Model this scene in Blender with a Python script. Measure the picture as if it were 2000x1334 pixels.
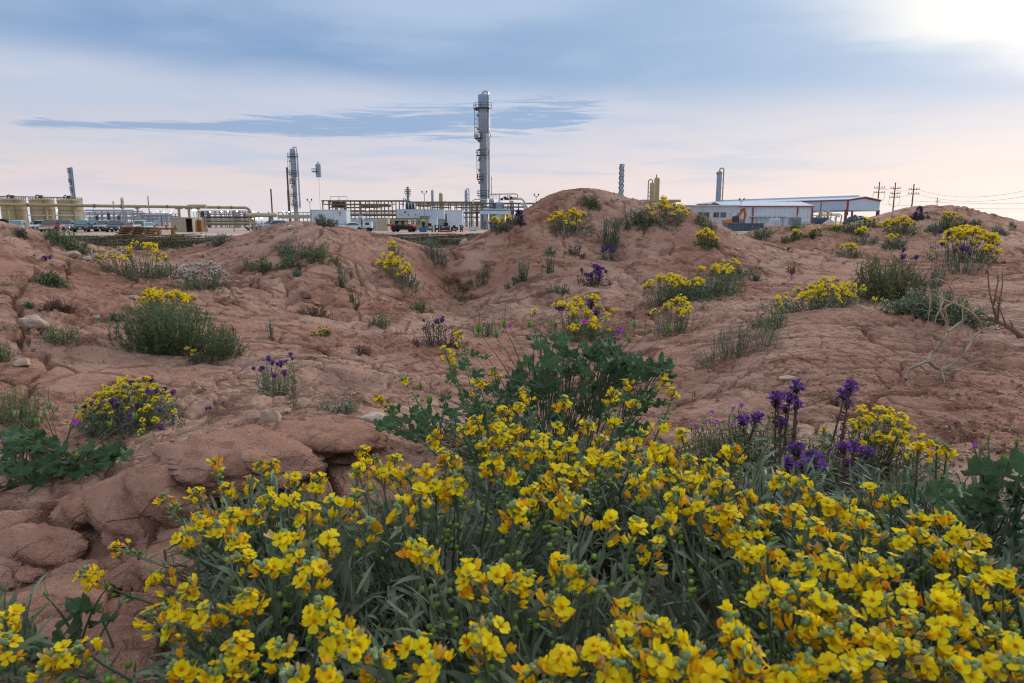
import bpy, math, random
import numpy as np
from mathutils import Vector, Matrix

for o in list(bpy.data.objects):
    bpy.data.objects.remove(o)
SC = bpy.context.scene
COL = SC.collection
rad = math.radians

# ------------------------------------------------------------------ camera
CAM_Z = 1.6
PITCH = rad(10.25)
FPX = 1300.0                       # focal length in photograph pixels (2000 wide)
cam = bpy.data.cameras.new('camera')
cam.sensor_width = 36.0
cam.lens = FPX / 2000.0 * 36.0
cam.clip_start = 0.02
cam.clip_end = 20000
cam.dof.use_dof = True
cam.dof.focus_distance = 2.2
cam.dof.aperture_fstop = 15.0
camo = bpy.data.objects.new('camera', cam)
COL.objects.link(camo)
camo.location = (0, 0, CAM_Z)
camo.rotation_euler = (math.pi / 2 - PITCH, 0, 0)
SC.camera = camo

# ------------------------------------------------------------------ world / sun / exposure
SUN_AZ, SUN_EL = rad(41), rad(19)
SC.view_settings.view_transform = 'Standard'
SC.view_settings.look = 'None'
SC.view_settings.gamma = 1.0
SC.view_settings.exposure = 0.18
SC.view_settings.use_curve_mapping = False
SC.render.engine = 'CYCLES'
SC.cycles.use_denoising = True
try:
    SC.cycles.denoiser = 'OPENIMAGEDENOISE'
except Exception:
    pass
SC.cycles.max_bounces = 8
SC.cycles.diffuse_bounces = 3
SC.cycles.glossy_bounces = 3
SC.cycles.transmission_bounces = 4
SC.cycles.transparent_max_bounces = 8
SC.cycles.sample_clamp_indirect = 6.0
SC.cycles.filter_width = 1.1

world = bpy.data.worlds.new('World')
SC.world = world
world.use_nodes = True


def srgb(r, g, b):
    f = lambda c: (c / 255.0 / 12.92) if c / 255.0 <= 0.04045 else ((c / 255.0 + 0.055) / 1.055) ** 2.4
    return (f(r), f(g), f(b), 1.0)


class NT:
    """tiny helper for writing node graphs"""

    def __init__(self, nt):
        self.nt = nt

    def new(self, t, **kw):
        n = self.nt.nodes.new(t)
        for k, v in kw.items():
            setattr(n, k, v)
        return n

    def inp(self, sock, v):
        if v is None:
            return
        if isinstance(v, bpy.types.NodeSocket):
            self.nt.links.new(v, sock)
        else:
            sock.default_value = v

    def m(self, op, a, b=None, c=None, clamp=False):
        n = self.new('ShaderNodeMath', operation=op, use_clamp=clamp)
        self.inp(n.inputs[0], a)
        self.inp(n.inputs[1], b)
        self.inp(n.inputs[2], c)
        return n.outputs[0]

    def smooth(self, v, lo, hi):
        n = self.new('ShaderNodeMapRange', interpolation_type='SMOOTHSTEP')
        self.inp(n.inputs['Value'], v)
        n.inputs['From Min'].default_value = lo
        n.inputs['From Max'].default_value = hi
        return n.outputs[0]

    def mix(self, f, a, b, blend='MIX'):
        n = self.new('ShaderNodeMix', data_type='RGBA', blend_type=blend)
        self.inp(n.inputs[0], f)
        self.inp(n.inputs[6], a)
        self.inp(n.inputs[7], b)
        return n.outputs[2]

    def noise(self, vec, scale, detail=4.0, rough=0.55, dist=0.0, out=0):
        n = self.new('ShaderNodeTexNoise')
        if vec is not None:
            self.inp(n.inputs['Vector'], vec)
        n.inputs['Scale'].default_value = scale
        n.inputs['Detail'].default_value = detail
        n.inputs['Roughness'].default_value = rough
        n.inputs['Distortion'].default_value = dist
        return n.outputs[out]

    def ramp(self, f, stops, interp='LINEAR'):
        n = self.new('ShaderNodeValToRGB')
        n.color_ramp.interpolation = interp
        els = n.color_ramp.elements
        while len(els) > 1:
            els.remove(els[-1])
        els[0].position, els[0].color = stops[0]
        for p, c in stops[1:]:
            e = els.new(p)
            e.color = c
        self.inp(n.inputs[0], f)
        return n.outputs[0]

    def xyz(self, x, y, z):
        n = self.new('ShaderNodeCombineXYZ')
        self.inp(n.inputs[0], x)
        self.inp(n.inputs[1], y)
        self.inp(n.inputs[2], z)
        return n.outputs[0]


def build_world():
    nt = world.node_tree
    nt.nodes.clear()
    N = NT(nt)
    tc = N.new('ShaderNodeTexCoord')
    sep = N.new('ShaderNodeSeparateXYZ')
    nt.links.new(tc.outputs['Generated'], sep.inputs[0])
    X, Y, Z = sep.outputs
    deg = 180.0 / math.pi
    az = N.m('MULTIPLY', N.m('ARCTAN2', X, Y), deg)
    el = N.m('MULTIPLY', N.m('ARCSINE', Z), deg)
    sky = N.new('ShaderNodeTexSky')
    sky.sky_type = 'NISHITA'
    sky.sun_disc = False
    sky.sun_elevation = SUN_EL
    sky.sun_rotation = SUN_AZ
    sky.air_density = 1.0
    sky.dust_density = 1.0
    clear = N.mix(1.0, sky.outputs[0], (0.11, 0.11, 0.11, 1), 'MULTIPLY')

    # cloud coordinates: long streaks along azimuth
    streak = N.xyz(N.m('MULTIPLY', az, 0.045), N.m('MULTIPLY', el, 0.42), 0.0)
    soft = N.xyz(N.m('MULTIPLY', az, 0.03), N.m('MULTIPLY', el, 0.12), 3.7)
    n_soft = N.m('SUBTRACT', N.noise(soft, 1.6, 5, 0.5, 0.3), 0.5)
    n_str = N.m('SUBTRACT', N.noise(streak, 1.7, 6, 0.55, 0.35), 0.5)

    # low veil: peach at the horizon, lavender above
    elw = N.m('ADD', el, N.m('MULTIPLY', n_str, 2.2))
    veil = N.ramp(N.m('DIVIDE', elw, 20.0), [
        (0.0, srgb(208, 210, 220)), (0.07, srgb(216, 208, 214)), (0.16, srgb(220, 205, 207)), (0.25, srgb(205, 201, 210)),
        (0.40, srgb(190, 195, 211)), (0.62, srgb(190, 199, 219)), (1.0, srgb(186, 197, 220))])
    warm = N.smooth(az, -30, 45)
    veil = N.mix(N.m('MULTIPLY', warm, 0.20), veil, srgb(246, 230, 224))

    band = N.m('MULTIPLY', N.m('MULTIPLY', N.smooth(n_str, -0.04, 0.14), N.smooth(el, 1.0, 4.0)), N.m('SUBTRACT', 1.0, N.m('MULTIPLY', N.smooth(az, 5, 40), 0.6)))
    veil = N.mix(N.m('MULTIPLY', band, 0.6), veil, srgb(180, 193, 215))

    # upper blue cloud sheet with a slanting lower edge
    edge = N.m('ADD', N.m('MULTIPLY', az, -0.042), 10.3)
    d = N.m('ADD', N.m('SUBTRACT', el, edge), N.m('MULTIPLY', n_soft, 5.0))
    blue_f = N.m('MULTIPLY', N.smooth(d, -2.1, 1.9), 0.95)
    blue = N.mix(N.smooth(N.m('ADD', el, N.m('MULTIPLY', n_soft, 9.0)), 12.0, 19.0), srgb(118, 150, 192), srgb(156, 178, 206))
    blue = N.mix(N.m('MULTIPLY', N.smooth(az, -25, 30), 0.55), blue, srgb(172, 195, 220))
    blue = N.mix(N.smooth(el, 18, 60), blue, (.84, .87, .92, 1))  # unseen overhead sky brightened to add top light on ground and flowers
    blue = N.mix(N.m('MULTIPLY', N.smooth(n_soft, -0.05, 0.22), 0.35), blue, srgb(185, 200, 222))
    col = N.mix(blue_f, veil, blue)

    # blue-grey streak clouds hanging under it
    sm = N.m('ADD', N.m('MULTIPLY', az, 0.05), 8.25)
    sig = N.m('ADD', 0.40, N.m('MULTIPLY', 1.15, N.smooth(az, -32, -4)))
    g = N.m('POWER', 2.718, N.m('MULTIPLY', -1.0, N.m('POWER', N.m('ABSOLUTE', N.m('DIVIDE', N.m('SUBTRACT', el, sm), sig)), 2.0)))
    band_az = N.m('MULTIPLY', N.smooth(az, -39, -33), N.m('SUBTRACT', 1.0, N.smooth(az, 3, 12)))
    stn = N.noise(N.xyz(N.m('MULTIPLY', az, 0.055), N.m('MULTIPLY', el, 0.75), 8.2), 2.4, 9, 0.66, 1.4)
    st = N.smooth(N.m('ADD', N.m('MULTIPLY', stn, 0.9), N.m('MULTIPLY', N.m('MULTIPLY', g, band_az), 0.36)), 0.60, 0.78)
    st = N.m('MULTIPLY', st, N.m('SUBTRACT', 1.0, N.smooth(el, 10.5, 13.5)))
    st = N.m('MULTIPLY', st, N.smooth(el, 0.5, 3.0))
    col = N.mix(N.m('MULTIPLY', st, 0.75), col, N.mix(N.smooth(el, 3.5, 7.0), srgb(183, 192, 212), srgb(124, 157, 197)))

    # the sun's glow through the cloud, cut by the sheet's edge
    sv = (math.sin(SUN_AZ) * math.cos(SUN_EL), math.cos(SUN_AZ) * math.cos(SUN_EL), math.sin(SUN_EL))
    dt = N.new('ShaderNodeVectorMath', operation='DOT_PRODUCT')
    nt.links.new(tc.outputs['Generated'], dt.inputs[0])
    dt.inputs[1].default_value = sv
    ca = N.m('MAXIMUM', dt.outputs['Value'], 0.0)
    dd = N.m('ADD', N.m('ADD', N.m('SUBTRACT', el, 17.6), N.m('MULTIPLY', az, 0.215)), N.m('MULTIPLY', n_soft, 3.0))
    dd = N.m('MULTIPLY', N.m('SUBTRACT', el, N.m('SUBTRACT', 20.5, N.m('MULTIPLY', az, 0.265))), 1.0)
    lowcut = N.m('ADD', 0.04, N.m('MULTIPLY', 0.96, N.smooth(N.m('ADD', dd, N.m('MULTIPLY', n_soft, 7.0)), -1.6, 1.6)))
    glow = N.m('MULTIPLY', N.m('POWER', ca, 36.0), lowcut)
    col = N.mix(N.m('MINIMUM', N.m('MULTIPLY', glow, 1.55), 0.97), col, (0.97, 0.93, 0.86, 1))

    # a little of the clear sky comes through everywhere
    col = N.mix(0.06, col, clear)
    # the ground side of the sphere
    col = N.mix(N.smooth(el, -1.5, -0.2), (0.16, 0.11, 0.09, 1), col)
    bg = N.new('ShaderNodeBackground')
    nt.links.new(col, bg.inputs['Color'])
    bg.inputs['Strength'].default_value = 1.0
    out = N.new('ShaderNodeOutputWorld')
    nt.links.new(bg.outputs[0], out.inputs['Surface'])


build_world()

sun = bpy.data.lights.new('sun', 'SUN')
sun.energy = 1.5
sun.angle = rad(10)
sun.color = (1.0, 0.90, 0.78)
suno = bpy.data.objects.new('sun', sun)
COL.objects.link(suno)
sd = Vector((math.sin(SUN_AZ) * math.cos(SUN_EL), math.cos(SUN_AZ) * math.cos(SUN_EL), math.sin(SUN_EL)))
suno.rotation_euler = sd.to_track_quat('Z', 'Y').to_euler()
suno.location = sd * 60

# ------------------------------------------------------------------ pixel helpers
CP, SP = math.cos(PITCH), math.sin(PITCH)


def slope(py):
    """rise per metre forward of the ray through photograph row py"""
    return math.tan(math.atan((667.0 - py) / FPX) - PITCH)


def W(px, py, Y):
    yr = (667.0 - py) / FPX
    k = Y / (CP + yr * SP)
    return Vector(((px - 1000.0) / FPX * k, Y, CAM_Z + (yr * CP - SP) * k))


def gx(px, Y):
    """x of column px for something standing at depth Y at horizon height"""
    return W(px, 435, Y).x


def gz(py, Y):
    return CAM_Z + slope(py) * Y


def ppm(Y):
    """photograph pixels per metre at depth Y near the horizon"""
    return FPX * 1.0143 / Y * 1.015

# ------------------------------------------------------------------ numpy noise
RS = np.random.RandomState(7)
_PERM = RS.permutation(4096)
_GA = RS.rand(4096) * 2 * np.pi
_R1, _R2, _R3 = RS.rand(4096), RS.rand(4096), RS.rand(4096)


def _h(ix, iy, seed=0):
    return _PERM[(_PERM[(ix + seed * 131) & 4095] + iy) & 4095]


def perlin(x, y, seed=0):
    ix, iy = np.floor(x).astype(np.int64), np.floor(y).astype(np.int64)
    fx, fy = x - ix, y - iy
    u, v = fx ** 3 * (fx * (fx * 6 - 15) + 10), fy ** 3 * (fy * (fy * 6 - 15) + 10)

    def g(dx, dy):
        a = _GA[_h(ix + dx, iy + dy, seed)]
        return np.cos(a) * (fx - dx) + np.sin(a) * (fy - dy)
    return (g(0, 0) * (1 - u) + g(1, 0) * u) * (1 - v) + (g(0, 1) * (1 - u) + g(1, 1) * u) * v


def fbm(x, y, octv=4, seed=0, gain=0.5):
    s, a = 0.0, 1.0
    for i in range(octv):
        s = s + a * perlin(x * 2 ** i + 17.3 * i, y * 2 ** i - 9.1 * i, seed + i)
        a *= gain
    return s


def voronoi(x, y, seed=0, jit=0.9):
    """F1, F2-F1 (crack distance) and a random value per cell"""
    ix, iy = np.floor(x).astype(np.int64), np.floor(y).astype(np.int64)
    f1 = np.full(x.shape, 9.0)
    f2 = np.full(x.shape, 9.0)
    cid = np.zeros(x.shape)
    for dx in (-1, 0, 1):
        for dy in (-1, 0, 1):
            k = _h(ix + dx, iy + dy, seed)
            d = np.hypot(ix + dx + 0.5 + jit * (_R1[k] - 0.5) - x, iy + dy + 0.5 + jit * (_R2[k] - 0.5) - y)
            near = d < f1
            f2 = np.where(near, f1, np.minimum(f2, d))
            cid = np.where(near, _R3[k], cid)
            f1 = np.where(near, d, f1)
    return f1, f2 - f1, cid


def sstep(v, lo, hi):
    t = np.clip((v - lo) / (hi - lo), 0, 1)
    return t * t * (3 - 2 * t)


# ------------------------------------------------------------------ the mounds: surface through measured points
# (photo column, photo row, depth in metres); crest points also get points that fall away behind them
SURF = [
    # foreground dirt and the broken ledge
    (60, 1320, .62), (500, 1330, .62), (1000, 1334, .64), (1500, 1334, .64), (1980, 1334, .64),
    (30, 1150, .88), (230, 1160, .87), (200, 1060, 1.02), (60, 1040, 1.06),
    (1000, 1000, 1.16), (1400, 960, 1.25), (1800, 960, 1.24), (600, 980, 1.18), (800, 860, 1.52),
    (330, 868, 1.30), (480, 838, 1.40), (640, 830, 1.48), (450, 920, 1.22),
    (120, 905, 1.62), (40, 850, 1.78), (250, 832, 1.88), (100, 780, 2.15), (450, 790, 2.05), (620, 775, 2.15),
    (800, 770, 2.32), (500, 735, 2.52), (700, 700, 3.0), (600, 650, 3.62), (330, 685, 2.95), (420, 600, 4.1), (250, 560, 4.35),
    (600, 560, 4.75), (600, 500, 5.5), (500, 520, 5.3),
    (340, 495, 6.1), (300, 520, 5.2),
    # left slope
    (0, 600, 3.25), (100, 550, 3.75), (150, 650, 2.95), (0, 700, 2.5), (60, 500, 4.4),
    # valley in the middle
    (900, 650, 4.2), (830, 530, 6.1), (900, 560, 6.2), (850, 600, 5.35), (1000, 680, 3.5), (950, 620, 4.8), (770, 540, 5.6),
    # centre mound face
    (1150, 450, 7.0), (1150, 520, 6.1), (1000, 520, 6.1), (1150, 580, 5.2), (1300, 500, 6.5), (1400, 500, 6.4), (1250, 580, 5.1), (1050, 440, 7.1),
    (1250, 430, 7.2),
    # right side
    (1640, 600, 3.55), (1600, 560, 5.2), (1480, 560, 5.45), (1700, 650, 3.05), (1500, 700, 2.66), (1800, 750, 2.22), (1950, 700, 2.7), (1650, 800, 2.0),
    (1900, 830, 1.78), (1400, 680, 3.2), (1350, 640, 4.1), (1300, 700, 3.3), (1330, 760, 2.65), (1850, 620, 3.75), (1990, 650, 3.2),
    (1800, 470, 8.4), (1950, 470, 8.0), (1650, 500, 7.3), (1500, 530, 6.2), (1800, 530, 6.1), (1950, 560, 5.1), (1580, 470, 8.4), (1880, 440, 9.2),
]
CREST = [
    (-120, 425, 4.7), (0, 432, 4.9), (50, 443, 5.1), (100, 457, 5.4), (160, 474, 5.7), (215, 487, 6.0), (290, 492, 6.4), (350, 490, 6.6), (420, 470, 6.6), (500, 450, 6.5),
    (560, 436, 6.4), (620, 431, 6.4), (700, 447, 6.3), (760, 470, 6.2), (800, 487, 6.2), (850, 496, 6.5), (900, 478, 7.0), (950, 453, 7.2),
    (1000, 425, 7.5), (1050, 395, 7.7), (1090, 374, 7.8), (1130, 368, 7.9), (1180, 371, 7.9), (1240, 387, 7.8), (1300, 400, 7.6), (1350, 415, 7.5), (1400, 434, 7.4), (1450, 462, 7.2),
    (1490, 444, 9.6), (1560, 446, 9.7), (1640, 442, 10.0), (1700, 422, 10.4), (1760, 405, 10.5), (1810, 398, 10.6), (1860, 399, 10.6), (1920, 410, 10.4), (2000, 431, 10.0), (2120, 446, 9.6),
]


def _surface_points():
    pts = []
    for px, py, Y in SURF:
        w = W(px, py, Y)
        pts.append((w.x, w.y, w.z))
    for px, py, Y in CREST:
        w = W(px, py, Y)
        pts.append((w.x, w.y, w.z))
        for dy, dz in ((1.5, 0.42), (3.4, 1.0)):
            if 1380 < px < 1470:
                dz *= .5
            k = (Y + dy) / Y
            pts.append((w.x * k, Y + dy, max(w.z - dz, 0.05)))
    # ground beyond the frame's edges and behind the camera
    for x, y, z in ((-2.2, .6, 1.15), (2.2, .6, 1.12), (0, -.8, 1.1), (-1.5, -.8, 1.1), (1.5, -.8, 1.1), (-1.2, .2, 1.08), (1.2, .2, 1.1), (0, .2, 1.09),
                    (3.6, 2.4, 1.05), (5.2, 4.2, 1.1), (-3.4, 2.2, 1.15), (-5.2, 3.4, 1.35), (7.4, 5.5, 1.15), (-6.5, 5.5, 1.45), (10.5, 9, 1.3)):
        pts.append((x, y, z))
    return np.array(pts)


_SP = _surface_points()


def _tps(r2):
    return 0.5 * r2 * np.log(np.maximum(r2, 1e-12))


def _fit():
    n = len(_SP)
    d2 = ((_SP[:, None, :2] - _SP[None, :, :2]) ** 2).sum(-1)
    A = np.zeros((n + 3, n + 3))
    A[:n, :n] = _tps(d2) + np.eye(n) * 0.004
    A[:n, n] = 1
    A[:n, n + 1:] = _SP[:, :2]
    A[n:, :n] = A[:n, n:].T
    b = np.zeros(n + 3)
    b[:n] = _SP[:, 2]
    return np.linalg.solve(A, b)


_TW = _fit()


def base_h(x, y):
    x, y = np.asarray(x, float), np.asarray(y, float)
    s = _TW[-3] + _TW[-2] * x + _TW[-1] * y
    for i in range(len(_SP)):
        s = s + _TW[i] * _tps((x - _SP[i, 0]) ** 2 + (y - _SP[i, 1]) ** 2)
    return s


def detail_h(x, y):
    """relief of the dried, cracked earth"""
    wx = x + 0.10 * fbm(x * 2.3, y * 2.3, 3, 11)
    wy = y + 0.10 * fbm(x * 2.3 + 40, y * 2.3, 3, 12)
    h = 0.032 * fbm(x * 1.3, y * 1.3, 4, 1) + 0.0055 * fbm(x * 5, y * 5, 5, 2, .66)
    dist = np.hypot(x, y)
    # polygonal cracks, wide and narrow
    for sc, dep, wid, seed, lo in ((1.9, .048, .013, 21, -.24), (4.3, .034, .0085, 22, -.06), (9.5, .016, .006, 23, -.06)):
        f1, e, cid = voronoi(wx * sc, wy * sc * 1.25, seed)
        m = sstep(fbm(x * .9 + sc, y * .9, 3, seed + 5), lo, lo + .35)
        e = e / sc * .8
        wd = wid * (0.55 + 0.9 * cid) * (1 + .10 * dist)
        h = h - m * dep * (1 - sstep(e, wd * .15, wd))
        h = h + m * dep * .16 * (cid - .5) + m * dep * .12 * sstep(e, 0, .09 / sc * 2)
    # crumbly patches of small clods
    rough = sstep(fbm(x * 1.1 + 9, y * 1.1 - 4, 3, 41), -.02, .30)
    f1, e, cid = voronoi(wx * 17, wy * 17, 42)
    h = h + rough * .022 * cid * np.clip(1 - 1.5 * f1, 0, 1)
    f1, e, cid = voronoi(wx * 38, wy * 38, 43)
    h = h + (.25 + rough) * .0080 * (cid > .35) * np.clip(1 - 1.6 * f1, 0, 1)
    # thin steps where the crust has slumped down the slopes
    t = fbm(x * 2.1, y * 4.6, 4, 51)
    h = h + 0.0065 * np.tanh(t * 18) * sstep(fbm(x * .8, y * .8, 2, 55), -.1, .3)
    h = h + 0.006 * fbm(x * 23, y * 23, 3, 61, .65)
    return h


# pits scooped into the earth: (column, row, depth, radius, how deep)
PITS = [(1235, 492, 6.55, .13, .10), (590, 575, 4.55, .22, .05), (640, 745, 2.5, .22, .06), (1090, 570, 5.3, .2, .05), (1270, 550, 5.5, .25, .07),
        (690, 620, 4.0, .2, .03), (930, 540, 5.9, .3, .07), (1700, 590, 4.2, .2, .04)]


# long open cracks, as rows of photo pixels on the slopes
CRACKS = [
    ([(66, 520), (62, 544), (46, 552), (41, 575), (25, 600), (38, 613), (40, 645), (50, 682)], .017, .06), ([(-20, 572), (0, 570), (41, 586)], .014, .05), ([(130, 505), (134, 530), (128, 548)], .010, .04),
    ([(634, 440), (626, 461), (612, 480), (600, 500)], .013, .05), ([(648, 514), (668, 522), (685, 530), (686, 542), (664, 552), (643, 563)], .012, .045), ([(602, 514), (575, 530), (551, 542), (521, 550)], .012, .045),
    ([(694, 637), (704, 657), (720, 664), (750, 662), (781, 668), (821, 666)], .011, .045), ([(765, 655), (790, 640), (800, 622)], .008, .03), ([(1270, 440), (1263, 449), (1252, 462), (1248, 470)], .013, .05),
    ([(1309, 465), (1319, 480), (1312, 492), (1308, 500)], .011, .045), ([(1340, 520), (1360, 508), (1372, 500)], .010, .035), ([(560, 700), (600, 706), (640, 704), (700, 712)], .008, .03),
    ([(150, 770), (190, 760), (230, 745), (290, 740)], .010, .04), ([(90, 690), (85, 720), (60, 745), (20, 752)], .010, .04), ([(1650, 660), (1690, 655), (1720, 648)], .006, .02), ([(420, 570), (470, 558), (520, 556)], .009, .035),
    ([(1080, 470), (1105, 462), (1130, 448), (1150, 440)], .012, .045), ([(960, 470), (1000, 462), (1040, 440)], .014, .05), ([(1500, 560), (1540, 545), (1560, 520)], .010, .03),
]


def _crack_lines():
    out = []
    Ys = np.exp(np.linspace(math.log(.9), math.log(9.5), 160))
    for pts, wid, dep in CRACKS:
        g = []
        for px, py in pts:
            w = [W(px, py, float(q)) for q in Ys]
            d = np.array([q.z for q in w]) - base_h(np.array([q.x for q in w]), Ys)
            k = np.nonzero(d < 0)[0]
            if len(k):
                g.append((w[k[0]].x, w[k[0]].y))
        if len(g) > 1:
            out.append((g, wid, dep))
    return out


_CL = _crack_lines()


def height(x, y):
    x, y = np.asarray(x, float), np.asarray(y, float)
    h = base_h(x, y) + detail_h(x, y) - .014
    for px, py, Y, r, dp in PITS:
        c = W(px, py, Y)
        d = np.hypot(x - c.x, (y - c.y) * .8)
        n = 1 + .5 * fbm(x * 7, y * 7, 2, 77)
        h = h - dp * np.exp(-(d / (r * n)) ** 4)
    jx = x + .035 * fbm(x * 6, y * 6, 3, 81)
    jy = y + .035 * fbm(x * 6 + 30, y * 6, 3, 82)
    for g, wid, dep in _CL:
        dm = np.full(x.shape, 9.0)
        for (ax, ay), (bx, by) in zip(g[:-1], g[1:]):
            ex, ey = bx - ax, by - ay
            t = np.clip(((jx - ax) * ex + (jy - ay) * ey) / (ex * ex + ey * ey + 1e-9), 0, 1)
            dm = np.minimum(dm, np.hypot(jx - ax - t * ex, jy - ay - t * ey))
        h = h - dep * (1 - sstep(dm, wid * .3, wid * 1.3))
    # broken ledge in the left foreground: an undercut step
    c = W(160, 985, 1.12)
    d = np.hypot((x - c.x) * .8, y - c.y)
    h = h - .07 * np.exp(-(d / (.13 * (1 + .6 * fbm(x * 6, y * 6, 2, 78)))) ** 2)
    return h


C0 = (0.0, -0.6)
R0, R1 = 0.42, 19.5
NA = 920
_ang = np.linspace(rad(-51), rad(51), NA)
_lr = np.concatenate([np.linspace(math.log(R0), math.log(1.6), 150)[:-1], np.linspace(math.log(1.6), math.log(8.8), 640)[:-1], np.linspace(math.log(8.8), math.log(R1), 90)])
NR = len(_lr)
_A, _L = np.meshgrid(_ang, _lr)
_rr = np.exp(_L)
TX, TY = C0[0] + _rr * np.sin(_A), C0[1] + _rr * np.cos(_A)
TZ = height(TX, TY)
# the sheet sinks under the plain at its far rim
_f = sstep(_rr, 12.5, 16.5)
TZ = TZ * (1 - _f) + (-0.6) * _f


def hz(x, y):
    """height of the built ground (bilinear in the polar grid)"""
    dx, dy = x - C0[0], y - C0[1]
    r = max(math.hypot(dx, dy), R0)
    a = (math.atan2(dx, dy) - _ang[0]) / (_ang[1] - _ang[0])
    lr = math.log(r)
    i, j = int(min(max(np.searchsorted(_lr, lr) - 1, 0), NR - 2)), int(min(max(a, 0), NA - 1.001))
    u, v = min(max(a - j, 0), 1), min(max((lr - _lr[i]) / (_lr[i + 1] - _lr[i]), 0), 1)
    return float((TZ[i, j] * (1 - u) + TZ[i, j + 1] * u) * (1 - v) + (TZ[i + 1, j] * (1 - u) + TZ[i + 1, j + 1] * u) * v)


def on_ground(px, py, lo=0.3, hi=16.0, lift=0.0):
    """where the ray through a photograph pixel meets the ground (raised by lift)"""
    Y = lo
    prev = lo
    while Y < hi:
        w = W(px, py, Y)
        if w.z <= hz(w.x, w.y) + lift:
            a, b = prev, Y
            for _ in range(12):
                mid = (a + b) / 2
                w = W(px, py, mid)
                if w.z <= hz(w.x, w.y) + lift:
                    b = mid
                else:
                    a = mid
            return W(px, py, b)
        prev = Y
        Y *= 1.012
    return on_ground(px, py + 4, lo, hi, lift) if py < 520 else None


# ------------------------------------------------------------------ materials
MATS = {}


def material(name, base, rough=0.7, metallic=0.0, var=None, vscale=6.0, bump=0.0, bscale=40.0, trans=0.0, island=0.0, emit=None, coat=0.0, spec=0.35, objrand=0.0):
    if name in MATS:
        return MATS[name]
    m = bpy.data.materials.new(name)
    m.use_nodes = True
    nt = m.node_tree
    nt.nodes.clear()
    N = NT(nt)
    out = N.new('ShaderNodeOutputMaterial')
    bs = N.new('ShaderNodeBsdfPrincipled')
    bs.inputs['Roughness'].default_value = rough
    bs.inputs['Metallic'].default_value = metallic
    bs.inputs['Specular IOR Level'].default_value = spec
    bs.inputs['Coat Weight'].default_value = coat
    tc = N.new('ShaderNodeTexCoord')
    col = tuple(base) + (1.0,) if len(base) == 3 else tuple(base)
    var = tuple(var) + (1.0,) if var is not None else tuple(c * .72 for c in col[:3]) + (1.0,)
    n = N.noise(tc.outputs['Object'], vscale, 4, .6)
    c = N.mix(N.smooth(n, .35, .7), col, var)
    if island:
        geo = N.new('ShaderNodeNewGeometry')
        hsv = N.new('ShaderNodeHueSaturation')
        r = geo.outputs['Random Per Island']
        N.inp(hsv.inputs['Value'], N.m('ADD', 1 - island, N.m('MULTIPLY', r, 2 * island)))
        N.inp(hsv.inputs['Hue'], N.m('ADD', .5 - island * .045, N.m('MULTIPLY', N.m('FRACT', N.m('MULTIPLY', r, 7.3)), island * .09)))
        N.inp(hsv.inputs['Color'], c)
        c = hsv.outputs[0]
    if objrand:
        oi = N.new('ShaderNodeObjectInfo')
        hsv = N.new('ShaderNodeHueSaturation')
        r = oi.outputs['Random']
        N.inp(hsv.inputs['Value'], N.m('ADD', 1 - objrand, N.m('MULTIPLY', r, 2 * objrand)))
        N.inp(hsv.inputs['Hue'], N.m('ADD', .5 - objrand * .06, N.m('MULTIPLY', N.m('FRACT', N.m('MULTIPLY', r, 9.1)), objrand * .12)))
        N.inp(hsv.inputs['Color'], c)
        c = hsv.outputs[0]
    N.inp(bs.inputs['Base Color'], c)
    if bump:
        b = N.new('ShaderNodeBump')
        b.inputs['Strength'].default_value = bump
        b.inputs['Distance'].default_value = 0.02
        N.inp(b.inputs['Height'], N.noise(tc.outputs['Object'], bscale, 5, .6))
        nt.links.new(b.outputs[0], bs.inputs['Normal'])
    if emit:
        bs.inputs['Emission Color'].default_value = tuple(emit[:3]) + (1,)
        bs.inputs['Emission Strength'].default_value = emit[3]
    sh = bs.outputs[0]
    if trans:
        t = N.new('ShaderNodeBsdfTranslucent')
        N.inp(t.inputs['Color'], c)
        mx = N.new('ShaderNodeMixShader')
        mx.inputs[0].default_value = trans
        nt.links.new(sh, mx.inputs[1])
        nt.links.new(t.outputs[0], mx.inputs[2])
        sh = mx.outputs[0]
    nt.links.new(sh, out.inputs['Surface'])
    MATS[name] = m
    return m


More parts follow.
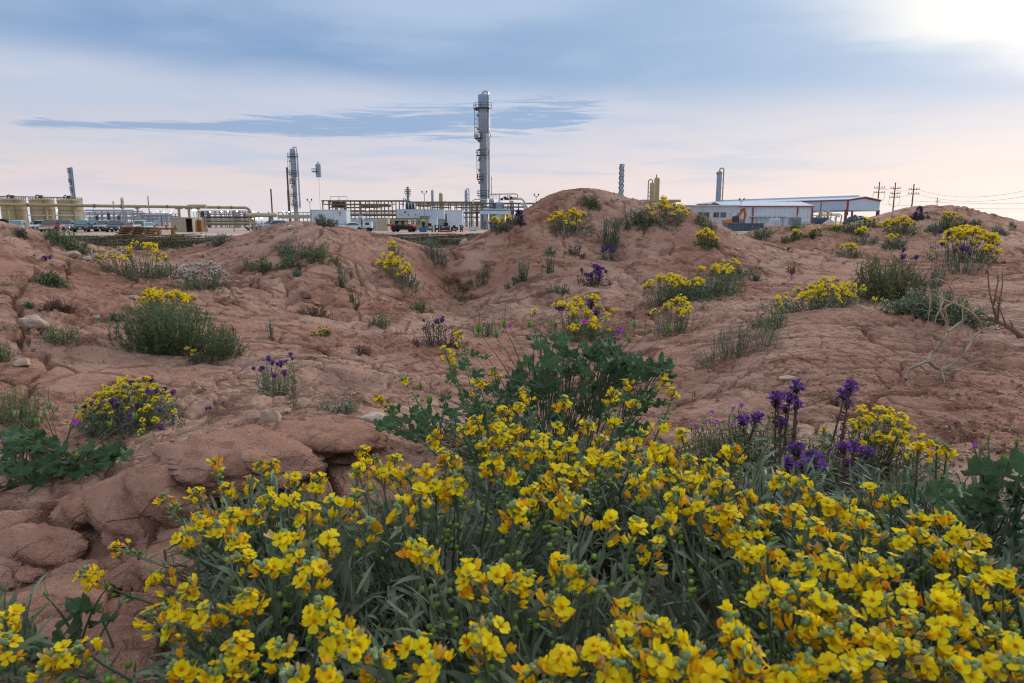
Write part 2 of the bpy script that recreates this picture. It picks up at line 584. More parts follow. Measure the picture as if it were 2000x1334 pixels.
def earth_material(name, c_lo, c_hi, c_dk, fine=1.0, bump=.6):
    m = bpy.data.materials.new(name)
    m.use_nodes = True
    nt = m.node_tree
    nt.nodes.clear()
    N = NT(nt)
    out = N.new('ShaderNodeOutputMaterial')
    bs = N.new('ShaderNodeBsdfPrincipled')
    bs.inputs['Roughness'].default_value = .95
    bs.inputs['Specular IOR Level'].default_value = .12
    tc = N.new('ShaderNodeTexCoord')
    P = tc.outputs['Object']
    big = N.noise(P, .9 * fine, 3, .6, .4)
    mid = N.noise(P, 6.0 * fine, 4, .65, .3)
    sm = N.noise(P, 60.0 * fine, 3, .7)
    gr = N.noise(P, 320.0 * fine, 2, .6)
    c = N.mix(N.smooth(big, .36, .66), c_lo, c_hi)
    c = N.mix(N.m('MULTIPLY', N.smooth(N.m('ADD', N.m('MULTIPLY', mid, .6), N.m('MULTIPLY', N.noise(P, 1.7 * fine, 4, .65, .5), .4)), .47, .62), .85), c, c_dk)
    c = N.mix(N.m('MULTIPLY', N.smooth(sm, .52, .75), .45), c, c_hi)
    c = N.mix(N.m('MULTIPLY', N.smooth(gr, .56, .70), .45), c, srgb(212, 186, 168))
    N.inp(bs.inputs['Base Color'], c)
    vo = N.new('ShaderNodeTexVoronoi', feature='DISTANCE_TO_EDGE')
    wp = N.new('ShaderNodeVectorMath', operation='ADD')
    nz = N.new('ShaderNodeTexNoise')
    nz.inputs['Scale'].default_value = 9.0 * fine
    nz.inputs['Detail'].default_value = 1
    nt.links.new(P, nz.inputs['Vector'])
    sc = N.new('ShaderNodeVectorMath', operation='SCALE')
    nt.links.new(nz.outputs[1], sc.inputs[0])
    sc.inputs['Scale'].default_value = .09
    nt.links.new(P, wp.inputs[0])
    nt.links.new(sc.outputs[0], wp.inputs[1])
    nt.links.new(wp.outputs[0], vo.inputs['Vector'])
    vo.inputs['Scale'].default_value = 13.0 * fine
    crack = N.m('MULTIPLY', N.smooth(vo.outputs['Distance'], 0.0, .045), N.smooth(mid, .40, .55))
    hgt = N.m('ADD', N.m('MULTIPLY', mid, .35), N.m('ADD', N.m('MULTIPLY', sm, .75), N.m('ADD', N.m('MULTIPLY', gr, .48), N.m('MULTIPLY', crack, .40))))
    b = N.new('ShaderNodeBump')
    b.inputs['Strength'].default_value = bump
    b.inputs['Distance'].default_value = .017 / fine
    N.inp(b.inputs['Height'], hgt)
    nt.links.new(b.outputs[0], bs.inputs['Normal'])
    nt.links.new(bs.outputs[0], out.inputs['Surface'])
    MATS[name] = m
    return m


M_EARTH = earth_material('red_earth', srgb(173, 127, 107), srgb(199, 160, 141), srgb(117, 77, 61), bump=1.0)
M_YARD = earth_material('caliche_yard', srgb(190, 165, 150), srgb(205, 184, 170), srgb(160, 132, 116), fine=.05, bump=.3)


# ------------------------------------------------------------------ mesh helpers
class G:
    """collects vertices and faces of one mesh"""

    def __init__(self):
        self.v, self.f = [], []

    def add(self, vs, fs):
        o = len(self.v)
        self.v.extend(vs)
        self.f.extend([tuple(i + o for i in q) for q in fs])
        return self

    def box(self, c, s, rz=0.0, taper=1.0):
        cx, cy, cz = c
        hx, hy, hh = s[0] / 2, s[1] / 2, s[2] / 2
        ca, sa = math.cos(rz), math.sin(rz)
        vs = []
        for z, k in ((-hh, 1.0), (hh, taper)):
            for x, y in ((-hx, -hy), (hx, -hy), (hx, hy), (-hx, hy)):
                vs.append((cx + (x * ca - y * sa) * k, cy + (x * sa + y * ca) * k, cz + z))
        return self.add(vs, [(3, 2, 1, 0), (4, 5, 6, 7), (0, 1, 5, 4), (1, 2, 6, 5), (2, 3, 7, 6), (3, 0, 4, 7)])

    def tube(self, pts, r, n=8, caps=True):
        pts = [Vector(p) for p in pts]
        rs = r if isinstance(r, (list, tuple)) else [r] * len(pts)
        vs, fs = [], []
        up = None
        for i, p in enumerate(pts):
            d = (pts[min(i + 1, len(pts) - 1)] - pts[max(i - 1, 0)])
            d = d.normalized() if d.length > 1e-9 else Vector((0, 0, 1))
            if up is None:
                up = Vector((0, 0, 1)) if abs(d.z) < .9 else Vector((1, 0, 0))
            a = d.cross(up)
            if a.length < 1e-6:
                a = d.orthogonal()
            a.normalize()
            b = d.cross(a).normalized()
            up = -b if (-b).dot(up) > 0 else b
            a = d.cross(up).normalized()
            b = a.cross(d).normalized()
            up = b
            for k in range(n):
                t = 2 * math.pi * k / n
                vs.append(tuple(p + (a * math.cos(t) + b * math.sin(t)) * rs[i]))
        for i in range(len(pts) - 1):
            for k in range(n):
                k2 = (k + 1) % n
                fs.append((i * n + k, i * n + k2, (i + 1) * n + k2, (i + 1) * n + k))
        if caps:
            fs.append(tuple(range(n - 1, -1, -1)))
            fs.append(tuple((len(pts) - 1) * n + k for k in range(n)))
        return self.add(vs, fs)

    def lathe(self, prof, c=(0, 0, 0), n=20):
        """prof: (radius, z) from bottom to top"""
        vs, fs = [], []
        for r, z in prof:
            for k in range(n):
                t = 2 * math.pi * k / n
                vs.append((c[0] + r * math.cos(t), c[1] + r * math.sin(t), c[2] + z))
        for i in range(len(prof) - 1):
            for k in range(n):
                k2 = (k + 1) % n
                fs.append((i * n + k, i * n + k2, (i + 1) * n + k2, (i + 1) * n + k))
        fs.append(tuple(range(n - 1, -1, -1)))
        fs.append(tuple((len(prof) - 1) * n + k for k in range(n)))
        return self.add(vs, fs)

    def prism(self, poly, y0, y1):
        """poly in x,z; extruded along y"""
        n = len(poly)
        vs = [(x, y0, z) for x, z in poly] + [(x, y1, z) for x, z in poly]
        fs = [tuple(range(n - 1, -1, -1)), tuple(range(n, 2 * n))]
        fs += [(i, (i + 1) % n, (i + 1) % n + n, i + n) for i in range(n)]
        return self.add(vs, fs)

    def mesh(self, name, mat, smooth=False):
        me = bpy.data.meshes.new(name)
        me.from_pydata([tuple(v) for v in self.v], [], self.f)
        me.materials.append(mat)
        if smooth:
            me.polygons.foreach_set('use_smooth', [True] * len(me.polygons))
            try:
                me.set_sharp_from_angle(angle=rad(42))
            except Exception:
                pass
        me.update()
        return me

    def obj(self, name, mat, parent=None, loc=None, rz=0.0, smooth=False):
        return link(name, self.mesh(name, mat, smooth), parent, loc, rz)


def link(name, me, parent=None, loc=None, rz=0.0):
    o = bpy.data.objects.new(name, me)
    COL.objects.link(o)
    if parent is not None:
        o.parent = parent
    if loc is not None:
        o.location = loc
    if rz:
        o.rotation_euler = (0, 0, rz)
    return o


def np_mesh(name, verts, faces, mats, smooth=True, midx=None):
    """fast mesh from arrays; faces is an (n,k) array or a list of such"""
    me = bpy.data.meshes.new(name)
    verts = np.asarray(verts, np.float32).reshape(-1, 3)
    fl = faces if isinstance(faces, list) else [faces]
    fl = [np.asarray(f, np.int32) for f in fl if len(f)]
    me.vertices.add(len(verts))
    me.vertices.foreach_set('co', verts.ravel())
    nl = sum(f.size for f in fl)
    me.loops.add(nl)
    me.loops.foreach_set('vertex_index', np.concatenate([f.ravel() for f in fl]))
    nf = sum(len(f) for f in fl)
    me.polygons.add(nf)
    tot = np.concatenate([np.full(len(f), f.shape[1], np.int32) for f in fl])
    start = np.concatenate([[0], np.cumsum(tot)[:-1]]).astype(np.int32)
    me.polygons.foreach_set('loop_start', start)
    if smooth:
        me.polygons.foreach_set('use_smooth', np.ones(nf, bool))
    if midx is not None:
        me.polygons.foreach_set('material_index', np.asarray(midx, np.int32))
    for m in (mats if isinstance(mats, (list, tuple)) else [mats]):
        me.materials.append(m)
    me.update(calc_edges=True)
    me.validate()
    return me


def empty(name, loc, label=None, cat=None, group=None, rz=0.0):
    o = bpy.data.objects.new(name, None)
    COL.objects.link(o)
    o.location = loc
    o.rotation_euler = (0, 0, rz)
    o.empty_display_size = .1
    if label:
        tag(o, label, cat, group)
    return o


def tag(o, label=None, cat=None, group=None, kind=None):
    if label:
        o['label'] = label
    if cat:
        o['category'] = cat
    if group:
        o['group'] = group
    if kind:
        o['kind'] = kind
    return o


# ------------------------------------------------------------------ the ground
def build_ground():
    idx = np.arange(NA * NR).reshape(NR, NA)
    q = np.stack([idx[:-1, :-1], idx[:-1, 1:], idx[1:, 1:], idx[1:, :-1]], -1).reshape(-1, 4)[:, ::-1]
    v = np.stack([TX, TY, TZ], -1).reshape(-1, 3)
    o = link('terrain', np_mesh('terrain', v, q, M_EARTH, True))
    tag(o, 'cracked red earth mounds with eroded slopes between the flowers', 'terrain', kind='structure')
    # the plain round the plant, out to the horizon
    ring = [0, 14, 30, 60, 110, 180, 300, 600, 1500, 4000, 9000]
    n = 72
    vs, fs = [(0, 0, 0)], []
    for r in ring[1:]:
        for k in range(n):
            t = 2 * math.pi * k / n
            vs.append((r * math.sin(t), r * math.cos(t), 0.0))
    for k in range(n):
        fs.append((0, 1 + (k + 1) % n, 1 + k))
    for i in range(len(ring) - 2):
        for k in range(n):
            a, b = 1 + i * n + k, 1 + i * n + (k + 1) % n
            fs.append((a, b, b + n, a + n))
    me = bpy.data.meshes.new('ground')
    me.from_pydata(vs, [], fs)
    me.materials.append(M_YARD)
    g = link('ground', me)
    tag(g, 'flat pale caliche ground of the plant yard', 'ground', kind='structure')


build_ground()


# ------------------------------------------------------------------ vegetation
M_LEAF = material('leaf_grey_green', (.195, .245, .160), .6, var=(.110, .155, .095), vscale=14, trans=.22, island=.35)
M_LEAF_DARK = material('leaf_deep_green', (.082, .150, .062), .62, var=(.040, .088, .040), spec=.2, vscale=10, trans=.28, objrand=.30)
M_LEAF_FRESH = material('leaf_fresh_green', (.155, .205, .085), .6, var=(.095, .14, .06), vscale=8, trans=.25, island=.3)
M_LEAF_SAGE = material('leaf_sage', (.18, .215, .155), .7, var=(.11, .145, .105), vscale=8, trans=.2, island=.3)
M_DRY = material('dry_leaf', (.20, .135, .085), .8, var=(.11, .075, .045), vscale=8, trans=.15, island=.35)
M_STEM = material('stem_green', (.12, .16, .085), .65, var=(.08, .10, .06), vscale=20)
M_STEM_RED = material('stem_brown', (.20, .115, .07), .7, var=(.13, .075, .05), vscale=20)
M_WOOD = material('dead_wood', (.40, .31, .23), .85, var=(.24, .18, .13), vscale=25, bump=.4, bscale=90)
def petal_material():
    m = bpy.data.materials.new('petal_yellow')
    m.use_nodes = True
    nt = m.node_tree
    nt.nodes.clear()
    N = NT(nt)
    out = N.new('ShaderNodeOutputMaterial')
    tc = N.new('ShaderNodeTexCoord')
    sx = N.new('ShaderNodeSeparateXYZ')
    nt.links.new(tc.outputs['Object'], sx.inputs[0])
    r = N.m('POWER', N.m('ADD', N.m('MULTIPLY', sx.outputs[0], sx.outputs[0]), N.m('MULTIPLY', sx.outputs[1], sx.outputs[1])), .5)
    oi = N.new('ShaderNodeObjectInfo')
    age = N.smooth(oi.outputs['Random'], .55, 1.0)
    c = N.mix(N.smooth(N.m('ADD', r, N.m('MULTIPLY', N.noise(tc.outputs['Object'], 7.0, 3, .6), .25)), .22, .52), (.80, .40, .008, 1), (.93, .77, .012, 1))
    c = N.mix(N.m('MULTIPLY', age, .5), c, (.86, .55, .010, 1))
    ang = N.m('ARCTAN2', sx.outputs[1], sx.outputs[0])
    vein = N.smooth(N.noise(N.xyz(N.m('MULTIPLY', ang, 9.0), r, oi.outputs['Random']), 2.2, 2, .5), .55, .75)
    c = N.mix(N.m('MULTIPLY', vein, .22), c, (.80, .52, .01, 1))
    bs = N.new('ShaderNodeBsdfPrincipled')
    bs.inputs['Roughness'].default_value = .65
    bs.inputs['Specular IOR Level'].default_value = .15
    N.inp(bs.inputs['Base Color'], c)
    t = N.new('ShaderNodeBsdfTranslucent')
    N.inp(t.inputs['Color'], c)
    mx = N.new('ShaderNodeMixShader')
    mx.inputs[0].default_value = .45
    nt.links.new(bs.outputs[0], mx.inputs[1])
    nt.links.new(t.outputs[0], mx.inputs[2])
    nt.links.new(mx.outputs[0], out.inputs['Surface'])
    return m


M_PETAL = petal_material()
M_PETAL_I = material('petal_yellow_mass', (.94, .76, .010), .6, spec=.15, var=(.86, .60, .01), vscale=40, trans=.35, island=.2)
M_ORANGE = material('petal_orange', (.82, .36, .012), .75, spec=.15, var=(.84, .52, .02), vscale=70, trans=.25, island=.25)
M_WILT = material('petal_wilted', (.62, .48, .20), .65, var=(.55, .34, .10), vscale=70, trans=.25, island=.25)
M_POD = material('pod_green', (.20, .32, .045), .45, var=(.13, .24, .03), vscale=50, trans=.1, island=.25)
M_BUD = material('bud_sage', (.22, .30, .13), .7, var=(.15, .22, .09), vscale=50, island=.25)
M_PURPLE = material('petal_purple', (.25, .095, .39), .7, spec=.15, var=(.12, .042, .22), vscale=40, trans=.25, island=.35)
M_MAGENTA = material('petal_magenta', (.46, .045, .52), .55, var=(.34, .03, .40), vscale=40, trans=.3, island=.2)
M_PALE = material('petal_pale_pink', (.60, .44, .52), .6, var=(.70, .62, .66), vscale=30, trans=.25, island=.2)
M_WHITE_P = material('petal_white', (.74, .72, .68), .6, var=(.66, .60, .58), vscale=30, trans=.25, island=.15)
M_FUZZ = material('fuzzy_calyx', (.085, .055, .075), .8, var=(.05, .04, .045), vscale=30, island=.3)


def unit(a):
    return a / np.maximum(np.linalg.norm(a, axis=-1, keepdims=True), 1e-9)


def blades(p, d, L, w, bend, rs, segs=3, prof=None):
    """n leaf blades: base p, direction d, length L, width w, droop bend"""
    n = len(p)
    d = unit(d)
    side = unit(np.cross(d, np.array([0, 0, 1.0]) + .55 * rs.randn(n, 3)))
    t = np.linspace(0, 1, segs + 1)
    if prof is None:
        prof = np.sin(np.pi * np.clip(t * .86 + .12, 0, 1)) ** .8
    L, w, bend = (np.broadcast_to(np.asarray(q, float), (n,)) for q in (L, w, bend))
    c = p[:, None, :] + d[:, None, :] * (L[:, None] * t)[:, :, None]
    c = c + np.array([0, 0, -1.0]) * ((bend * L)[:, None] * t ** 2)[:, :, None]
    hw = (w[:, None] * prof[None, :] * .5)[:, :, None] * side[:, None, :]
    v = np.stack([c - hw, c + hw], 2)                      # n, segs+1, 2, 3
    base = (np.arange(n) * (segs + 1) * 2)[:, None]
    k = np.arange(segs) * 2
    q = np.stack([base + k, base + k + 1, base + k + 3, base + k + 2], -1).reshape(-1, 4)
    return v.reshape(-1, 3), q


def stalks(p0, p1, p2, r0, r1, segs=4, sides=4):
    """n thin tapering stems along quadratic curves"""
    n = len(p0)
    t = np.linspace(0, 1, segs + 1)[None, :, None]
    c = p0[:, None] * (1 - t) ** 2 + 2 * p1[:, None] * t * (1 - t) + p2[:, None] * t ** 2
    d = unit(2 * (p1 - p0)[:, None] * (1 - t) + 2 * (p2 - p1)[:, None] * t + 1e-6)
    a = unit(np.cross(d, np.array([.31, .87, .12])))
    b = np.cross(d, a)
    r0, r1 = np.broadcast_to(r0, (n,)), np.broadcast_to(r1, (n,))
    r = (r0[:, None] + (r1 - r0)[:, None] * t[0, :, 0][None])[:, :, None, None]
    th = np.arange(sides) * 2 * np.pi / sides
    v = c[:, :, None] + r * (a[:, :, None] * np.cos(th)[None, None, :, None] + b[:, :, None] * np.sin(th)[None, None, :, None])
    base = (np.arange(n) * (segs + 1) * sides)[:, None, None]
    i = (np.arange(segs) * sides)[None, :, None]
    k = np.arange(sides)[None, None, :]
    k2 = (k + 1) % sides
    q = np.stack(np.broadcast_arrays(base + i + k, base + i + k2, base + i + sides + k2, base + i + sides + k), -1).reshape(-1, 4)
    return v.reshape(-1, 3), q


class MM:
    """array pieces of several materials merged into one mesh"""

    def __init__(self):
        self.v, self.q, self.mi, self.mats, self.n = [], [], [], [], 0

    def add(self, vq, mat):
        v, q = vq
        if len(q) == 0:
            return self
        if mat not in self.mats:
            self.mats.append(mat)
        self.v.append(np.asarray(v, float))
        self.q.append(np.asarray(q) + self.n)
        self.mi.append(np.full(len(q), self.mats.index(mat)))
        self.n += len(v)
        return self

    def mesh(self, name):
        return np_mesh(name, np.concatenate(self.v), np.concatenate(self.q), self.mats, True, np.concatenate(self.mi))

    def obj(self, name, parent=None, loc=None, kind=None):
        o = link(name, self.mesh(name), parent, loc)
        if kind:
            o['kind'] = kind
        return o


_US = []
for _i in range(5):
    _ph = math.pi * _i / 4
    for _k in range(6):
        _t = 2 * math.pi * _k / 6
        _US.append((math.sin(_ph) * math.cos(_t), math.sin(_ph) * math.sin(_t), -math.cos(_ph)))
_US = np.array(_US)
_UQ = np.array([(i * 6 + k, i * 6 + (k + 1) % 6, (i + 1) * 6 + (k + 1) % 6, (i + 1) * 6 + k) for i in range(4) for k in range(6)])


def ovals(c, d, rl, rw):
    """n small ellipsoids, long axis d"""
    n = len(c)
    d = unit(d)
    a = unit(np.cross(d, np.array([.3, .2, .93]) + .01))
    b = np.cross(d, a)
    rl, rw = np.broadcast_to(rl, (n,)), np.broadcast_to(rw, (n,))
    v = c[:, None] + _US[None, :, 0:1] * a[:, None] * rw[:, None, None] + _US[None, :, 1:2] * b[:, None] * rw[:, None, None] + _US[None, :, 2:3] * d[:, None] * rl[:, None, None]
    q = (_UQ[None] + (np.arange(n) * 30)[:, None, None]).reshape(-1, 4)
    return v.reshape(-1, 3), q


def closed_buds(c, d, L, w, rs):
    """n furled flowers: four petals standing round the axis d"""
    d = unit(d)
    a = unit(np.cross(d, np.array([.3, .2, .93]) + .01))
    b = np.cross(d, a)
    V, Q, o = [], [], 0
    n = len(c)
    for k in range(4):
        t = k * math.pi / 2 + rs.uniform(-.3, .3, n)[:, None]
        out = a * np.cos(t) + b * np.sin(t)
        v, q = blades(c + out * w * .25, d + out * rs.uniform(.0, .45, (n, 1)), L * rs.uniform(.8, 1.15, n), w, -.05, rs, 2, np.array([.5, 1.0, .55]))
        V.append(v)
        Q.append(q + o)
        o += len(v)
    return np.concatenate(V), np.concatenate(Q)


def rand_dirs(rs, n, zlo=-.2, zhi=1.0):
    z = rs.uniform(zlo, zhi, n)
    a = rs.uniform(0, 2 * np.pi, n)
    r = np.sqrt(np.maximum(1 - z * z, 0))
    return np.stack([r * np.cos(a), r * np.sin(a), z], -1)


# ---- flower meshes that many plants share
def petal_flower(name, cup, npet=4, seed=0, mat=None, mid=None):
    """open flower, radius 1, facing +z"""
    rs = np.random.RandomState(seed)
    mm = MM()
    V, Q = [], []
    ts = np.array([0, .3, .62, .86, 1.0])
    wd = np.array([.09, .24, .43, .41, .20])
    for k in range(npet):
        a = 2 * math.pi * (k + rs.uniform(-.06, .06)) / npet
        rad_, lat = np.array([math.cos(a), math.sin(a), 0]), np.array([-math.sin(a), math.cos(a), 0])
        cu = cup * rs.uniform(.75, 1.3)
        roll = rs.uniform(-.16, .16)
        o = len(V)
        for t, w in zip(ts, wd):
            out = t * (1 - .35 * cu) * rs.uniform(.95, 1.05)
            up = cu * (t ** .7) * .75 - (1 - cu) * .22 * t ** 3
            for j, s in enumerate((-1, 0, 1)):
                ex = .10 * w * (abs(s)) + roll * s * w * t
                notch = -.05 if (t == 1.0 and s == 0) else 0
                V.append(rad_ * (out + notch) + lat * (s * w) + np.array([0, 0, up + ex]))
        for i in range(4):
            for j in range(2):
                q = o + i * 3 + j
                Q.append((q, q + 1, q + 4, q + 3))
    mm.add((np.array(V), np.array(Q)), mat or M_PETAL)
    c = np.array([[.07 * math.cos(b), .07 * math.sin(b), .15] for b in np.linspace(0, 6.28, 5)])
    mm.add(ovals(c, np.tile([0, 0, 1.0], (5, 1)) + .3 * c, .20, .055), mid or M_ORANGE)
    mm.add(ovals(np.array([[0, 0, -.18]]), np.array([[0, 0, 1.0]]), .26, .16), M_BUD)
    return mm.mesh(name)


FLOWERS = [petal_flower('yellow_flower', c, 4, s) for s, c in enumerate((.18, .35, .55, .85, .28, .65))]
SMALL_MAG = [petal_flower('magenta_flower', c, 5, 20 + s, M_MAGENTA, M_PURPLE) for s, c in enumerate((.3, .6))]
WHITE_FL = [petal_flower('white_flower', c, 4, 30 + s, M_WHITE_P, M_BUD) for s, c in enumerate((.3, .5))]


def head_mass(name, mat, n, seed, flat=.8, leafm=None, wilt=None, petal=.42):
    """small head of many petals, radius about 1, for plants further off"""
    rs = np.random.RandomState(seed)
    mm = MM()
    c = rand_dirs(rs, n, -.1, 1.0) * np.array([1, 1, flat])
    c = c * rs.uniform(.55, 1.0, (n, 1))
    for k in range(4):
        a = k * math.pi / 2 + rs.uniform(0, 1.5, n)
        up = unit(c + np.array([0, 0, .5]))
        x = unit(np.cross(up, np.array([.2, .9, .1])))
        y = np.cross(up, x)
        d = x * np.cos(a)[:, None] + y * np.sin(a)[:, None] + up * rs.uniform(.1, .7, (n, 1))
        mm.add(blades(c, d, petal, petal * .95, .1, rs, 1, np.array([.5, 1.0])), mat)
    if wilt is not None:
        k = max(2, n // 2)
        c2 = rand_dirs(rs, k, -.6, .3) * .7
        mm.add(ovals(c2, c2 + np.array([0, 0, .5]), .30, .13), wilt)
    if leafm is not None:
        mm.add(ovals(np.array([[0, 0, -.25]]), np.array([[0, 0, 1.0]]), .45, .5), leafm)
    return mm.mesh(name)


YHEAD = [head_mass('flower_head', M_PETAL_I, n, 40 + n, .8, M_BUD, M_ORANGE) for n in (5, 6, 7, 9)]
OHEAD = [head_mass('flower_head', M_ORANGE, n, 50 + n, .8, M_BUD, M_WILT) for n in (5, 6)]
PINK = [head_mass('flower_head', M_PALE, n, 60 + n, .7, M_BUD) for n in (6, 8)]
WHITE = [head_mass('flower_head', M_WHITE_P, n, 64 + n, .7, M_BUD) for n in (5, 7)]


def curl_head(name, seed):
    """fuzzy purple head of the scorpionweed: petals above, dark calyces below"""
    rs = np.random.RandomState(seed)
    mm = MM()
    n = 26
    c = rand_dirs(rs, n, 0.0, 1.0) * np.array([.9, .9, .8])
    for k in range(2):
        mm.add(blades(c * .75, c + .5 * rs.randn(n, 3), .55, .34, .1, rs, 1, np.array([.6, 1.0])), M_PURPLE)
    c2 = rand_dirs(rs, 20, -.9, .2) * np.array([.7, .7, .9]) - np.array([0, 0, .25])
    mm.add(blades(c2 * .5, c2 + .2 * rs.randn(20, 3), .6, .16, .0, rs, 1, np.array([1, .4])), M_FUZZ)
    mm.add(ovals(np.array([[0, 0, -.1]]), np.array([[0, 0, 1.0]]), .7, .55), M_FUZZ)
    return mm.mesh(name)


CURL = [curl_head('flower_head', 70 + i) for i in range(3)]


def place(me, name, parent, loc, up, size, spin):
    o = bpy.data.objects.new(name, me)
    COL.objects.link(o)
    o.parent = parent
    q = Vector(up).to_track_quat('Z', 'Y').to_matrix().to_4x4()
    o.matrix_local = Matrix.Translation(Vector(loc)) @ q @ Matrix.Rotation(spin, 4, 'Z') @ Matrix.Scale(size, 4)
    return o


def clump(name, label, cat, px, py, wpx, hpx, leaf=M_LEAF, stems=70, per=9, leaf_l=.022, leaf_w=.0045, heads=None, nheads=0, head_px=11, seed=1,
          squash=.75, erect=.5, stem_mat=M_STEM, group=None, mix=None, wild=.25, at=None, fine=True):
    """a plant rooted where its photo pixel meets the ground; its size follows from that distance"""
    rs = np.random.RandomState(seed)
    per = int(per * 1.5)
    hpx *= .88 if erect < .9 else 1
    if heads is CURL:
        nheads, head_px = max(2, int(nheads * .65)), head_px * .9
    wpx *= 1.08
    erect = erect if erect > .9 else erect * .82
    c = at or on_ground(px, py)
    if c is None:
        print('no ground for', name, px, py)
        return None
    k = c.y / FPX * .98
    R, H = wpx * k / 2, hpx * k
    root = empty(name, c, label, cat, group)
    n = stems
    a = rs.uniform(0, 2 * np.pi, n)
    f = np.sqrt(rs.uniform(0, 1, n))
    ph = rs.uniform(0, 6.28, 3)
    lob = 1 + .22 * np.sin(2 * a + ph[0]) + .16 * np.sin(3 * a + ph[1]) + .12 * np.sin(5 * a + ph[2])
    f = f * np.clip(lob, .5, 1.4)
    tx, ty = R * f * np.cos(a), R * f * np.sin(a) * squash
    tz = H * (1 - (1 - erect) * f ** 2) * (1.08 - .7 * rs.rand(n) ** 1.6)
    gz0 = np.array([hz(c.x + x, c.y + y) - c.z for x, y in zip(tx, ty)])
    gz0 = np.clip(gz0, -.8 * R, .8 * R)
    tip = np.stack([tx, ty, np.maximum(tz + gz0, .01)], -1)
    sp = rs.uniform(.5, .95, n) * (1 - .45 * min(max(erect - .85, 0) * 7, 1))
    b = np.stack([tx * sp, ty * sp, np.zeros(n)], -1)
    b[:, 2] = gz0 * sp - .004
    mid = b * .45 + tip * .55 + rs.randn(n, 3) * R * (wild * .25 + .09)
    mid[:, 2] = b[:, 2] + (tip[:, 2] - b[:, 2]) * .62
    mm = MM()
    sr = max(.0005, .0006 * c.y / 2.2)
    mm.add(stalks(b, mid, tip, sr * 1.4, sr * .7, 3, 3), stem_mat)
    t = rs.uniform(.04, 1.0, (n, per))[:, :, None]
    pts = b[:, None] * (1 - t) ** 2 + 2 * mid[:, None] * t * (1 - t) + tip[:, None] * t ** 2
    tg = unit((tip - b))[:, None, :] + np.zeros((n, per, 1))
    dr = tg * .6 + rs.randn(n, per, 3) * .75
    dr[..., 2] += .15
    pts, dr = pts.reshape(-1, 3), dr.reshape(-1, 3)
    LL = leaf_l * rs.uniform(.6, 1.3, len(pts))
    mm.add(blades(pts, dr, LL, max(leaf_w, .75 * c.y / 1000), rs.uniform(0, .5, len(pts)), rs, 2, np.array([.55, 1.0, .2])), leaf)
    mm.obj('foliage', root, kind='stuff')
    if nheads:
        order = np.argsort(-(tip[:, 2] + rs.rand(n) * H * .6))[:nheads]
        for j, i in enumerate(order):
            hs = heads
            if mix and rs.rand() < mix[1]:
                hs = mix[0]
            up = unit(tip[i] - mid[i] + np.array([0, -.25 * H, .5 * H]))
            place(hs[j % len(hs)], 'flower_head', root, tip[i] + up * .003, up, head_px * k * .5 * rs.uniform(.75, 1.25), rs.uniform(0, 6.28))
    return root


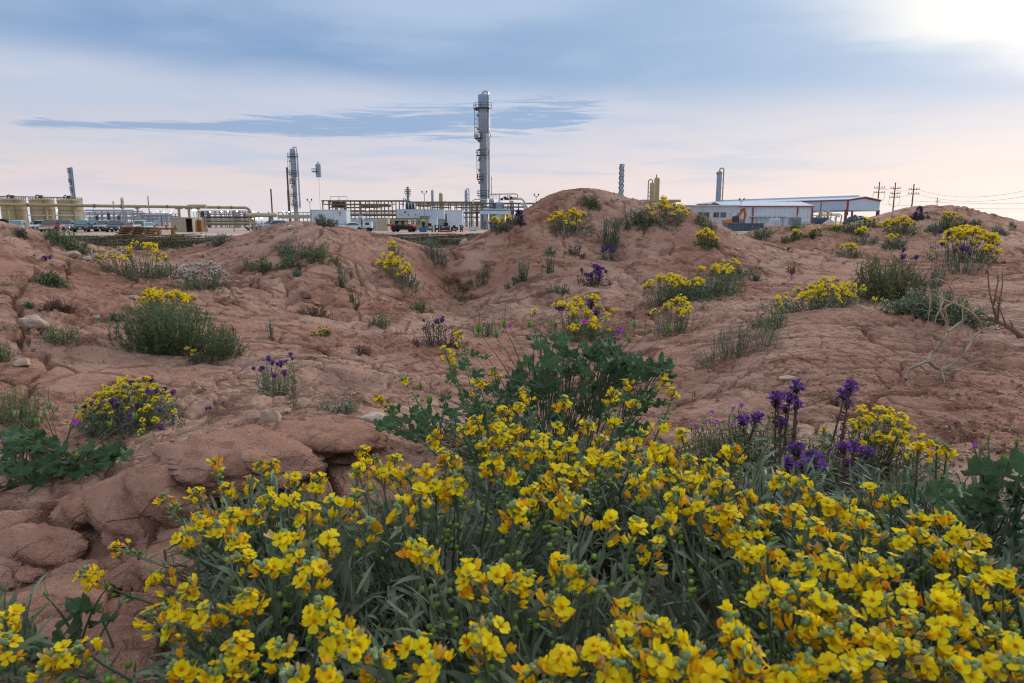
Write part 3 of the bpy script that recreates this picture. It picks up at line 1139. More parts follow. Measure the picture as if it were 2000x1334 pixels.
# ------------------------------------------------------------------ the big yellow bushes in front (one thing for each rootstock)
HEADS = [
    (225, 1070, .07), (170, 1125, .07), (320, 975, .12), (315, 1135, .12), (375, 1160, .14), (330, 1195, .12), (410, 1205, .15), (480, 1170, .17), (345, 1225, .12),
    (420, 905, .11), (510, 910, .13), (490, 945, .14), (440, 952, .13), (385, 965, .12), (450, 1010, .15), (505, 1005, .16), (560, 978, .16), (575, 935, .15),
    (520, 975, .15), (600, 1003, .17), (460, 1060, .16), (560, 1050, .18), (515, 1110, .18), (610, 1112, .19), (625, 1190, .19), (430, 1035, .15), (350, 1305, .13),
    (440, 1310, .15), (300, 1205, .11), (470, 1095, .16), (395, 1015, .13), (360, 1050, .12), (575, 1085, .18), (640, 1060, .18),
    (115, 1280, .10), (160, 1268, .10), (10, 1215, .10), (95, 1310, .09), (15, 1262, .09),
    (460, 1270, .17), (545, 1270, .18), (570, 1322, .18), (650, 1322, .19), (690, 1258, .19), (735, 1290, .19), (820, 1265, .19), (850, 1302, .19),
    (620, 942, .17), (690, 975, .19), (710, 885, .17), (700, 925, .18), (655, 985, .19), (720, 1030, .19), (742, 920, .18), (770, 903, .18), (800, 932, .19),
    (850, 855, .18), (870, 892, .19), (840, 922, .19), (905, 842, .19), (942, 870, .19), (890, 932, .2), (820, 967, .2), (780, 1000, .2), (930, 822, .19), (980, 805, .19),
    (1012, 795, .19), (1010, 842, .2), (1050, 857, .2), (1090, 837, .2), (1060, 882, .2), (1112, 870, .2), (1150, 832, .2), (1200, 822, .2), (1172, 860, .2),
    (1220, 872, .2), (1250, 852, .2), (1290, 832, .2), (1332, 852, .19), (1200, 902, .21), (1262, 900, .21), (1300, 882, .2), (1340, 902, .2), (1240, 942, .21),
    (1150, 912, .21), (1100, 922, .21), (1060, 942, .21), (1010, 932, .21), (960, 902, .21), (1130, 992, .21), (1000, 1002, .21), (1190, 1022, .21), (1050, 982, .21),
    (1100, 952, .21), (1300, 932, .21), (1350, 942, .2), (1390, 912, .2), (1430, 882, .19), (1412, 942, .2), (1360, 982, .21), (1420, 1002, .21), (1300, 1022, .21),
    (1240, 1032, .21), (1320, 982, .21), (1280, 1075, .21), (1460, 972, .2), (1500, 1002, .2), (1440, 1042, .2), (1480, 1032, .2), (1520, 942, .19), (1560, 952, .19),
    (1590, 972, .19), (1620, 992, .19), (1550, 1002, .2), (1580, 1032, .2), (1455, 1082, .2), (1500, 1082, .2), (1400, 1012, .2), (985, 850, .2), (1025, 885, .2),
    (870, 688, .27), (900, 655, .29), (790, 745, .23), (740, 778, .21), (935, 748, .24), (965, 727, .25), (1030, 768, .23), (1220, 752, .25), (1300, 745, .24), (1100, 787, .23), (1240, 792, .22),
    (880, 700, .25), (1315, 770, .22), (1195, 770, .22),
    (810, 1075, .2), (842, 1090, .2), (915, 1125, .2), (970, 1125, .2), (1030, 1132, .2), (1100, 1110, .2), (1140, 1122, .2), (1080, 1182, .2), (1000, 1150, .2),
    (930, 1240, .19), (945, 1268, .19),
    (1230, 1180, .2), (1270, 1222, .2), (1300, 1242, .2), (1215, 1242, .2), (1420, 1222, .2), (1440, 1252, .2), (1450, 1290, .2), (1280, 1300, .2),
    (1250, 1280, .2), (1170, 1280, .2), (1205, 1302, .2), (1090, 1292, .2), (1040, 1312, .2), (1360, 1280, .2), (1400, 1312, .2), (1470, 1302, .2), (1330, 1302, .2),
    (1500, 1170, .2), (1550, 1162, .2), (1530, 1192, .2), (1600, 1172, .2), (1570, 1222, .2), (1640, 1202, .2), (1652, 1232, .2), (1610, 1242, .2), (1700, 1102, .19),
    (1690, 1132, .19), (1740, 1112, .19), (1760, 1162, .19), (1720, 1182, .19), (1780, 1222, .19), (1760, 1272, .19), (1720, 1262, .19), (1700, 1302, .19),
    (1800, 1292, .18), (1640, 1312, .19), (1580, 1302, .19), (1530, 1322, .19), (1850, 1242, .18), (1880, 1202, .18), (1860, 1162, .18), (1900, 1142, .18),
    (1940, 1242, .17), (1970, 1262, .17), (1950, 1302, .17), (1990, 1312, .17), (1890, 1312, .17), (1850, 1302, .17), (1680, 1012, .18), (1700, 962, .17),
    (1740, 982, .17), (1650, 992, .18), (1790, 1012, .17), (1800, 1052, .17), (1840, 1082, .17), (1870, 1092, .17), (1900, 1062, .17), (1760, 1062, .18), (1700, 1042, .18),
    (1620, 1092, .19), (1570, 1112, .19), (1640, 1062, .19), (1830, 872, .22), (1850, 878, .21), (1840, 1012, .17), (1860, 1042, .17), (1910, 1102, .17), (1660, 1142, .19), (1820, 1182, .18),
    (1990, 1180, .17), (1960, 1130, .17),
]
BUSH = [  # root (x, y) in metres, radius of the leafy part, label
    (-.33, .86, .13, 'spreading yellow-flowered bush leaning over the broken dirt ledge', 240),
    (-.22, .585, .11, 'yellow-flowered bush sprawling onto bare dirt with strings of round green pods', 200),
    (-.50, .60, .025, 'sparse little yellow-flowered sprig standing alone on bare dirt below the ledge', 8),
    (-.10, .76, .19, 'large yellow-flowered bush with dark leafy gap between the ledge bush and the mallow-leaved plant', 420),
    (.02, .53, .19, 'low yellow-flowered bush with the widest open mat of dark narrow leaves', 460),
    (.10, 1.02, .19, 'yellow-flowered bush whose thick rim of bloom fronts the mallow-leaved plant', 420),
    (.02, 1.34, .13, 'tall thin-stalked yellow flowers rising through the mallow-leaved plant', 180),
    (.33, .90, .19, 'yellow-flowered bush packed with bloom and orange buds before the purple stalks', 420),
    (.27, .57, .17, 'yellow-flowered bush with many loose round green pods among its leaves', 340),
    (.50, .70, .17, 'yellow-flowered bush with scattered orange buds over pinkish gravel', 320),
    (.62, .92, .15, 'yellow-flowered bush below the purple stalks with one tall windblown stalk', 240),
    (.50, .48, .14, 'yellow-flowered bush with wide open blooms over dark soil', 260),
    (.74, .64, .13, 'yellow-flowered bush beside the trailing mallow-leaved plant', 200),
]


def near_bush():
    rs = np.random.RandomState(5)
    roots = []
    for x, y, r, lab, nl in BUSH:
        z = hz(x, y)
        e = empty('yellow_flower_bush', (x, y, z), lab, 'flower bush', 'yellow flower bushes in front')
        roots.append(e)
    bx = np.array([(b[0], b[1]) for b in BUSH])
    per = {i: [] for i in range(len(BUSH))}
    extra = []
    for px, py, lift in HEADS:
        dense = .65 if 800 < py < 960 and 640 < px < 1480 else .12
        if rs.rand() < dense and px > 300 and py > 800:
            extra.append((px + rs.uniform(-42, 42), py + rs.uniform(-20, 26), max(lift + rs.uniform(-.025, .012), .05)))
    for px, py, lift in HEADS + extra:
        w = on_ground(px, py, lift=lift)
        d = np.hypot(bx[:, 0] - w.x, bx[:, 1] - w.y) / np.array([b[2] for b in BUSH]) ** .5
        per[int(np.argmin(d))].append(w)
    for bi, (x, y, r, lab, nl) in enumerate(BUSH):
        root = roots[bi]
        z0 = root.location.z
        fol = MM()
        hs = per[bi]
        # leafy body
        n = nl
        a = rs.uniform(0, 6.283, n)
        f = np.sqrt(rs.uniform(0, 1, n))
        R = r * 1.15
        p0 = np.stack([.35 * R * f * np.cos(a), .35 * R * f * np.sin(a), np.full(n, -.01)], -1)
        p2 = np.stack([R * f * np.cos(a), R * f * np.sin(a), .165 * (1 - .5 * f ** 2) * rs.uniform(.55, 1.05, n)], -1)
        for i in range(n):
            p0[i, 2] = hz(x + p0[i, 0], y + p0[i, 1]) - z0 - .005
            p2[i, 2] += hz(x + p2[i, 0], y + p2[i, 1]) - z0
        p1 = p0 * .45 + p2 * .55 + rs.randn(n, 3) * .01
        p1[:, 2] = p0[:, 2] + (p2[:, 2] - p0[:, 2]) * .65
        fol.add(stalks(p0, p1, p2, .0011, .0007, 3, 3), M_STEM)
        kk = 7
        t = rs.uniform(.25, 1.0, (n, kk))[:, :, None]
        pts = p0[:, None] * (1 - t) ** 2 + 2 * p1[:, None] * t * (1 - t) + p2[:, None] * t ** 2
        dr = unit(p2 - p0)[:, None] * .8 + rs.randn(n, kk, 3) * .45
        dr[..., 2] += .2
        pts, dr = pts.reshape(-1, 3), dr.reshape(-1, 3)
        m = len(pts)
        fol.add(blades(pts, dr, .034 * rs.uniform(.55, 1.35, m), .0046 * rs.uniform(.7, 1.3, m), rs.uniform(-.1, .55, m), rs, 3, np.array([.45, 1.0, .8, .1])), M_LEAF)
        # one part for each flowering stalk
        for w in hs:
            tip = np.array([w.x - x, w.y - y, w.z - z0])
            hr = np.hypot(tip[0], tip[1])
            b = np.array([tip[0] * .25, tip[1] * .25, 0.0]) + rs.randn(3) * .012
            b[2] = hz(x + b[0], y + b[1]) - z0 - .005
            c = b * .35 + tip * .65
            c[2] = b[2] + (tip[2] - b[2]) * .45
            side = rs.randn(3) * .03
            ax = unit(tip - c + np.array([0, -.015, .03]) + side * .5)
            mm = MM()
            b1, c1, t1 = b[None], c[None], tip[None]
            mm.add(stalks(b1, c1, t1, .0016, .0012, 6, 5), M_STEM)
            # leaves of the stalk
            k = 16
            t = rs.uniform(.25, .93, k)[:, None]
            pp = b1 * (1 - t) ** 2 + 2 * c1 * t * (1 - t) + t1 * t ** 2
            dd = unit(tip - b)[None] * .7 + rs.randn(k, 3) * .5 + np.array([0, 0, .2])
            mm.add(blades(pp, dd, .026 * rs.uniform(.5, 1.3, k), .0046 * rs.uniform(.7, 1.3, k), rs.uniform(0, .5, k), rs, 3, np.array([.45, 1.0, .8, .1])), M_LEAF)
            # a frame round the head's axis
            u = unit(np.cross(ax, np.array([.3, .9, .2])))
            v = np.cross(ax, u)

            def ring(nn, out_lo, out_hi, el_lo, el_hi, dn_lo, dn_hi):
                az = rs.uniform(0, 6.283, nn)
                el = rs.uniform(el_lo, el_hi, nn)
                dirs = (u[None] * np.cos(az)[:, None] + v[None] * np.sin(az)[:, None]) * np.cos(el)[:, None] + ax[None] * np.sin(el)[:, None]
                root_p = tip[None] - ax[None] * rs.uniform(dn_lo, dn_hi, nn)[:, None]
                ln = rs.uniform(out_lo, out_hi, nn)[:, None]
                return root_p, root_p + dirs * ln, dirs
            # sage buds on top
            nb = rs.randint(5, 11)
            _, p, d = ring(nb, .003, .009, .5, 1.5, -.004, .003)
            mm.add(ovals(p, d, .0032, .0021), M_BUD)
            # closed and fading flowers below the open ones
            for cnt, mt in ((rs.randint(1, 5), M_ORANGE), (rs.randint(0, 4), M_WILT), (rs.randint(2, 6), M_PETAL_I)):
                q, p, d = ring(cnt, .007, .016, -.1, 1.0, .002, .026)
                mm.add(stalks(q, (q + p) / 2, p, .0006, .0006, 1, 3), M_STEM)
                mm.add(closed_buds(p - d * .002, d + ax * .7, .0085, .0040, rs), mt)
            # round pods down the stalk
            cnt = rs.randint(0, 9) + (6 if hr > .16 else 0)
            if cnt:
                az = rs.uniform(0, 6.283, cnt)
                dn = rs.uniform(.025, .085, cnt)
                tt = np.clip(1 - dn / max(np.linalg.norm(tip - b), .05), .2, 1)[:, None]
                q = b1 * (1 - tt) ** 2 + 2 * c1 * tt * (1 - tt) + t1 * tt ** 2
                d = (u[None] * np.cos(az)[:, None] + v[None] * np.sin(az)[:, None]) + ax[None] * .5 + np.array([0, 0, .2])
                p = q + unit(d) * .011
                mm.add(stalks(q, (q + p) / 2, p, .0005, .0005, 1, 3), M_STEM)
                mm.add(ovals(p, unit(d), .0033 * rs.uniform(.8, 1.15, cnt), .0032), M_POD)
            head = mm.obj('flower_head', root)
            nf = rs.choice([2, 3, 3, 4, 4, 5])
            q, p, d = ring(nf, .006, .0115, .15, 1.2, -.003, .010)
            d = unit(d + ax * .35 + np.array([0, 0, .45]))
            for i in range(nf):
                place(FLOWERS[rs.randint(len(FLOWERS))], 'yellow_flower', head, p[i], d[i], .0088 * rs.uniform(.68, 1.2), rs.uniform(0, 6.28))
        fol.obj('foliage', root, kind='stuff')


near_bush()


# ------------------------------------------------------------------ mallow-leaved plants with beaked fruits
def lobed_leaf(name, seed, mat):
    rs = np.random.RandomState(seed)
    n = 33
    th = np.linspace(rad(-158), rad(158), n)
    V = [(0, 0, 0)]
    for ring, rr in ((1, .5), (2, 1.0)):
        for i, t in enumerate(th):
            lobe = .70 + .30 * abs(math.cos(2.5 * t)) ** .7
            teeth = 1 + (.07 if i % 2 else -.05)
            r = rr * (lobe * teeth if ring == 2 else .5 + .5 * lobe) * rs.uniform(.95, 1.05)
            z = .24 * r * math.cos(5 * t) * (.5 + .5 * rr) + .16 * r * r - .10 * rr ** 3 + rs.uniform(-.02, .02)
            V.append((r * math.sin(t), r * math.cos(t) + .1, z))
    Q = []
    for i in range(0, n - 1, 2):
        Q.append((0, 1 + i + 2, 1 + i + 1, 1 + i))
    for i in range(n - 1):
        a = 1 + i
        Q.append((a, a + 1, a + 1 + n, a + n))
    mm = MM()
    mm.add((np.array(V), np.array(Q)), mat)
    return mm.mesh(name)


LOBED = [lobed_leaf('leaf', 80 + i, M_LEAF_DARK) for i in range(4)]


def beak(name, seed):
    rs = np.random.RandomState(seed)
    mm = MM()
    c = np.array([[.006 * math.cos(a), .006 * math.sin(a), .3] for a in (0, 2.1, 4.2)]) * np.array([18, 18, 1])
    mm.add(ovals(c, np.tile([0, 0, 1.0], (3, 1)) + c * np.array([.6, .6, 0]), .30, .105), M_POD if seed % 2 else M_BUD)
    mm.add(stalks(np.array([[0, 0, .35]]), np.array([[.03, 0, .8]]), np.array([[rs.uniform(-.1, .1), .05, 1.75]]), .035, .010, 4, 5), M_STEM_RED)
    return mm.mesh(name)


BEAK = [beak('beaked_fruit', i) for i in range(4)]


def leafy_plant(label, base, leaves, beaks, flowers, leaf_px, seed, spread=.12):
    """leaves etc. are photo pixels; they hang in the air round the plant's own root"""
    rs = np.random.RandomState(seed)
    root = empty('mallow_leaved_plant', base, label, 'leafy plant', 'mallow-leaved plants')
    b = np.array(base)
    mm = MM()
    k = base[1] / FPX
    Y0 = base[1]
    p0s, p2s, main = [], [], []

    def put(px, py, dy):
        w = W(px, py, Y0 + dy)
        g = hz(w.x, w.y) + .008
        return np.array([w.x, w.y, max(w.z, g)]) - b
    for px, py in leaves:
        p = put(px, py, rs.uniform(-spread, spread))
        up = unit(np.array([rs.uniform(-.5, .5), rs.uniform(-.75, .15), rs.uniform(.45, 1.0)]))
        o = place(LOBED[rs.randint(4)], 'leaf', root, p, up, leaf_px * .5 * k * rs.uniform(.65, 1.25), rs.uniform(0, 6.28))
        if len(p2s) > 6 and rs.rand() < .72:
            j = int(np.argmin([np.hypot(*(np.array(q[:2]) - p[:2])) + (0 if m_ else 9) for q, m_ in zip(p2s, main)]))
            p0s.append(list(np.array(p0s[j]) * .3 + np.array(p2s[j]) * .7))
            main.append(False)
        else:
            p0s.append([p[0] * .45 + rs.uniform(-.03, .03), p[1] * .45 + rs.uniform(-.03, .03), -.02])
            main.append(True)
        p2s.append(p)
    for px, py in beaks:
        p = put(px, py, rs.uniform(-spread, spread))
        place(BEAK[rs.randint(4)], 'beaked_fruit', root, p, unit(np.array([rs.uniform(-.15, .15), rs.uniform(-.1, .1), 1.0])), 26 * k * rs.uniform(.8, 1.2), rs.uniform(0, 6.28))
        p0s.append([rs.uniform(-.02, .02), rs.uniform(-.02, .02), -.01])
        p2s.append(p)
    for px, py in flowers:
        p = put(px, py, rs.uniform(-spread, spread))
        place(SMALL_MAG[rs.randint(2)], 'magenta_flower', root, p, unit(np.array([rs.uniform(-.5, .5), -.6, .6])), 6.5 * k, rs.uniform(0, 6.28))
        p0s.append([rs.uniform(-.02, .02), rs.uniform(-.02, .02), -.01])
        p2s.append(p)
    p0, p2 = np.array(p0s), np.array(p2s)
    p1 = p0 * .5 + p2 * .5
    p1[:, 2] = p0[:, 2] + (p2[:, 2] - p0[:, 2]) * .72
    mm.add(stalks(p0, p1, p2, .0016, .0009, 6, 5), M_STEM if seed != 4 else M_STEM_RED)
    mm.obj('stalks', root, kind='stuff')
    return root


def scatter(rs, n, boxes):
    out = []
    for i in range(n):
        x0, y0, x1, y1 = boxes[rs.randint(len(boxes))]
        out.append((rs.uniform(x0, x1), rs.uniform(y0, y1)))
    return out


def base_at(px, Y):
    w = W(px, 700, Y)
    return (w.x, w.y, hz(w.x, w.y))


rs_ = np.random.RandomState(91)
leafy_plant('dark mallow-leaved plant with beaked seed pods behind the thickest yellow bloom', base_at(1090, 1.52),
            scatter(rs_, 235, [(740, 800, 900, 850), (860, 770, 1290, 850), (900, 690, 1300, 800), (960, 670, 1230, 760), (1040, 650, 1200, 720), (1180, 690, 1310, 740), (880, 720, 1100, 810), (1000, 740, 1260, 830)]),
            [(820, 760), (838, 790), (795, 745), (985, 640), (1035, 640), (1085, 640), (970, 660), (1240, 640), (1260, 655), (1155, 745), (1230, 668), (1310, 650), (935, 650)],
            [(995, 637), (1205, 655), (1140, 630), (1212, 645)], 34, 3, .20)
leafy_plant('dark mallow-leaved plant rooted behind the broken dirt ledge', base_at(95, 1.42),
            scatter(rs_, 110, [(0, 880, 220, 975), (60, 865, 225, 930), (0, 900, 120, 990), (100, 880, 240, 920), (20, 845, 90, 880)]),
            [(75, 830), (30, 815), (90, 815), (262, 820), (95, 800), (215, 835), (150, 800)], [(5, 856), (55, 873), (147, 824)], 38, 4, .13)
leafy_plant('trailing mallow-leaved plant tangled with the yellow bushes', base_at(1985, .80),
            scatter(rs_, 34, [(1850, 920, 2000, 1050), (1900, 880, 2040, 1130), (1880, 1020, 2030, 1150), (1820, 960, 1950, 1010)]),
            [(1915, 880), (1960, 900), (1985, 870), (1930, 860)], [(1902, 870), (1962, 1035)], 66, 5, .07)
leafy_plant('small mallow-leaved plant on bare dirt with one fat green pod', base_at(85, .66),
            [(20, 1300), (45, 1290), (70, 1270), (145, 1205), (160, 1190), (200, 1215), (95, 1310), (0, 1325), (130, 1250), (10, 1290), (60, 1325)],
            [(90, 1165), (208, 1150), (235, 1185)], [], 85, 6, .04)

# ------------------------------------------------------------------ plants further off: (kind, column, row, width, height) in photo pixels
Y = 'yellow'
FB, SH, TU = 'flower bush', 'shrub', 'tuft'
clump('yellow_flower_bush', 'dense round bush of small yellow flowers with purple ones mixed in', FB, 255, 835, 205, 110, M_LEAF, 260, 8, .02, .0035, YHEAD, 175, 12, 101, .8, .35, mix=(CURL, .16))
clump('green_bush', 'large feathery green bush with upright stems under a yellow-flowered one', SH, 335, 690, 190, 118, M_LEAF_FRESH, 330, 18, .020, .004, seed=102, erect=.75, squash=.7)
clump('yellow_flower_bush', 'yellow-flowered bush showing above the large feathery green bush', FB, 335, 622, 125, 60, M_LEAF_FRESH, 90, 8, .02, .003, YHEAD, 48, 14, 103, .6, .7)
clump('green_bush', 'yellowish green grassy bush beside the feathery one', SH, 437, 695, 85, 75, M_LEAF_FRESH, 100, 10, .02, .003, seed=104, erect=.6)
clump('yellow_flower_bush', 'loose bush of yellow and faded pink flowers in the dip before the parked cars', FB, 262, 548, 125, 58, M_LEAF, 90, 8, .022, .004, YHEAD, 32, 11, 105, mix=(PINK, .45), erect=.6)
clump('yellow_flower_bush', 'tall thin yellow-flowered plant beside the pale pink bush', FB, 292, 545, 70, 75, M_LEAF, 36, 7, .022, .004, YHEAD, 16, 13, 106, erect=.85)
clump('pale_flower_bush', 'round bush covered in pale pink and white blossom', FB, 392, 564, 112, 62, M_LEAF, 110, 8, .02, .004, PINK, 74, 9, 107, mix=(WHITE, .4), erect=.45)
clump('pale_flower_bush', 'low spray of white blossom beside the pink bush', FB, 330, 535, 60, 30, M_LEAF, 50, 6, .02, .004, WHITE, 22, 7, 108)
clump('yellow_flower_bush', 'compact yellow-flowered bush alone on the slope above the empty hollow', FB, 783, 551, 92, 50, M_LEAF_SAGE, 85, 8, .022, .004, YHEAD, 42, 12, 109, erect=.55)
clump('yellow_flower_bush', 'tiny yellow-flowered plant just above the compact one', FB, 772, 497, 30, 22, M_LEAF_SAGE, 26, 6, .02, .005, YHEAD, 9, 8, 110)
clump('yellow_flower_bush', 'yellow-flowered bush near the top of the tallest mound with a grey tuft beside it', FB, 1112, 452, 88, 42, M_LEAF, 80, 8, .03, .006, YHEAD, 38, 10, 111)
clump('white_flower_bush', 'dark leafy bush dotted white on the shoulder of the tallest mound', FB, 1245, 438, 72, 34, M_LEAF_DARK, 70, 8, .03, .006, WHITE, 14, 5, 112)
clump('yellow_flower_bush', 'broad yellow-flowered bush on the shoulder of the tallest mound', FB, 1300, 440, 92, 42, M_LEAF, 80, 8, .03, .006, YHEAD, 42, 10, 113, erect=.6)
clump('yellow_flower_bush', 'round yellow-flowered cushion alone on the bare flank of the tallest mound', FB, 1381, 481, 50, 34, M_LEAF_FRESH, 60, 8, .028, .006, YHEAD, 30, 10, 114)
clump('yellow_flower_bush', 'wide loose yellow-flowered bush in the valley behind the mallow-leaved plant', FB, 1130, 655, 185, 80, M_LEAF, 130, 8, .025, .004, YHEAD, 44, 14, 115, erect=.6, mix=(CURL, .08))
clump('yellow_flower_bush', 'lower yellow-flowered bush below the wide loose one', FB, 1150, 665, 90, 50, M_LEAF_DARK, 60, 8, .022, .004, YHEAD, 26, 12, 116)
clump('yellow_flower_bush', 'long low bush of grey-green leaves with yellow flowers at one end', FB, 1385, 572, 150, 58, M_LEAF, 150, 9, .035, .005, YHEAD, 16, 14, 117, erect=.7)
clump('yellow_flower_bush', 'end of the long low yellow band climbing the slope', FB, 1430, 540, 90, 34, M_LEAF, 70, 9, .035, .005, YHEAD, 9, 11, 217, erect=.5)
clump('yellow_flower_bush', 'middle of the long low yellow band on the slope', FB, 1345, 585, 110, 44, M_LEAF, 90, 9, .035, .005, YHEAD, 14, 13, 218, erect=.5)
clump('yellow_flower_bush', 'yellow-flowered bush joined to the long low grey-green one', FB, 1300, 592, 80, 60, M_LEAF, 70, 8, .03, .005, YHEAD, 20, 15, 118, erect=.7)
clump('yellow_flower_bush', 'straggly yellow-flowered bush at the foot of the smooth bare hummock', FB, 1320, 652, 95, 75, M_LEAF, 64, 8, .025, .004, YHEAD, 17, 15, 119, erect=.7)
clump('yellow_flower_bush', 'dense sweep of yellow flowers along the back of the smooth bare hummock', FB, 1600, 605, 200, 62, M_LEAF, 150, 8, .028, .005, YHEAD, 92, 12, 120, erect=.5)
clump('yellow_flower_bush', 'brightest yellow-flowered bush on the flank of the far mound', FB, 1885, 512, 118, 72, M_LEAF_FRESH, 110, 8, .035, .006, YHEAD, 60, 14, 121, erect=.7)
clump('grassy_bush', 'grey-green bush with many dry brown upright stems', SH, 1725, 588, 130, 96, M_LEAF_FRESH, 240, 9, .032, .007, seed=122, erect=.8, stem_mat=M_STEM_RED)
clump('grey_shrub', 'low spreading grey-green shrub behind the bleached dead branch', SH, 1835, 628, 180, 66, M_LEAF, 210, 10, .028, .008, seed=123, erect=.6)
clump('yellow_flower_bush', 'low yellow-flowered patch at the middle of the far mound', FB, 1760, 455, 75, 32, M_LEAF_FRESH, 70, 7, .04, .008, YHEAD, 32, 10, 124)
clump('yellow_flower_bush', 'small yellow-flowered plant on the crest beside the warehouse post', FB, 1697, 444, 40, 18, M_LEAF, 40, 7, .04, .008, YHEAD, 10, 8, 125)
clump('yellow_flower_bush', 'little patch of bright yellow blossom beside a dark green tuft', FB, 1682, 462, 28, 18, M_LEAF, 30, 6, .035, .008, YHEAD, 13, 10, 126)
clump('green_bush', 'upright green bush with a few yellow flowers near the far mound summit', FB, 1850, 448, 50, 36, M_LEAF_FRESH, 60, 8, .05, .009, YHEAD, 12, 8, 127, erect=.8)
clump('green_bush', 'grey-green bush with sparse yellow flowers low on the far mound', FB, 1745, 484, 55, 28, M_LEAF_SAGE, 60, 8, .04, .007, YHEAD, 7, 8, 128)
clump('yellow_flower_bush', 'few yellow flowers behind the bush of dry brown stems', FB, 1660, 502, 60, 26, M_LEAF, 40, 7, .035, .007, YHEAD, 13, 9, 129)
clump('yellow_flower_bush', 'yellow-flowered plant in the bare dip below the gravel pile', FB, 1545, 469, 42, 20, M_LEAF_FRESH, 44, 7, .04, .008, YHEAD, 13, 7, 130)
clump('yellow_flower_bush', 'low yellow-flowered plant right under the gravel pile', FB, 1588, 465, 28, 18, M_LEAF_FRESH, 34, 7, .04, .008, YHEAD, 8, 6, 131)
clump('yellow_flower_bush', 'thin line of yellow flowers along the crest before the dark pipe', FB, 1640, 452, 60, 14, M_LEAF_FRESH, 50, 6, .035, .008, YHEAD, 17, 5, 132)
clump('yellow_flower_bush', 'yellow-flowered bush low on the side of the tallest mound toward the tower skid', FB, 978, 452, 50, 34, M_LEAF_SAGE, 50, 7, .035, .007, YHEAD, 20, 9, 133, erect=.7)
clump('purple_flower_plant', 'purple-flowered plant beside the yellow bush on the tower side of the tallest mound', FB, 1010, 437, 36, 22, M_FUZZ, 34, 6, .03, .007, CURL, 15, 8, 134)
clump('orange_flower_plant', 'tiny plant with orange blossom on the flat bare slope', FB, 630, 655, 40, 20, M_LEAF_FRESH, 30, 6, .018, .004, OHEAD, 18, 7, 135)
clump('yellow_flower_bush', 'tiny yellow-flowered sprig below the grassy bush', FB, 378, 713, 26, 30, M_LEAF_SAGE, 18, 6, .014, .003, YHEAD, 7, 8, 136, erect=.9)
clump('yellow_flower_bush', 'patch of tiny yellow flowers under the dark mallow leaves by the ledge', FB, 60, 1000, 140, 40, M_LEAF_FRESH, 50, 5, .014, .003, YHEAD, 18, 12, 137, at=Vector(base_at(60, 1.40)))
clump('green_bush', 'dense green bush with a few magenta blooms behind the purple stalks', SH, 1430, 905, 230, 125, M_LEAF_FRESH, 170, 10, .016, .003, SMALL_MAG, 9, 13, 138, erect=.6)
clump('yellow_flower_bush', 'leafy bush with soft yellow flowers standing behind the purple stalks', FB, 1690, 915, 210, 140, M_LEAF_FRESH, 150, 9, .018, .003, YHEAD, 42, 21, 139, erect=.6)
clump('green_bush', 'low green undergrowth round the feet of the purple stalks', SH, 1600, 965, 260, 90, M_LEAF_FRESH, 150, 10, .015, .003, SMALL_MAG, 8, 11, 140, erect=.5)

clump('purple_flower_plant', 'dark cushion of purple flowers on the lower slope of the tallest mound', FB, 1165, 554, 58, 38, M_FUZZ, 56, 7, .022, .005, CURL, 32, 10, 141)
clump('purple_flower_plant', 'smaller purple-flowered plant below a burrow hole in the tallest mound', FB, 1190, 507, 40, 28, M_LEAF, 36, 6, .024, .005, CURL, 14, 9, 142)
clump('purple_flower_plant', 'leafy rosette carrying one purple flower head on the cracked slope', FB, 100, 556, 48, 26, M_LEAF_FRESH, 36, 7, .035, .008, seed=143)
clump('purple_flower_plant', 'single purple head rising above a leafy rosette', FB, 97, 548, 14, 42, M_LEAF, 4, 5, .012, .004, CURL, 4, 12, 144, erect=1.0)
clump('purple_flower_plant', 'purple-flowered plant with woolly dark leaves on the bare flat above the white rock', FB, 540, 768, 90, 78, M_LEAF, 60, 9, .014, .003, CURL, 17, 12, 145, erect=.6, wild=.5)
clump('green_stalk_plant', 'single upright green stalk beside the woolly purple plant', 'plant', 577, 795, 22, 100, M_LEAF_FRESH, 5, 14, .018, .003, CURL, 3, 10, 146, erect=1.0)
clump('purple_flower_plant', 'faded brownish purple plant in the valley floor', FB, 852, 675, 88, 62, M_FUZZ, 70, 8, .018, .004, CURL, 9, 10, 147, erect=.6, mix=(PINK, .2))
clump('purple_flower_plant', 'dark purple plant near the summit of the far mound', FB, 1795, 428, 30, 22, M_FUZZ, 40, 7, .04, .008, CURL, 15, 7, 148)
clump('purple_flower_plant', 'purple flowers in front of the brightest yellow bush', FB, 1875, 535, 75, 52, M_LEAF_SAGE, 44, 7, .03, .006, CURL, 9, 11, 149, erect=.8)
clump('purple_flower_plant', 'tall dark-stemmed purple plant beside the brightest yellow bush', FB, 1818, 590, 30, 130, M_LEAF, 9, 14, .02, .005, CURL, 6, 11, 150, erect=1.0)
clump('purple_flower_plant', 'flat purple flower heads over the bush of dry brown stems', FB, 1765, 545, 50, 60, M_LEAF, 12, 8, .02, .005, CURL, 6, 13, 151, erect=.9)
clump('purple_flower_plant', 'lone purple sprig behind the dirt ledge', FB, 410, 830, 22, 32, M_LEAF, 4, 6, .01, .003, CURL, 3, 11, 152, erect=1.0)
clump('purple_flower_plant', 'short purple sprig beside the dark purple cushion', FB, 1132, 552, 14, 24, M_FUZZ, 5, 8, .02, .005, CURL, 2, 8, 153, erect=1.0)
clump('purple_flower_plant', 'tiny purple sprig on the bare saddle', FB, 1540, 494, 16, 14, M_FUZZ, 6, 5, .02, .005, CURL, 4, 6, 154)
clump('white_flower_plant', 'small stiff plant with white blossom on the dirt ledge', FB, 488, 892, 62, 46, M_LEAF_SAGE, 20, 14, .012, .003, WHITE_FL, 7, 9, 155, erect=.8)

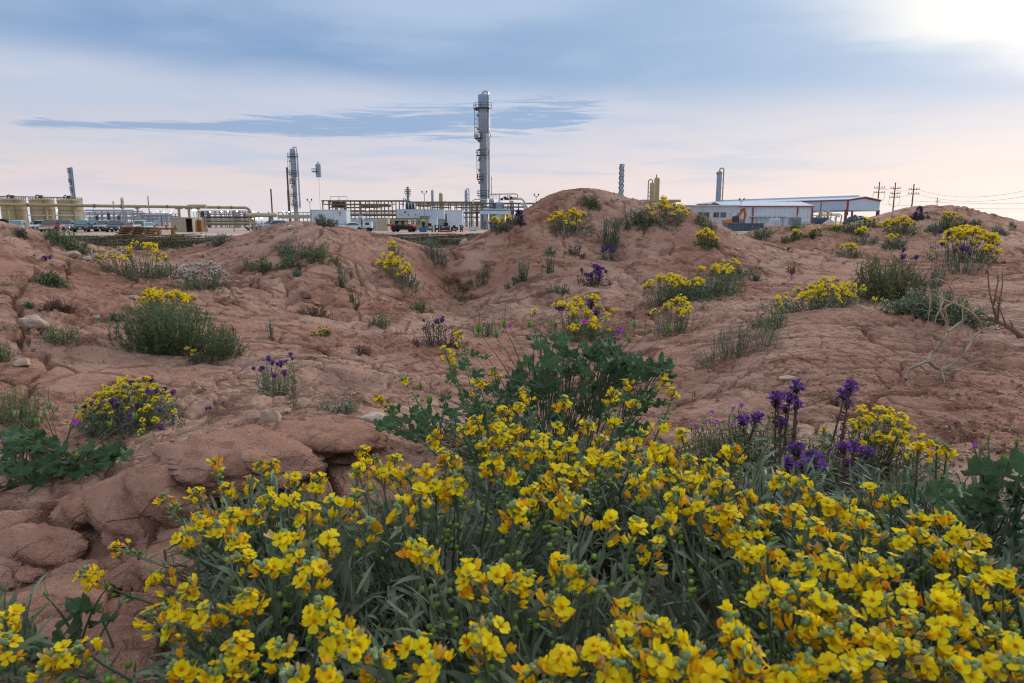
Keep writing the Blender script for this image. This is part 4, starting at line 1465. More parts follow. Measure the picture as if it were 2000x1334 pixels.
TUFTS = [  # column, row, width, height, leaf, stems, erect, label
    (125, 668, 85, 38, M_LEAF_FRESH, 60, .8, 'low green tuft beside a half-buried pale rock'),
    (30, 828, 140, 95, M_LEAF_FRESH, 120, .7, 'big grassy tuft above the mallow leaves by the ledge'),
    (2, 706, 50, 48, M_LEAF_FRESH, 40, .8, 'green tuft over a row of pale stones'),
    (113, 606, 58, 26, M_DRY, 70, .5, 'dry brown cushion plant between the deep cracks'),
    (58, 602, 16, 12, M_LEAF, 14, .6, 'tiny tuft beside the dry brown cushion plant'),
    (230, 628, 26, 22, M_LEAF, 26, .7, 'small tuft at the edge of the large feathery bush'),
    (508, 530, 60, 32, M_LEAF_FRESH, 60, .6, 'bushy green tuft with twiggy edges on the low mound flank'),
    (575, 498, 75, 34, M_LEAF_SAGE, 60, .7, 'grey feathery tuft spread below the low mound crest'),
    (565, 522, 45, 24, M_LEAF_FRESH, 40, .6, 'small low tuft between two feathery ones'),
    (622, 508, 70, 36, M_LEAF_FRESH, 70, .7, 'full green tuft below the low mound crest'),
    (637, 436, 42, 22, M_LEAF_SAGE, 50, .8, 'grey-green tuft standing on the very crest of the low mound'),
    (580, 540, 20, 16, M_LEAF_SAGE, 16, .6, 'tiny grey tuft beside a long crack'),
    (667, 562, 26, 38, M_LEAF_SAGE, 22, .95, 'thin upright grey-green tuft beside a long crack'),
    (695, 602, 28, 30, M_LEAF_FRESH, 22, .9, 'small forked green tuft on the smooth slope'),
    (742, 640, 55, 36, M_LEAF_FRESH, 46, .5, 'flat sprawling olive tuft with one upright blade'),
    (822, 608, 42, 28, M_LEAF_FRESH, 40, .7, 'dark green tuft at the mouth of the valley'),
    (618, 614, 75, 26, M_DRY, 60, .4, 'flattened dry brown weeds below the slumped hollow'),
    (710, 692, 44, 20, M_DRY, 40, .5, 'dry reddish little weed on the flat'),
    (1190, 477, 55, 58, M_LEAF_SAGE, 70, .8, 'tall soft grey tuft above the burrow hole'),
    (1153, 405, 34, 22, M_LEAF_FRESH, 50, .7, 'green tuft just under the summit of the tallest mound'),
    (1210, 445, 40, 20, M_LEAF, 30, .6, 'dusty tuft beside the white-dotted bush'),
    (1022, 548, 36, 48, M_LEAF_SAGE, 26, .95, 'spiky upright tuft on the valley side'),
    (1070, 533, 28, 40, M_LEAF_SAGE, 24, .9, 'spiky pale tuft on the slope of the tallest mound'),
    (1072, 497, 22, 16, M_LEAF, 20, .6, 'small dark tuft high on the valley side'),
    (1125, 500, 40, 24, M_FUZZ, 26, .7, 'greyish bare twiggy tuft on stony slope'),
    (1094, 572, 44, 20, M_LEAF, 34, .6, 'low dull tuft below the spiky ones'),
    (1003, 556, 44, 24, M_LEAF, 34, .6, 'dusty tuft at the foot of the spiky one'),
    (1440, 696, 170, 88, M_LEAF_SAGE, 120, .6, 'wide grey-green sprawling shrub on the smooth bare hummock'),
    (1510, 640, 70, 50, M_LEAF_FRESH, 50, .7, 'green tuft with reddish stems at the end of the yellow sweep'),
    (1376, 446, 42, 20, M_LEAF, 44, .7, 'dark tuft on the crest before the low white building'),
    (1474, 548, 26, 22, M_LEAF, 24, .7, 'small dark tuft on the bare saddle'),
    (1545, 535, 16, 16, M_DRY, 14, .7, 'tiny dry tuft on the bare saddle'),
    (938, 552, 44, 22, M_LEAF, 30, .6, 'small dull tuft in the throat of the valley'),
    (890, 562, 70, 16, M_DRY, 50, .4, 'dry flattened weeds in the throat of the valley'),
    (898, 587, 66, 18, M_DRY, 50, .4, 'strip of dry weeds across the valley floor'),
    (952, 655, 60, 40, M_LEAF, 40, .6, 'dark tuft behind the beaked pods'),
    (851, 508, 64, 40, M_LEAF_SAGE, 56, .8, 'grey tuft at the grassy gap between the mounds'),
    (150, 492, 85, 40, M_LEAF_FRESH, 80, .8, 'leafy green tuft on the crest before the parked cars'),
    (110, 474, 34, 26, M_LEAF_SAGE, 36, .7, 'small grey tuft on the crest before the parked cars'),
    (42, 458, 22, 12, M_LEAF_SAGE, 20, .6, 'tiny tuft on the crest before the storage tanks'),
    (530, 662, 14, 36, M_LEAF_SAGE, 10, 1.0, 'single thin sprig on the smooth flat'),
    (672, 803, 70, 30, M_LEAF, 30, .8, 'sparse tuft beside the pale rock on the ledge'),
    (1906, 440, 18, 12, M_LEAF, 20, .7, 'small dark tuft high on the far mound'),
    (1948, 456, 32, 20, M_LEAF_SAGE, 30, .7, 'greyish tuft on the bare side of the far mound'),
    (1978, 443, 16, 10, M_LEAF, 16, .7, 'tiny dark tuft at the edge of the far mound'),
    (1884, 442, 18, 12, M_FUZZ, 18, .7, 'tiny dark brown tuft on the far mound'),
    (1825, 452, 36, 18, M_LEAF, 36, .6, 'low green tuft beside the upright bush on the far mound'),
    (1668, 455, 44, 34, M_LEAF, 54, .7, 'dark green tuft beside the bright yellow patch'),
    (1480, 466, 56, 26, M_LEAF_SAGE, 56, .7, 'grey-green tuft in the dip behind the tallest mound'),
    (1550, 448, 30, 12, M_LEAF, 30, .7, 'dark tuft on the low crest before the machinery'),
    (1810, 562, 90, 50, M_LEAF_SAGE, 60, .7, 'tangled grey-green tuft among the purple stems'),
    (1690, 475, 60, 18, M_LEAF, 40, .6, 'dull patch of weeds low on the far mound'),
    (430, 478, 40, 22, M_LEAF_SAGE, 34, .7, 'grey tuft on the crest above the pale pink bush'),
    (1630, 790, 36, 14, M_DRY, 16, .5, 'dry weed on the smooth bare hummock'),
    (1480, 640, 30, 26, M_DRY, 16, .9, 'reddish dry stems beside the wide sprawling shrub'),
]
for i, (px, py, w, h, lm, ns, er, lab) in enumerate(TUFTS):
    k = .0105 * max(1.0, (900 - py) / 190)
    clump('tuft', lab, TU, px, py, w, h, lm, max(ns, 10), 7, k * 1.5, k * .26, seed=300 + i, erect=er, stem_mat=M_STEM if lm not in (M_DRY, M_FUZZ) else M_STEM_RED)


# ------------------------------------------------------------------ tall purple stalks behind the front bushes
def purple_stalks(label, bpx, bY, heads, seed):
    rs = np.random.RandomState(seed)
    b = base_at(bpx, bY)
    root = empty('purple_flower_plant', b, label, FB)
    mm = MM()
    b = np.array(b)
    for px, py, s in heads:
        w = W(px, py, bY + rs.uniform(-.05, .05))
        p = np.array(w) - b
        q = np.array([rs.uniform(-.02, .02) + p[0] * .3, rs.uniform(-.02, .02), -.01])
        c = q * .3 + p * .7
        c[2] = p[2] * .55
        mm.add(stalks(q[None], c[None], p[None], .0022, .0016, 6, 5), M_STEM_RED)
        k = 46
        t = rs.uniform(.45, 1.0, k)[:, None]
        pp = q * (1 - t) ** 2 + 2 * c * t * (1 - t) + p * t ** 2
        dd = rand_dirs(rs, k, -.2, .9)
        mm.add(blades(pp, dd, .012 * rs.uniform(.6, 1.2, k), .003, .1, rs, 1, np.array([1, .4])), M_FUZZ)
        up = unit(p - c + np.array([.01, -.02, .05]))
        place(CURL[rs.randint(3)], 'flower_head', root, p, up, s * .42 * bY / FPX, rs.uniform(0, 6.28))
    k = 80
    pp = np.stack([rs.uniform(-.05, .05, k), rs.uniform(-.05, .05, k), rs.uniform(0, .10, k)], -1)
    mm.add(blades(pp, rand_dirs(rs, k, 0, 1), .03, .006, .3, rs, 2, np.array([.5, 1, .2])), M_LEAF)
    mm.obj('foliage', root, kind='stuff')


purple_stalks('tallest purple stalks with fuzzy dark stems behind the front yellow bushes', 1545, 1.36,
              [(1518, 778, 36), (1556, 757, 36), (1543, 778, 34), (1524, 826, 34), (1556, 790, 26), (1535, 800, 26), (1515, 790, 24)], 1)
purple_stalks('leaning purple stalk topped by two joined heads', 1630, 1.36, [(1650, 770, 40), (1662, 756, 32), (1655, 790, 26)], 2)
purple_stalks('pair of blurred purple heads low behind the green bush', 1470, 1.5, [(1452, 822, 34), (1478, 816, 34)], 3)
purple_stalks('big purple heads just above the front yellow bloom', 1575, 1.12, [(1557, 880, 44), (1588, 902, 52), (1540, 905, 36), (1572, 915, 36)], 4)
purple_stalks('three dark purple heads on branching stems beside the soft yellow bush', 1665, 1.2, [(1648, 876, 34), (1668, 874, 34), (1692, 886, 38), (1655, 905, 24)], 5)


# ------------------------------------------------------------------ dead branches, rocks, clods, pebbles
def branch(name, label, base_px, lines, mat, Yb, seed):
    rs = np.random.RandomState(seed)
    w0 = W(base_px[0], base_px[1], Yb)
    root = empty(name, w0, label, 'dead branch')
    for pts, r, dy in lines:
        g = G()
        ps = []
        m = len(pts)
        for i, (px, py) in enumerate(pts):
            w = W(px, py, Yb + dy * i / max(m - 1, 1) + .02 * math.sin(i * 1.7 + seed))
            z = max(w.z, hz(w.x, w.y) + r * .3)
            ps.append(Vector((w.x, w.y, z)) - w0)
        # smooth the line
        sm = []
        for i in range(m - 1):
            a, b2, c2, d2 = ps[max(i - 1, 0)], ps[i], ps[i + 1], ps[min(i + 2, m - 1)]
            for t in (0, .25, .5, .75):
                sm.append(.5 * ((2 * b2) + (c2 - a) * t + (2 * a - 5 * b2 + 4 * c2 - d2) * t * t + (3 * b2 - a - 3 * c2 + d2) * t ** 3))
        sm.append(ps[-1])
        rr = [r * (1 - .62 * i / (len(sm) - 1)) * rs.uniform(.85, 1.15) for i in range(len(sm))]
        g.tube(sm, rr, 6)
        g.obj('twig', mat, root, smooth=True)
        for _ in range(3):
            i = rs.randint(2, len(sm) - 1)
            dv = (sm[i] - sm[i - 1]).normalized()
            q = dv * .5 + Vector((rs.uniform(-1, 1), rs.uniform(-.6, .6), rs.uniform(-.2, 1)))
            q.normalize()
            l_ = rs.uniform(.02, .075)
            G().tube([sm[i], sm[i] + q * l_ * .5 + Vector((0, 0, .004)), sm[i] + q * l_], [r * .3, r * .22, r * .1], 5).obj('twig', mat, root, smooth=True)


bw = on_ground(1778, 745)
branch('dead_branch', 'bleached grey dead branch with curling twigs lying on the hummock', (1778, 745), [
    ([(1768, 748), (1776, 722), (1795, 712), (1812, 704), (1818, 690), (1832, 682), (1842, 664), (1852, 648), (1872, 632), (1888, 622)], .0085, .16),
    ([(1812, 704), (1838, 722), (1866, 706), (1890, 680), (1905, 655), (1928, 640)], .007, .2),
    ([(1838, 722), (1842, 735), (1846, 748)], .006, -.03),
    ([(1838, 722), (1870, 722), (1900, 712), (1914, 708)], .004, .1),
    ([(1795, 712), (1815, 728), (1850, 730), (1880, 712)], .0035, .08),
    ([(1852, 648), (1848, 630), (1836, 606), (1842, 588), (1838, 570)], .005, .1),
    ([(1836, 606), (1828, 620), (1826, 632)], .003, .02),
    ([(1885, 665), (1880, 690), (1862, 705), (1830, 715)], .003, .05),
    ([(1842, 664), (1815, 650), (1784, 636)], .003, .05),
    ([(1832, 682), (1845, 680)], .003, .02),
    ([(1776, 735), (1790, 750), (1808, 752), (1840, 745)], .0025, -.05),
    ([(1905, 655), (1895, 690), (1892, 715)], .002, .05),
], M_WOOD, bw.y, 1)
bw2 = on_ground(1850, 640)
branch('dead_branch', 'tan looping dead stems arching above the bleached branch', (1850, 640), [
    ([(1850, 640), (1848, 615), (1846, 600), (1862, 590), (1860, 570), (1848, 552), (1830, 545), (1818, 548)], .006, .05),
    ([(1918, 655), (1912, 625), (1890, 605), (1862, 592), (1835, 582), (1818, 570), (1812, 556)], .0055, .0),
    ([(1846, 602), (1832, 610), (1826, 632)], .004, .0),
    ([(1838, 580), (1838, 605), (1850, 632)], .004, .0),
    ([(1818, 570), (1816, 600), (1812, 632)], .004, .0),
    ([(1880, 602), (1878, 630), (1860, 645)], .004, .0),
], material('tan_stem', (.46, .33, .20), .8, var=(.34, .24, .15), vscale=20), bw2.y, 2)
bw3 = on_ground(1992, 660)
branch('dead_branch', 'dark fallen branch with upright bare twigs beside the looping stems', (1992, 660), [
    ([(1996, 660), (1975, 642), (1945, 628), (1915, 622)], .014, .1),
    ([(1948, 630), (1940, 600), (1932, 565), (1930, 520), (1938, 530)], .005, .05),
    ([(1948, 630), (1952, 590), (1958, 555), (1957, 530)], .005, .05),
    ([(1940, 600), (1945, 570), (1950, 545), (1946, 530)], .004, .0),
    ([(1965, 636), (1955, 610), (1948, 590)], .004, .0),
], M_STEM_RED, bw3.y, 3)


def lump(seed, nu=18, nv=12, rough=.22, sharp=.0, facets=0):
    rs = np.random.RandomState(seed)
    th = np.linspace(0, 2 * np.pi, nu, endpoint=False)
    ph = np.linspace(0, np.pi, nv + 1)
    T, P = np.meshgrid(th, ph)
    d = np.stack([np.sin(P) * np.cos(T), np.sin(P) * np.sin(T), np.cos(P)], -1)
    off = rs.rand(6) * 40
    k = 1 + rough * (fbm(d[..., 0] * 1.2 + off[0] + d[..., 2], d[..., 1] * 1.2 + off[1] - d[..., 2] * .7, 4, seed % 9) * 1.6)
    f1, e, c = voronoi(d[..., 0] * 1.6 + off[2] + d[..., 2] * .8, d[..., 1] * 1.6 + off[3] + d[..., 2] * .6, seed % 7)
    k = k - sharp * np.clip(.3 - e, 0, 1)
    k[0], k[-1] = k[0].mean(), k[-1].mean()
    v = (d * k[..., None]).reshape(-1, 3)
    for _ in range(facets):
        nn = unit(rs.randn(1, 3))[0]
        dd = v @ nn - rs.uniform(.5, .85)
        v = v - np.maximum(dd, 0)[:, None] * nn
    i = np.arange(nv)[:, None] * nu
    j = np.arange(nu)[None, :]
    j2 = (j + 1) % nu
    q = np.stack(np.broadcast_arrays(i + j, i + nu + j, i + nu + j2, i + j2), -1).reshape(-1, 4)
    return v, q


M_ROCK = material('pale_rock', (.50, .37, .28), .85, var=(.38, .25, .19), vscale=30, bump=.5, bscale=60)
M_ROCK_W = material('white_rock', (.60, .49, .41), .8, var=(.46, .34, .27), vscale=30, bump=.5, bscale=60)


def rock(label, px, py, w, h, mat, seed, name='rock', cat='rock', sink=.25, rough=.30, sharp=.25, nu=24, group=None, deep=.8):
    c = on_ground(px, py)
    k = c.y / FPX
    v, q = lump(seed, nu, int(nu * .66), rough, sharp, 9 if nu < 30 else 0)
    v = v * np.array([w * k / 2, w * k / 2 * deep, h * k / 2])
    v[:, 2] += h * k / 2 * (1 - 2 * sink)
    o = link(name, np_mesh(name, v, q, mat, True), None, c)
    tag(o, label, cat, group)
    return o


ROCKS = [
    (65, 640, 60, 34, M_ROCK, 'half-buried pale rock in the deep crack'), (45, 712, 42, 18, M_ROCK, 'flat pale stone under the green tuft'), (188, 622, 22, 10, M_ROCK_W, 'small white stone on the cracked slope'),
    (531, 826, 46, 42, M_ROCK, 'angular pale rock standing on the dirt ledge'), (733, 828, 54, 36, M_ROCK_W, 'white rock at the foot of the yellow stalks'), (364, 886, 48, 52, M_ROCK, 'rounded pale rock set in the dirt ledge'),
    (1535, 745, 42, 18, M_ROCK, 'smooth pale stone on the bare hummock'), (655, 846, 26, 14, M_ROCK, 'small flat stone on the dirt ledge'), (569, 446, 14, 12, M_ROCK_W, 'white stone on the crest of the low mound'),
    (140, 502, 30, 18, M_ROCK, 'pale stone below the leafy crest tuft'), (1442, 490, 14, 8, M_ROCK_W, 'small white stone on the flank of the tallest mound'), (908, 470, 24, 18, M_ROCK, 'tan rock at the grassy gap between the mounds'),
    (262, 585, 24, 14, M_ROCK, 'pitted grey stone behind the feathery bush'), (1690, 462, 14, 6, M_ROCK_W, 'flat white stone beside the bright yellow patch'), (1180, 557, 14, 8, M_ROCK_W, 'pale stone at the foot of the purple cushion'),
    (1452, 536, 12, 10, M_ROCK_W, 'little pale stone at the tip of the long low bush'), (1610, 598, 12, 7, M_ROCK_W, 'little pale stone behind the yellow sweep'), (600, 583, 30, 22, M_EARTH, 'loose block of earth fallen into the slumped hollow'),
    (620, 596, 18, 12, M_EARTH, 'small block of earth in the slumped hollow'), (1925, 466, 20, 10, M_ROCK, 'pale rock on the bare side of the far mound'), (560, 806, 20, 14, M_ROCK, 'round stone beside the angular pale rock'),
    (170, 508, 20, 12, M_ROCK_W, 'white stone below the leafy crest tuft'), (1740, 1050, 46, 34, M_ROCK, 'pinkish rock glimpsed through the front yellow bushes'),
]
for i, (px, py, w, h, m, lab) in enumerate(ROCKS):
    rock(lab, px, py, w, h, m, 500 + i)
CLODS = [
    (330, 985, 270, 190, .45, 'largest lump of the broken dirt ledge'), (180, 1010, 150, 110, .4, 'rounded lump of earth beside the dark hole'), (258, 1052, 95, 78, .35, 'small lump of earth wedged in the hole'),
    (60, 1075, 230, 90, .5, 'long low lump of earth below the mallow leaves'), (455, 905, 330, 120, .45, 'flat-topped lump of earth along the ledge'), (330, 1105, 190, 70, .5, 'sloping slab of earth under the bush edge'),
    (150, 1120, 120, 56, .5, 'crumbled lump of earth on the bare slope'), (620, 862, 260, 80, .5, 'flat slab of earth behind the yellow rim'), (45, 1130, 90, 50, .45, 'crumbled corner of earth at the bare slope'),
]
for i, (px, py, w, h, sk, lab) in enumerate(CLODS):
    rock(lab, px, py, w, h * .8, M_EARTH, 700 + i, 'dirt_clod', 'dirt clod', sk, .36, .16, 44, 'lumps of the broken ledge', .8)


def crumbs(c, r, rs):
    """n angular little lumps of ten faces"""
    n = len(c)
    th = np.arange(5) * 2 * np.pi / 5
    rings = np.concatenate([np.stack([s * np.cos(th + o), s * np.sin(th + o), np.full(5, z)], -1) for s, z, o in ((.45, -.7, 0), (1.0, .0, .5), (.4, .75, .2))])
    v = rings[None] * (r[:, None, None] * rs.uniform(.6, 1.4, (n, 15, 1))) * rs.uniform(.7, 1.3, (n, 1, 3)) + c[:, None]
    q = [(i * 5 + k, i * 5 + (k + 1) % 5, (i + 1) * 5 + (k + 1) % 5, (i + 1) * 5 + k) for i in range(2) for k in range(5)] + [(10, 11, 12, 13), (10, 13, 14, 14)][:1]
    q = (np.array(q)[None] + (np.arange(n) * 15)[:, None, None]).reshape(-1, 4)
    return v.reshape(-1, 3), q


def pebbles():
    rs = np.random.RandomState(31)
    mm = MM()
    for lo, hi, n, s0, s1 in ((.5, 2.0, 5000, .0014, .0055), (1.4, 5, 15000, .0022, .0085), (4, 11, 9000, .005, .019)):
        yy = np.exp(rs.uniform(math.log(lo), math.log(hi), n))
        xx = rs.uniform(-.95, .95, n) * yy
        kp = fbm(xx * 1.2, yy * 1.2, 3, 3) + .35 * perlin(xx * 9, yy * 9, 4) > rs.uniform(-.15, .5, n)
        xx, yy = xx[kp], yy[kp]
        n = len(xx)
        r = s0 + (s1 - s0) * rs.rand(n) ** 3.2
        c = np.array([(a, b, hz(a, b)) for a, b in zip(xx, yy)])
        c[:, 2] += r * .15
        d = rand_dirs(rs, n, -.2, .3)
        k = rs.rand(n) < .75
        mm.add(crumbs(c[k], r[k], rs), M_EARTH)
        mm.add(crumbs(c[~k], r[~k], rs), M_ROCK)
    o = mm.obj('pebbles', None, kind='stuff')
    tag(o, 'scattered pebbles and crumbs of earth on the mounds', 'pebbles')
    # dry litter
    m2 = MM()
    p, d = [], []
    for (px, py, w, h, n) in ((960, 612, 110, 26, 160), (900, 590, 80, 20, 70), (1850, 700, 120, 60, 60), (700, 640, 120, 60, 40), (1650, 690, 260, 120, 70), (620, 770, 120, 40, 40), (330, 700, 200, 60, 40)):
        for _ in range(n):
            g = on_ground(px + rs.uniform(-.5, .5) * w, py + rs.uniform(-.5, .5) * h)
            if g is None:
                continue
            p.append(g + Vector((0, 0, .004)))
            d.append((rs.randn(), rs.randn(), rs.uniform(-.05, .35)))
    p, d = np.array(p), unit(np.array(d))
    L = rs.uniform(.03, .14, len(p))[:, None]
    m2.add(stalks(p, p + d * L * .5 + rs.randn(len(p), 3) * .006, p + d * L, .0012, .0008, 3, 3), M_WOOD)
    o = m2.obj('dry_litter', None, kind='stuff')
    tag(o, 'dry twigs and straw littering the bare earth', 'litter')


pebbles()


def seedlings():
    rs = np.random.RandomState(61)
    mm = MM()
    for mat, n, ll in ((M_LEAF_SAGE, 420, .016), (M_LEAF_FRESH, 300, .014), (M_DRY, 520, .020)):
        p, d = [], []
        for _ in range(n):
            yy = math.exp(rs.uniform(math.log(1.3), math.log(10)))
            xx = rs.uniform(-.85, .85) * yy
            if fbm(np.array([xx * .9 + 5]), np.array([yy * .9]), 2, 13)[0] < rs.uniform(-.3, .45):
                continue
            z = hz(xx, yy)
            for _k in range(rs.randint(4, 10)):
                s = .006 * yy
                p.append((xx + rs.randn() * s, yy + rs.randn() * s, z))
                d.append((rs.randn() * .7, rs.randn() * .7, rs.uniform(.2, 1)))
        p, d = np.array(p), np.array(d)
        m = len(p)
        mm.add(blades(p, d, ll * rs.uniform(.6, 1.6, m) * (1 + .25 * p[:, 1]), .0012 * (1 + .55 * p[:, 1]), rs.uniform(0, .6, m), rs, 2, np.array([.6, 1, .2])), mat)
    tag(mm.obj('seedlings', None, kind='stuff'), 'tiny seedlings and dry grass blades scattered over the bare earth', 'seedlings')


seedlings()


def far_grass():
    rs = np.random.RandomState(44)
    mm = MM()
    n = 64000
    y = rs.uniform(28, 86, n)
    x = rs.uniform(-.78, .02, n) * y * .98
    edge = 74 + 16 * fbm(x * .11, y * .01, 3, 6) + rs.randn(n) * 1.5
    keep = (y < edge) | ((x > -22) & (y < edge + 12))
    x, y = x[keep], y[keep]
    n = len(x)
    p = np.stack([x, y, np.zeros(n)], -1)
    d = np.stack([rs.randn(n) * .3, rs.randn(n) * .3, np.ones(n)], -1)
    clumpy = np.clip(.8 + 1.5 * fbm(x * .35, y * .12, 3, 17), .35, 2.2)
    mm.add(blades(p, d, rs.uniform(.08, .26, n) * clumpy, .035 + .02 * clumpy, .4, rs, 1, np.array([1.0, .3])), material('field_grass', (.050, .044, .018), .8, var=(.085, .062, .030), vscale=.12, island=.4))
    o = mm.obj('grass', None, kind='stuff')
    tag(o, 'dark olive grass on the flat between the mounds and the plant yard', 'grass')


far_grass()


# ------------------------------------------------------------------ the gas plant on the plain
M_TAN = material('tan_paint', (.40, .33, .185), .55, var=(.33, .27, .15), vscale=.8, bump=.05)
M_TAN2 = material('pale_tan_paint', (.47, .42, .30), .6, var=(.40, .36, .26), vscale=.7)
M_OLIVE = material('rack_steel', (.20, .165, .105), .6, var=(.13, .105, .07), vscale=1.2)
M_SILVER = material('aluminium_cladding', (.29, .35, .42), .42, .55, var=(.24, .30, .37), vscale=.5)
M_SILVER2 = material('galvanised_pipe', (.55, .58, .62), .38, .6, var=(.45, .48, .52), vscale=2)
M_PALEC = material('pale_cladding', (.68, .63, .63), .7, var=(.64, .59, .60), vscale=.4)
M_GREYST = material('grey_steel', (.26, .29, .33), .6, .2, var=(.20, .22, .26), vscale=1)
M_DARKST = material('dark_steel', (.055, .06, .07), .6, .2, var=(.035, .04, .045), vscale=1)
M_RUST = material('rusty_steel', (.19, .115, .08), .8, var=(.12, .07, .05), vscale=1.5)
M_ORANGE_ST = material('orange_brown_steel', (.32, .135, .045), .75, var=(.22, .11, .05), vscale=1.5)
M_WHITEP = material('white_paint', (.60, .66, .72), .6, var=(.52, .58, .65), vscale=.4)
M_BLUEW = material('blue_white_sheet', (.50, .62, .72), .5, var=(.45, .57, .67), vscale=.4)
M_CONC = material('weathered_concrete', (.50, .54, .55), .85, var=(.38, .43, .45), vscale=.5)
M_REDTR = material('red_trim', (.33, .045, .045), .5, var=(.35, .04, .035), vscale=1)
M_BLACK = material('black_rubber', (.018, .018, .02), .75)
M_GLASS = material('car_glass', (.03, .055, .065), .06, spec=.9)
M_GLASS_REFL = material('windscreen_painted_reflection', (.06, .22, .25), .10, spec=.9)  # teal of the reflected sky is put into the glass colour
M_DARKIN = material('dark_interior', (.02, .02, .022), .8)
M_CHROME = material('chrome', (.6, .6, .62), .2, .9)
M_LAMP = material('lit_lamp', (1, .9, .7), .4, emit=(1.0, .86, .58, 7.0))
M_HEADL = material('headlamp_glass', (.75, .78, .8), .15, spec=.8)
M_BLUEBIN = material('blue_plastic', (.02, .16, .42), .5)
M_REDP = material('red_plastic', (.48, .045, .04), .45)
M_EXC = material('orange_machine_paint', (.50, .155, .04), .5, var=(.38, .12, .04), vscale=1)
M_BIN = material('blue_grey_steel', (.085, .125, .165), .6, var=(.06, .09, .12), vscale=.6)
M_POLE = material('pole_timber', (.13, .085, .06), .85, var=(.09, .06, .045), vscale=2)
M_GRAVEL = material('gravel_heap', (.50, .41, .35), .95, var=(.40, .32, .27), vscale=3, bump=.6, bscale=14)
M_TARP = material('dark_tarp', (.03, .04, .055), .55, var=(.02, .028, .04), vscale=.7, bump=.4, bscale=3)
M_WOODP = material('weathered_board', (.27, .14, .06), .8, var=(.16, .09, .045), vscale=2)
M_YHAT = material('yellow_helmet', (.80, .55, .02), .4)
M_NAVY = material('navy_cloth', (.02, .025, .045), .85)
M_SKIN = material('skin_tone', (.42, .25, .18), .6)
M_WIRE = material('power_wire', (.10, .09, .09), .6)


def at(px, Y, z=0.0):
    return Vector((gx(px, Y), Y, z))


def mp(Y):
    """metres per photo pixel at depth Y"""
    return Y / 1318.6


def ring_rail(g, r, z, r_in, a0, a1, n=14):
    for zz in (z + .55, z + 1.1):
        g.tube([(r * math.cos(a0 + (a1 - a0) * i / n), r * math.sin(a0 + (a1 - a0) * i / n), zz) for i in range(n + 1)], .05, 4)
    for i in range(0, n + 1, 2):
        a = a0 + (a1 - a0) * i / n
        g.tube([(r * math.cos(a), r * math.sin(a), z), (r * math.cos(a), r * math.sin(a), z + 1.1)], .045, 4)


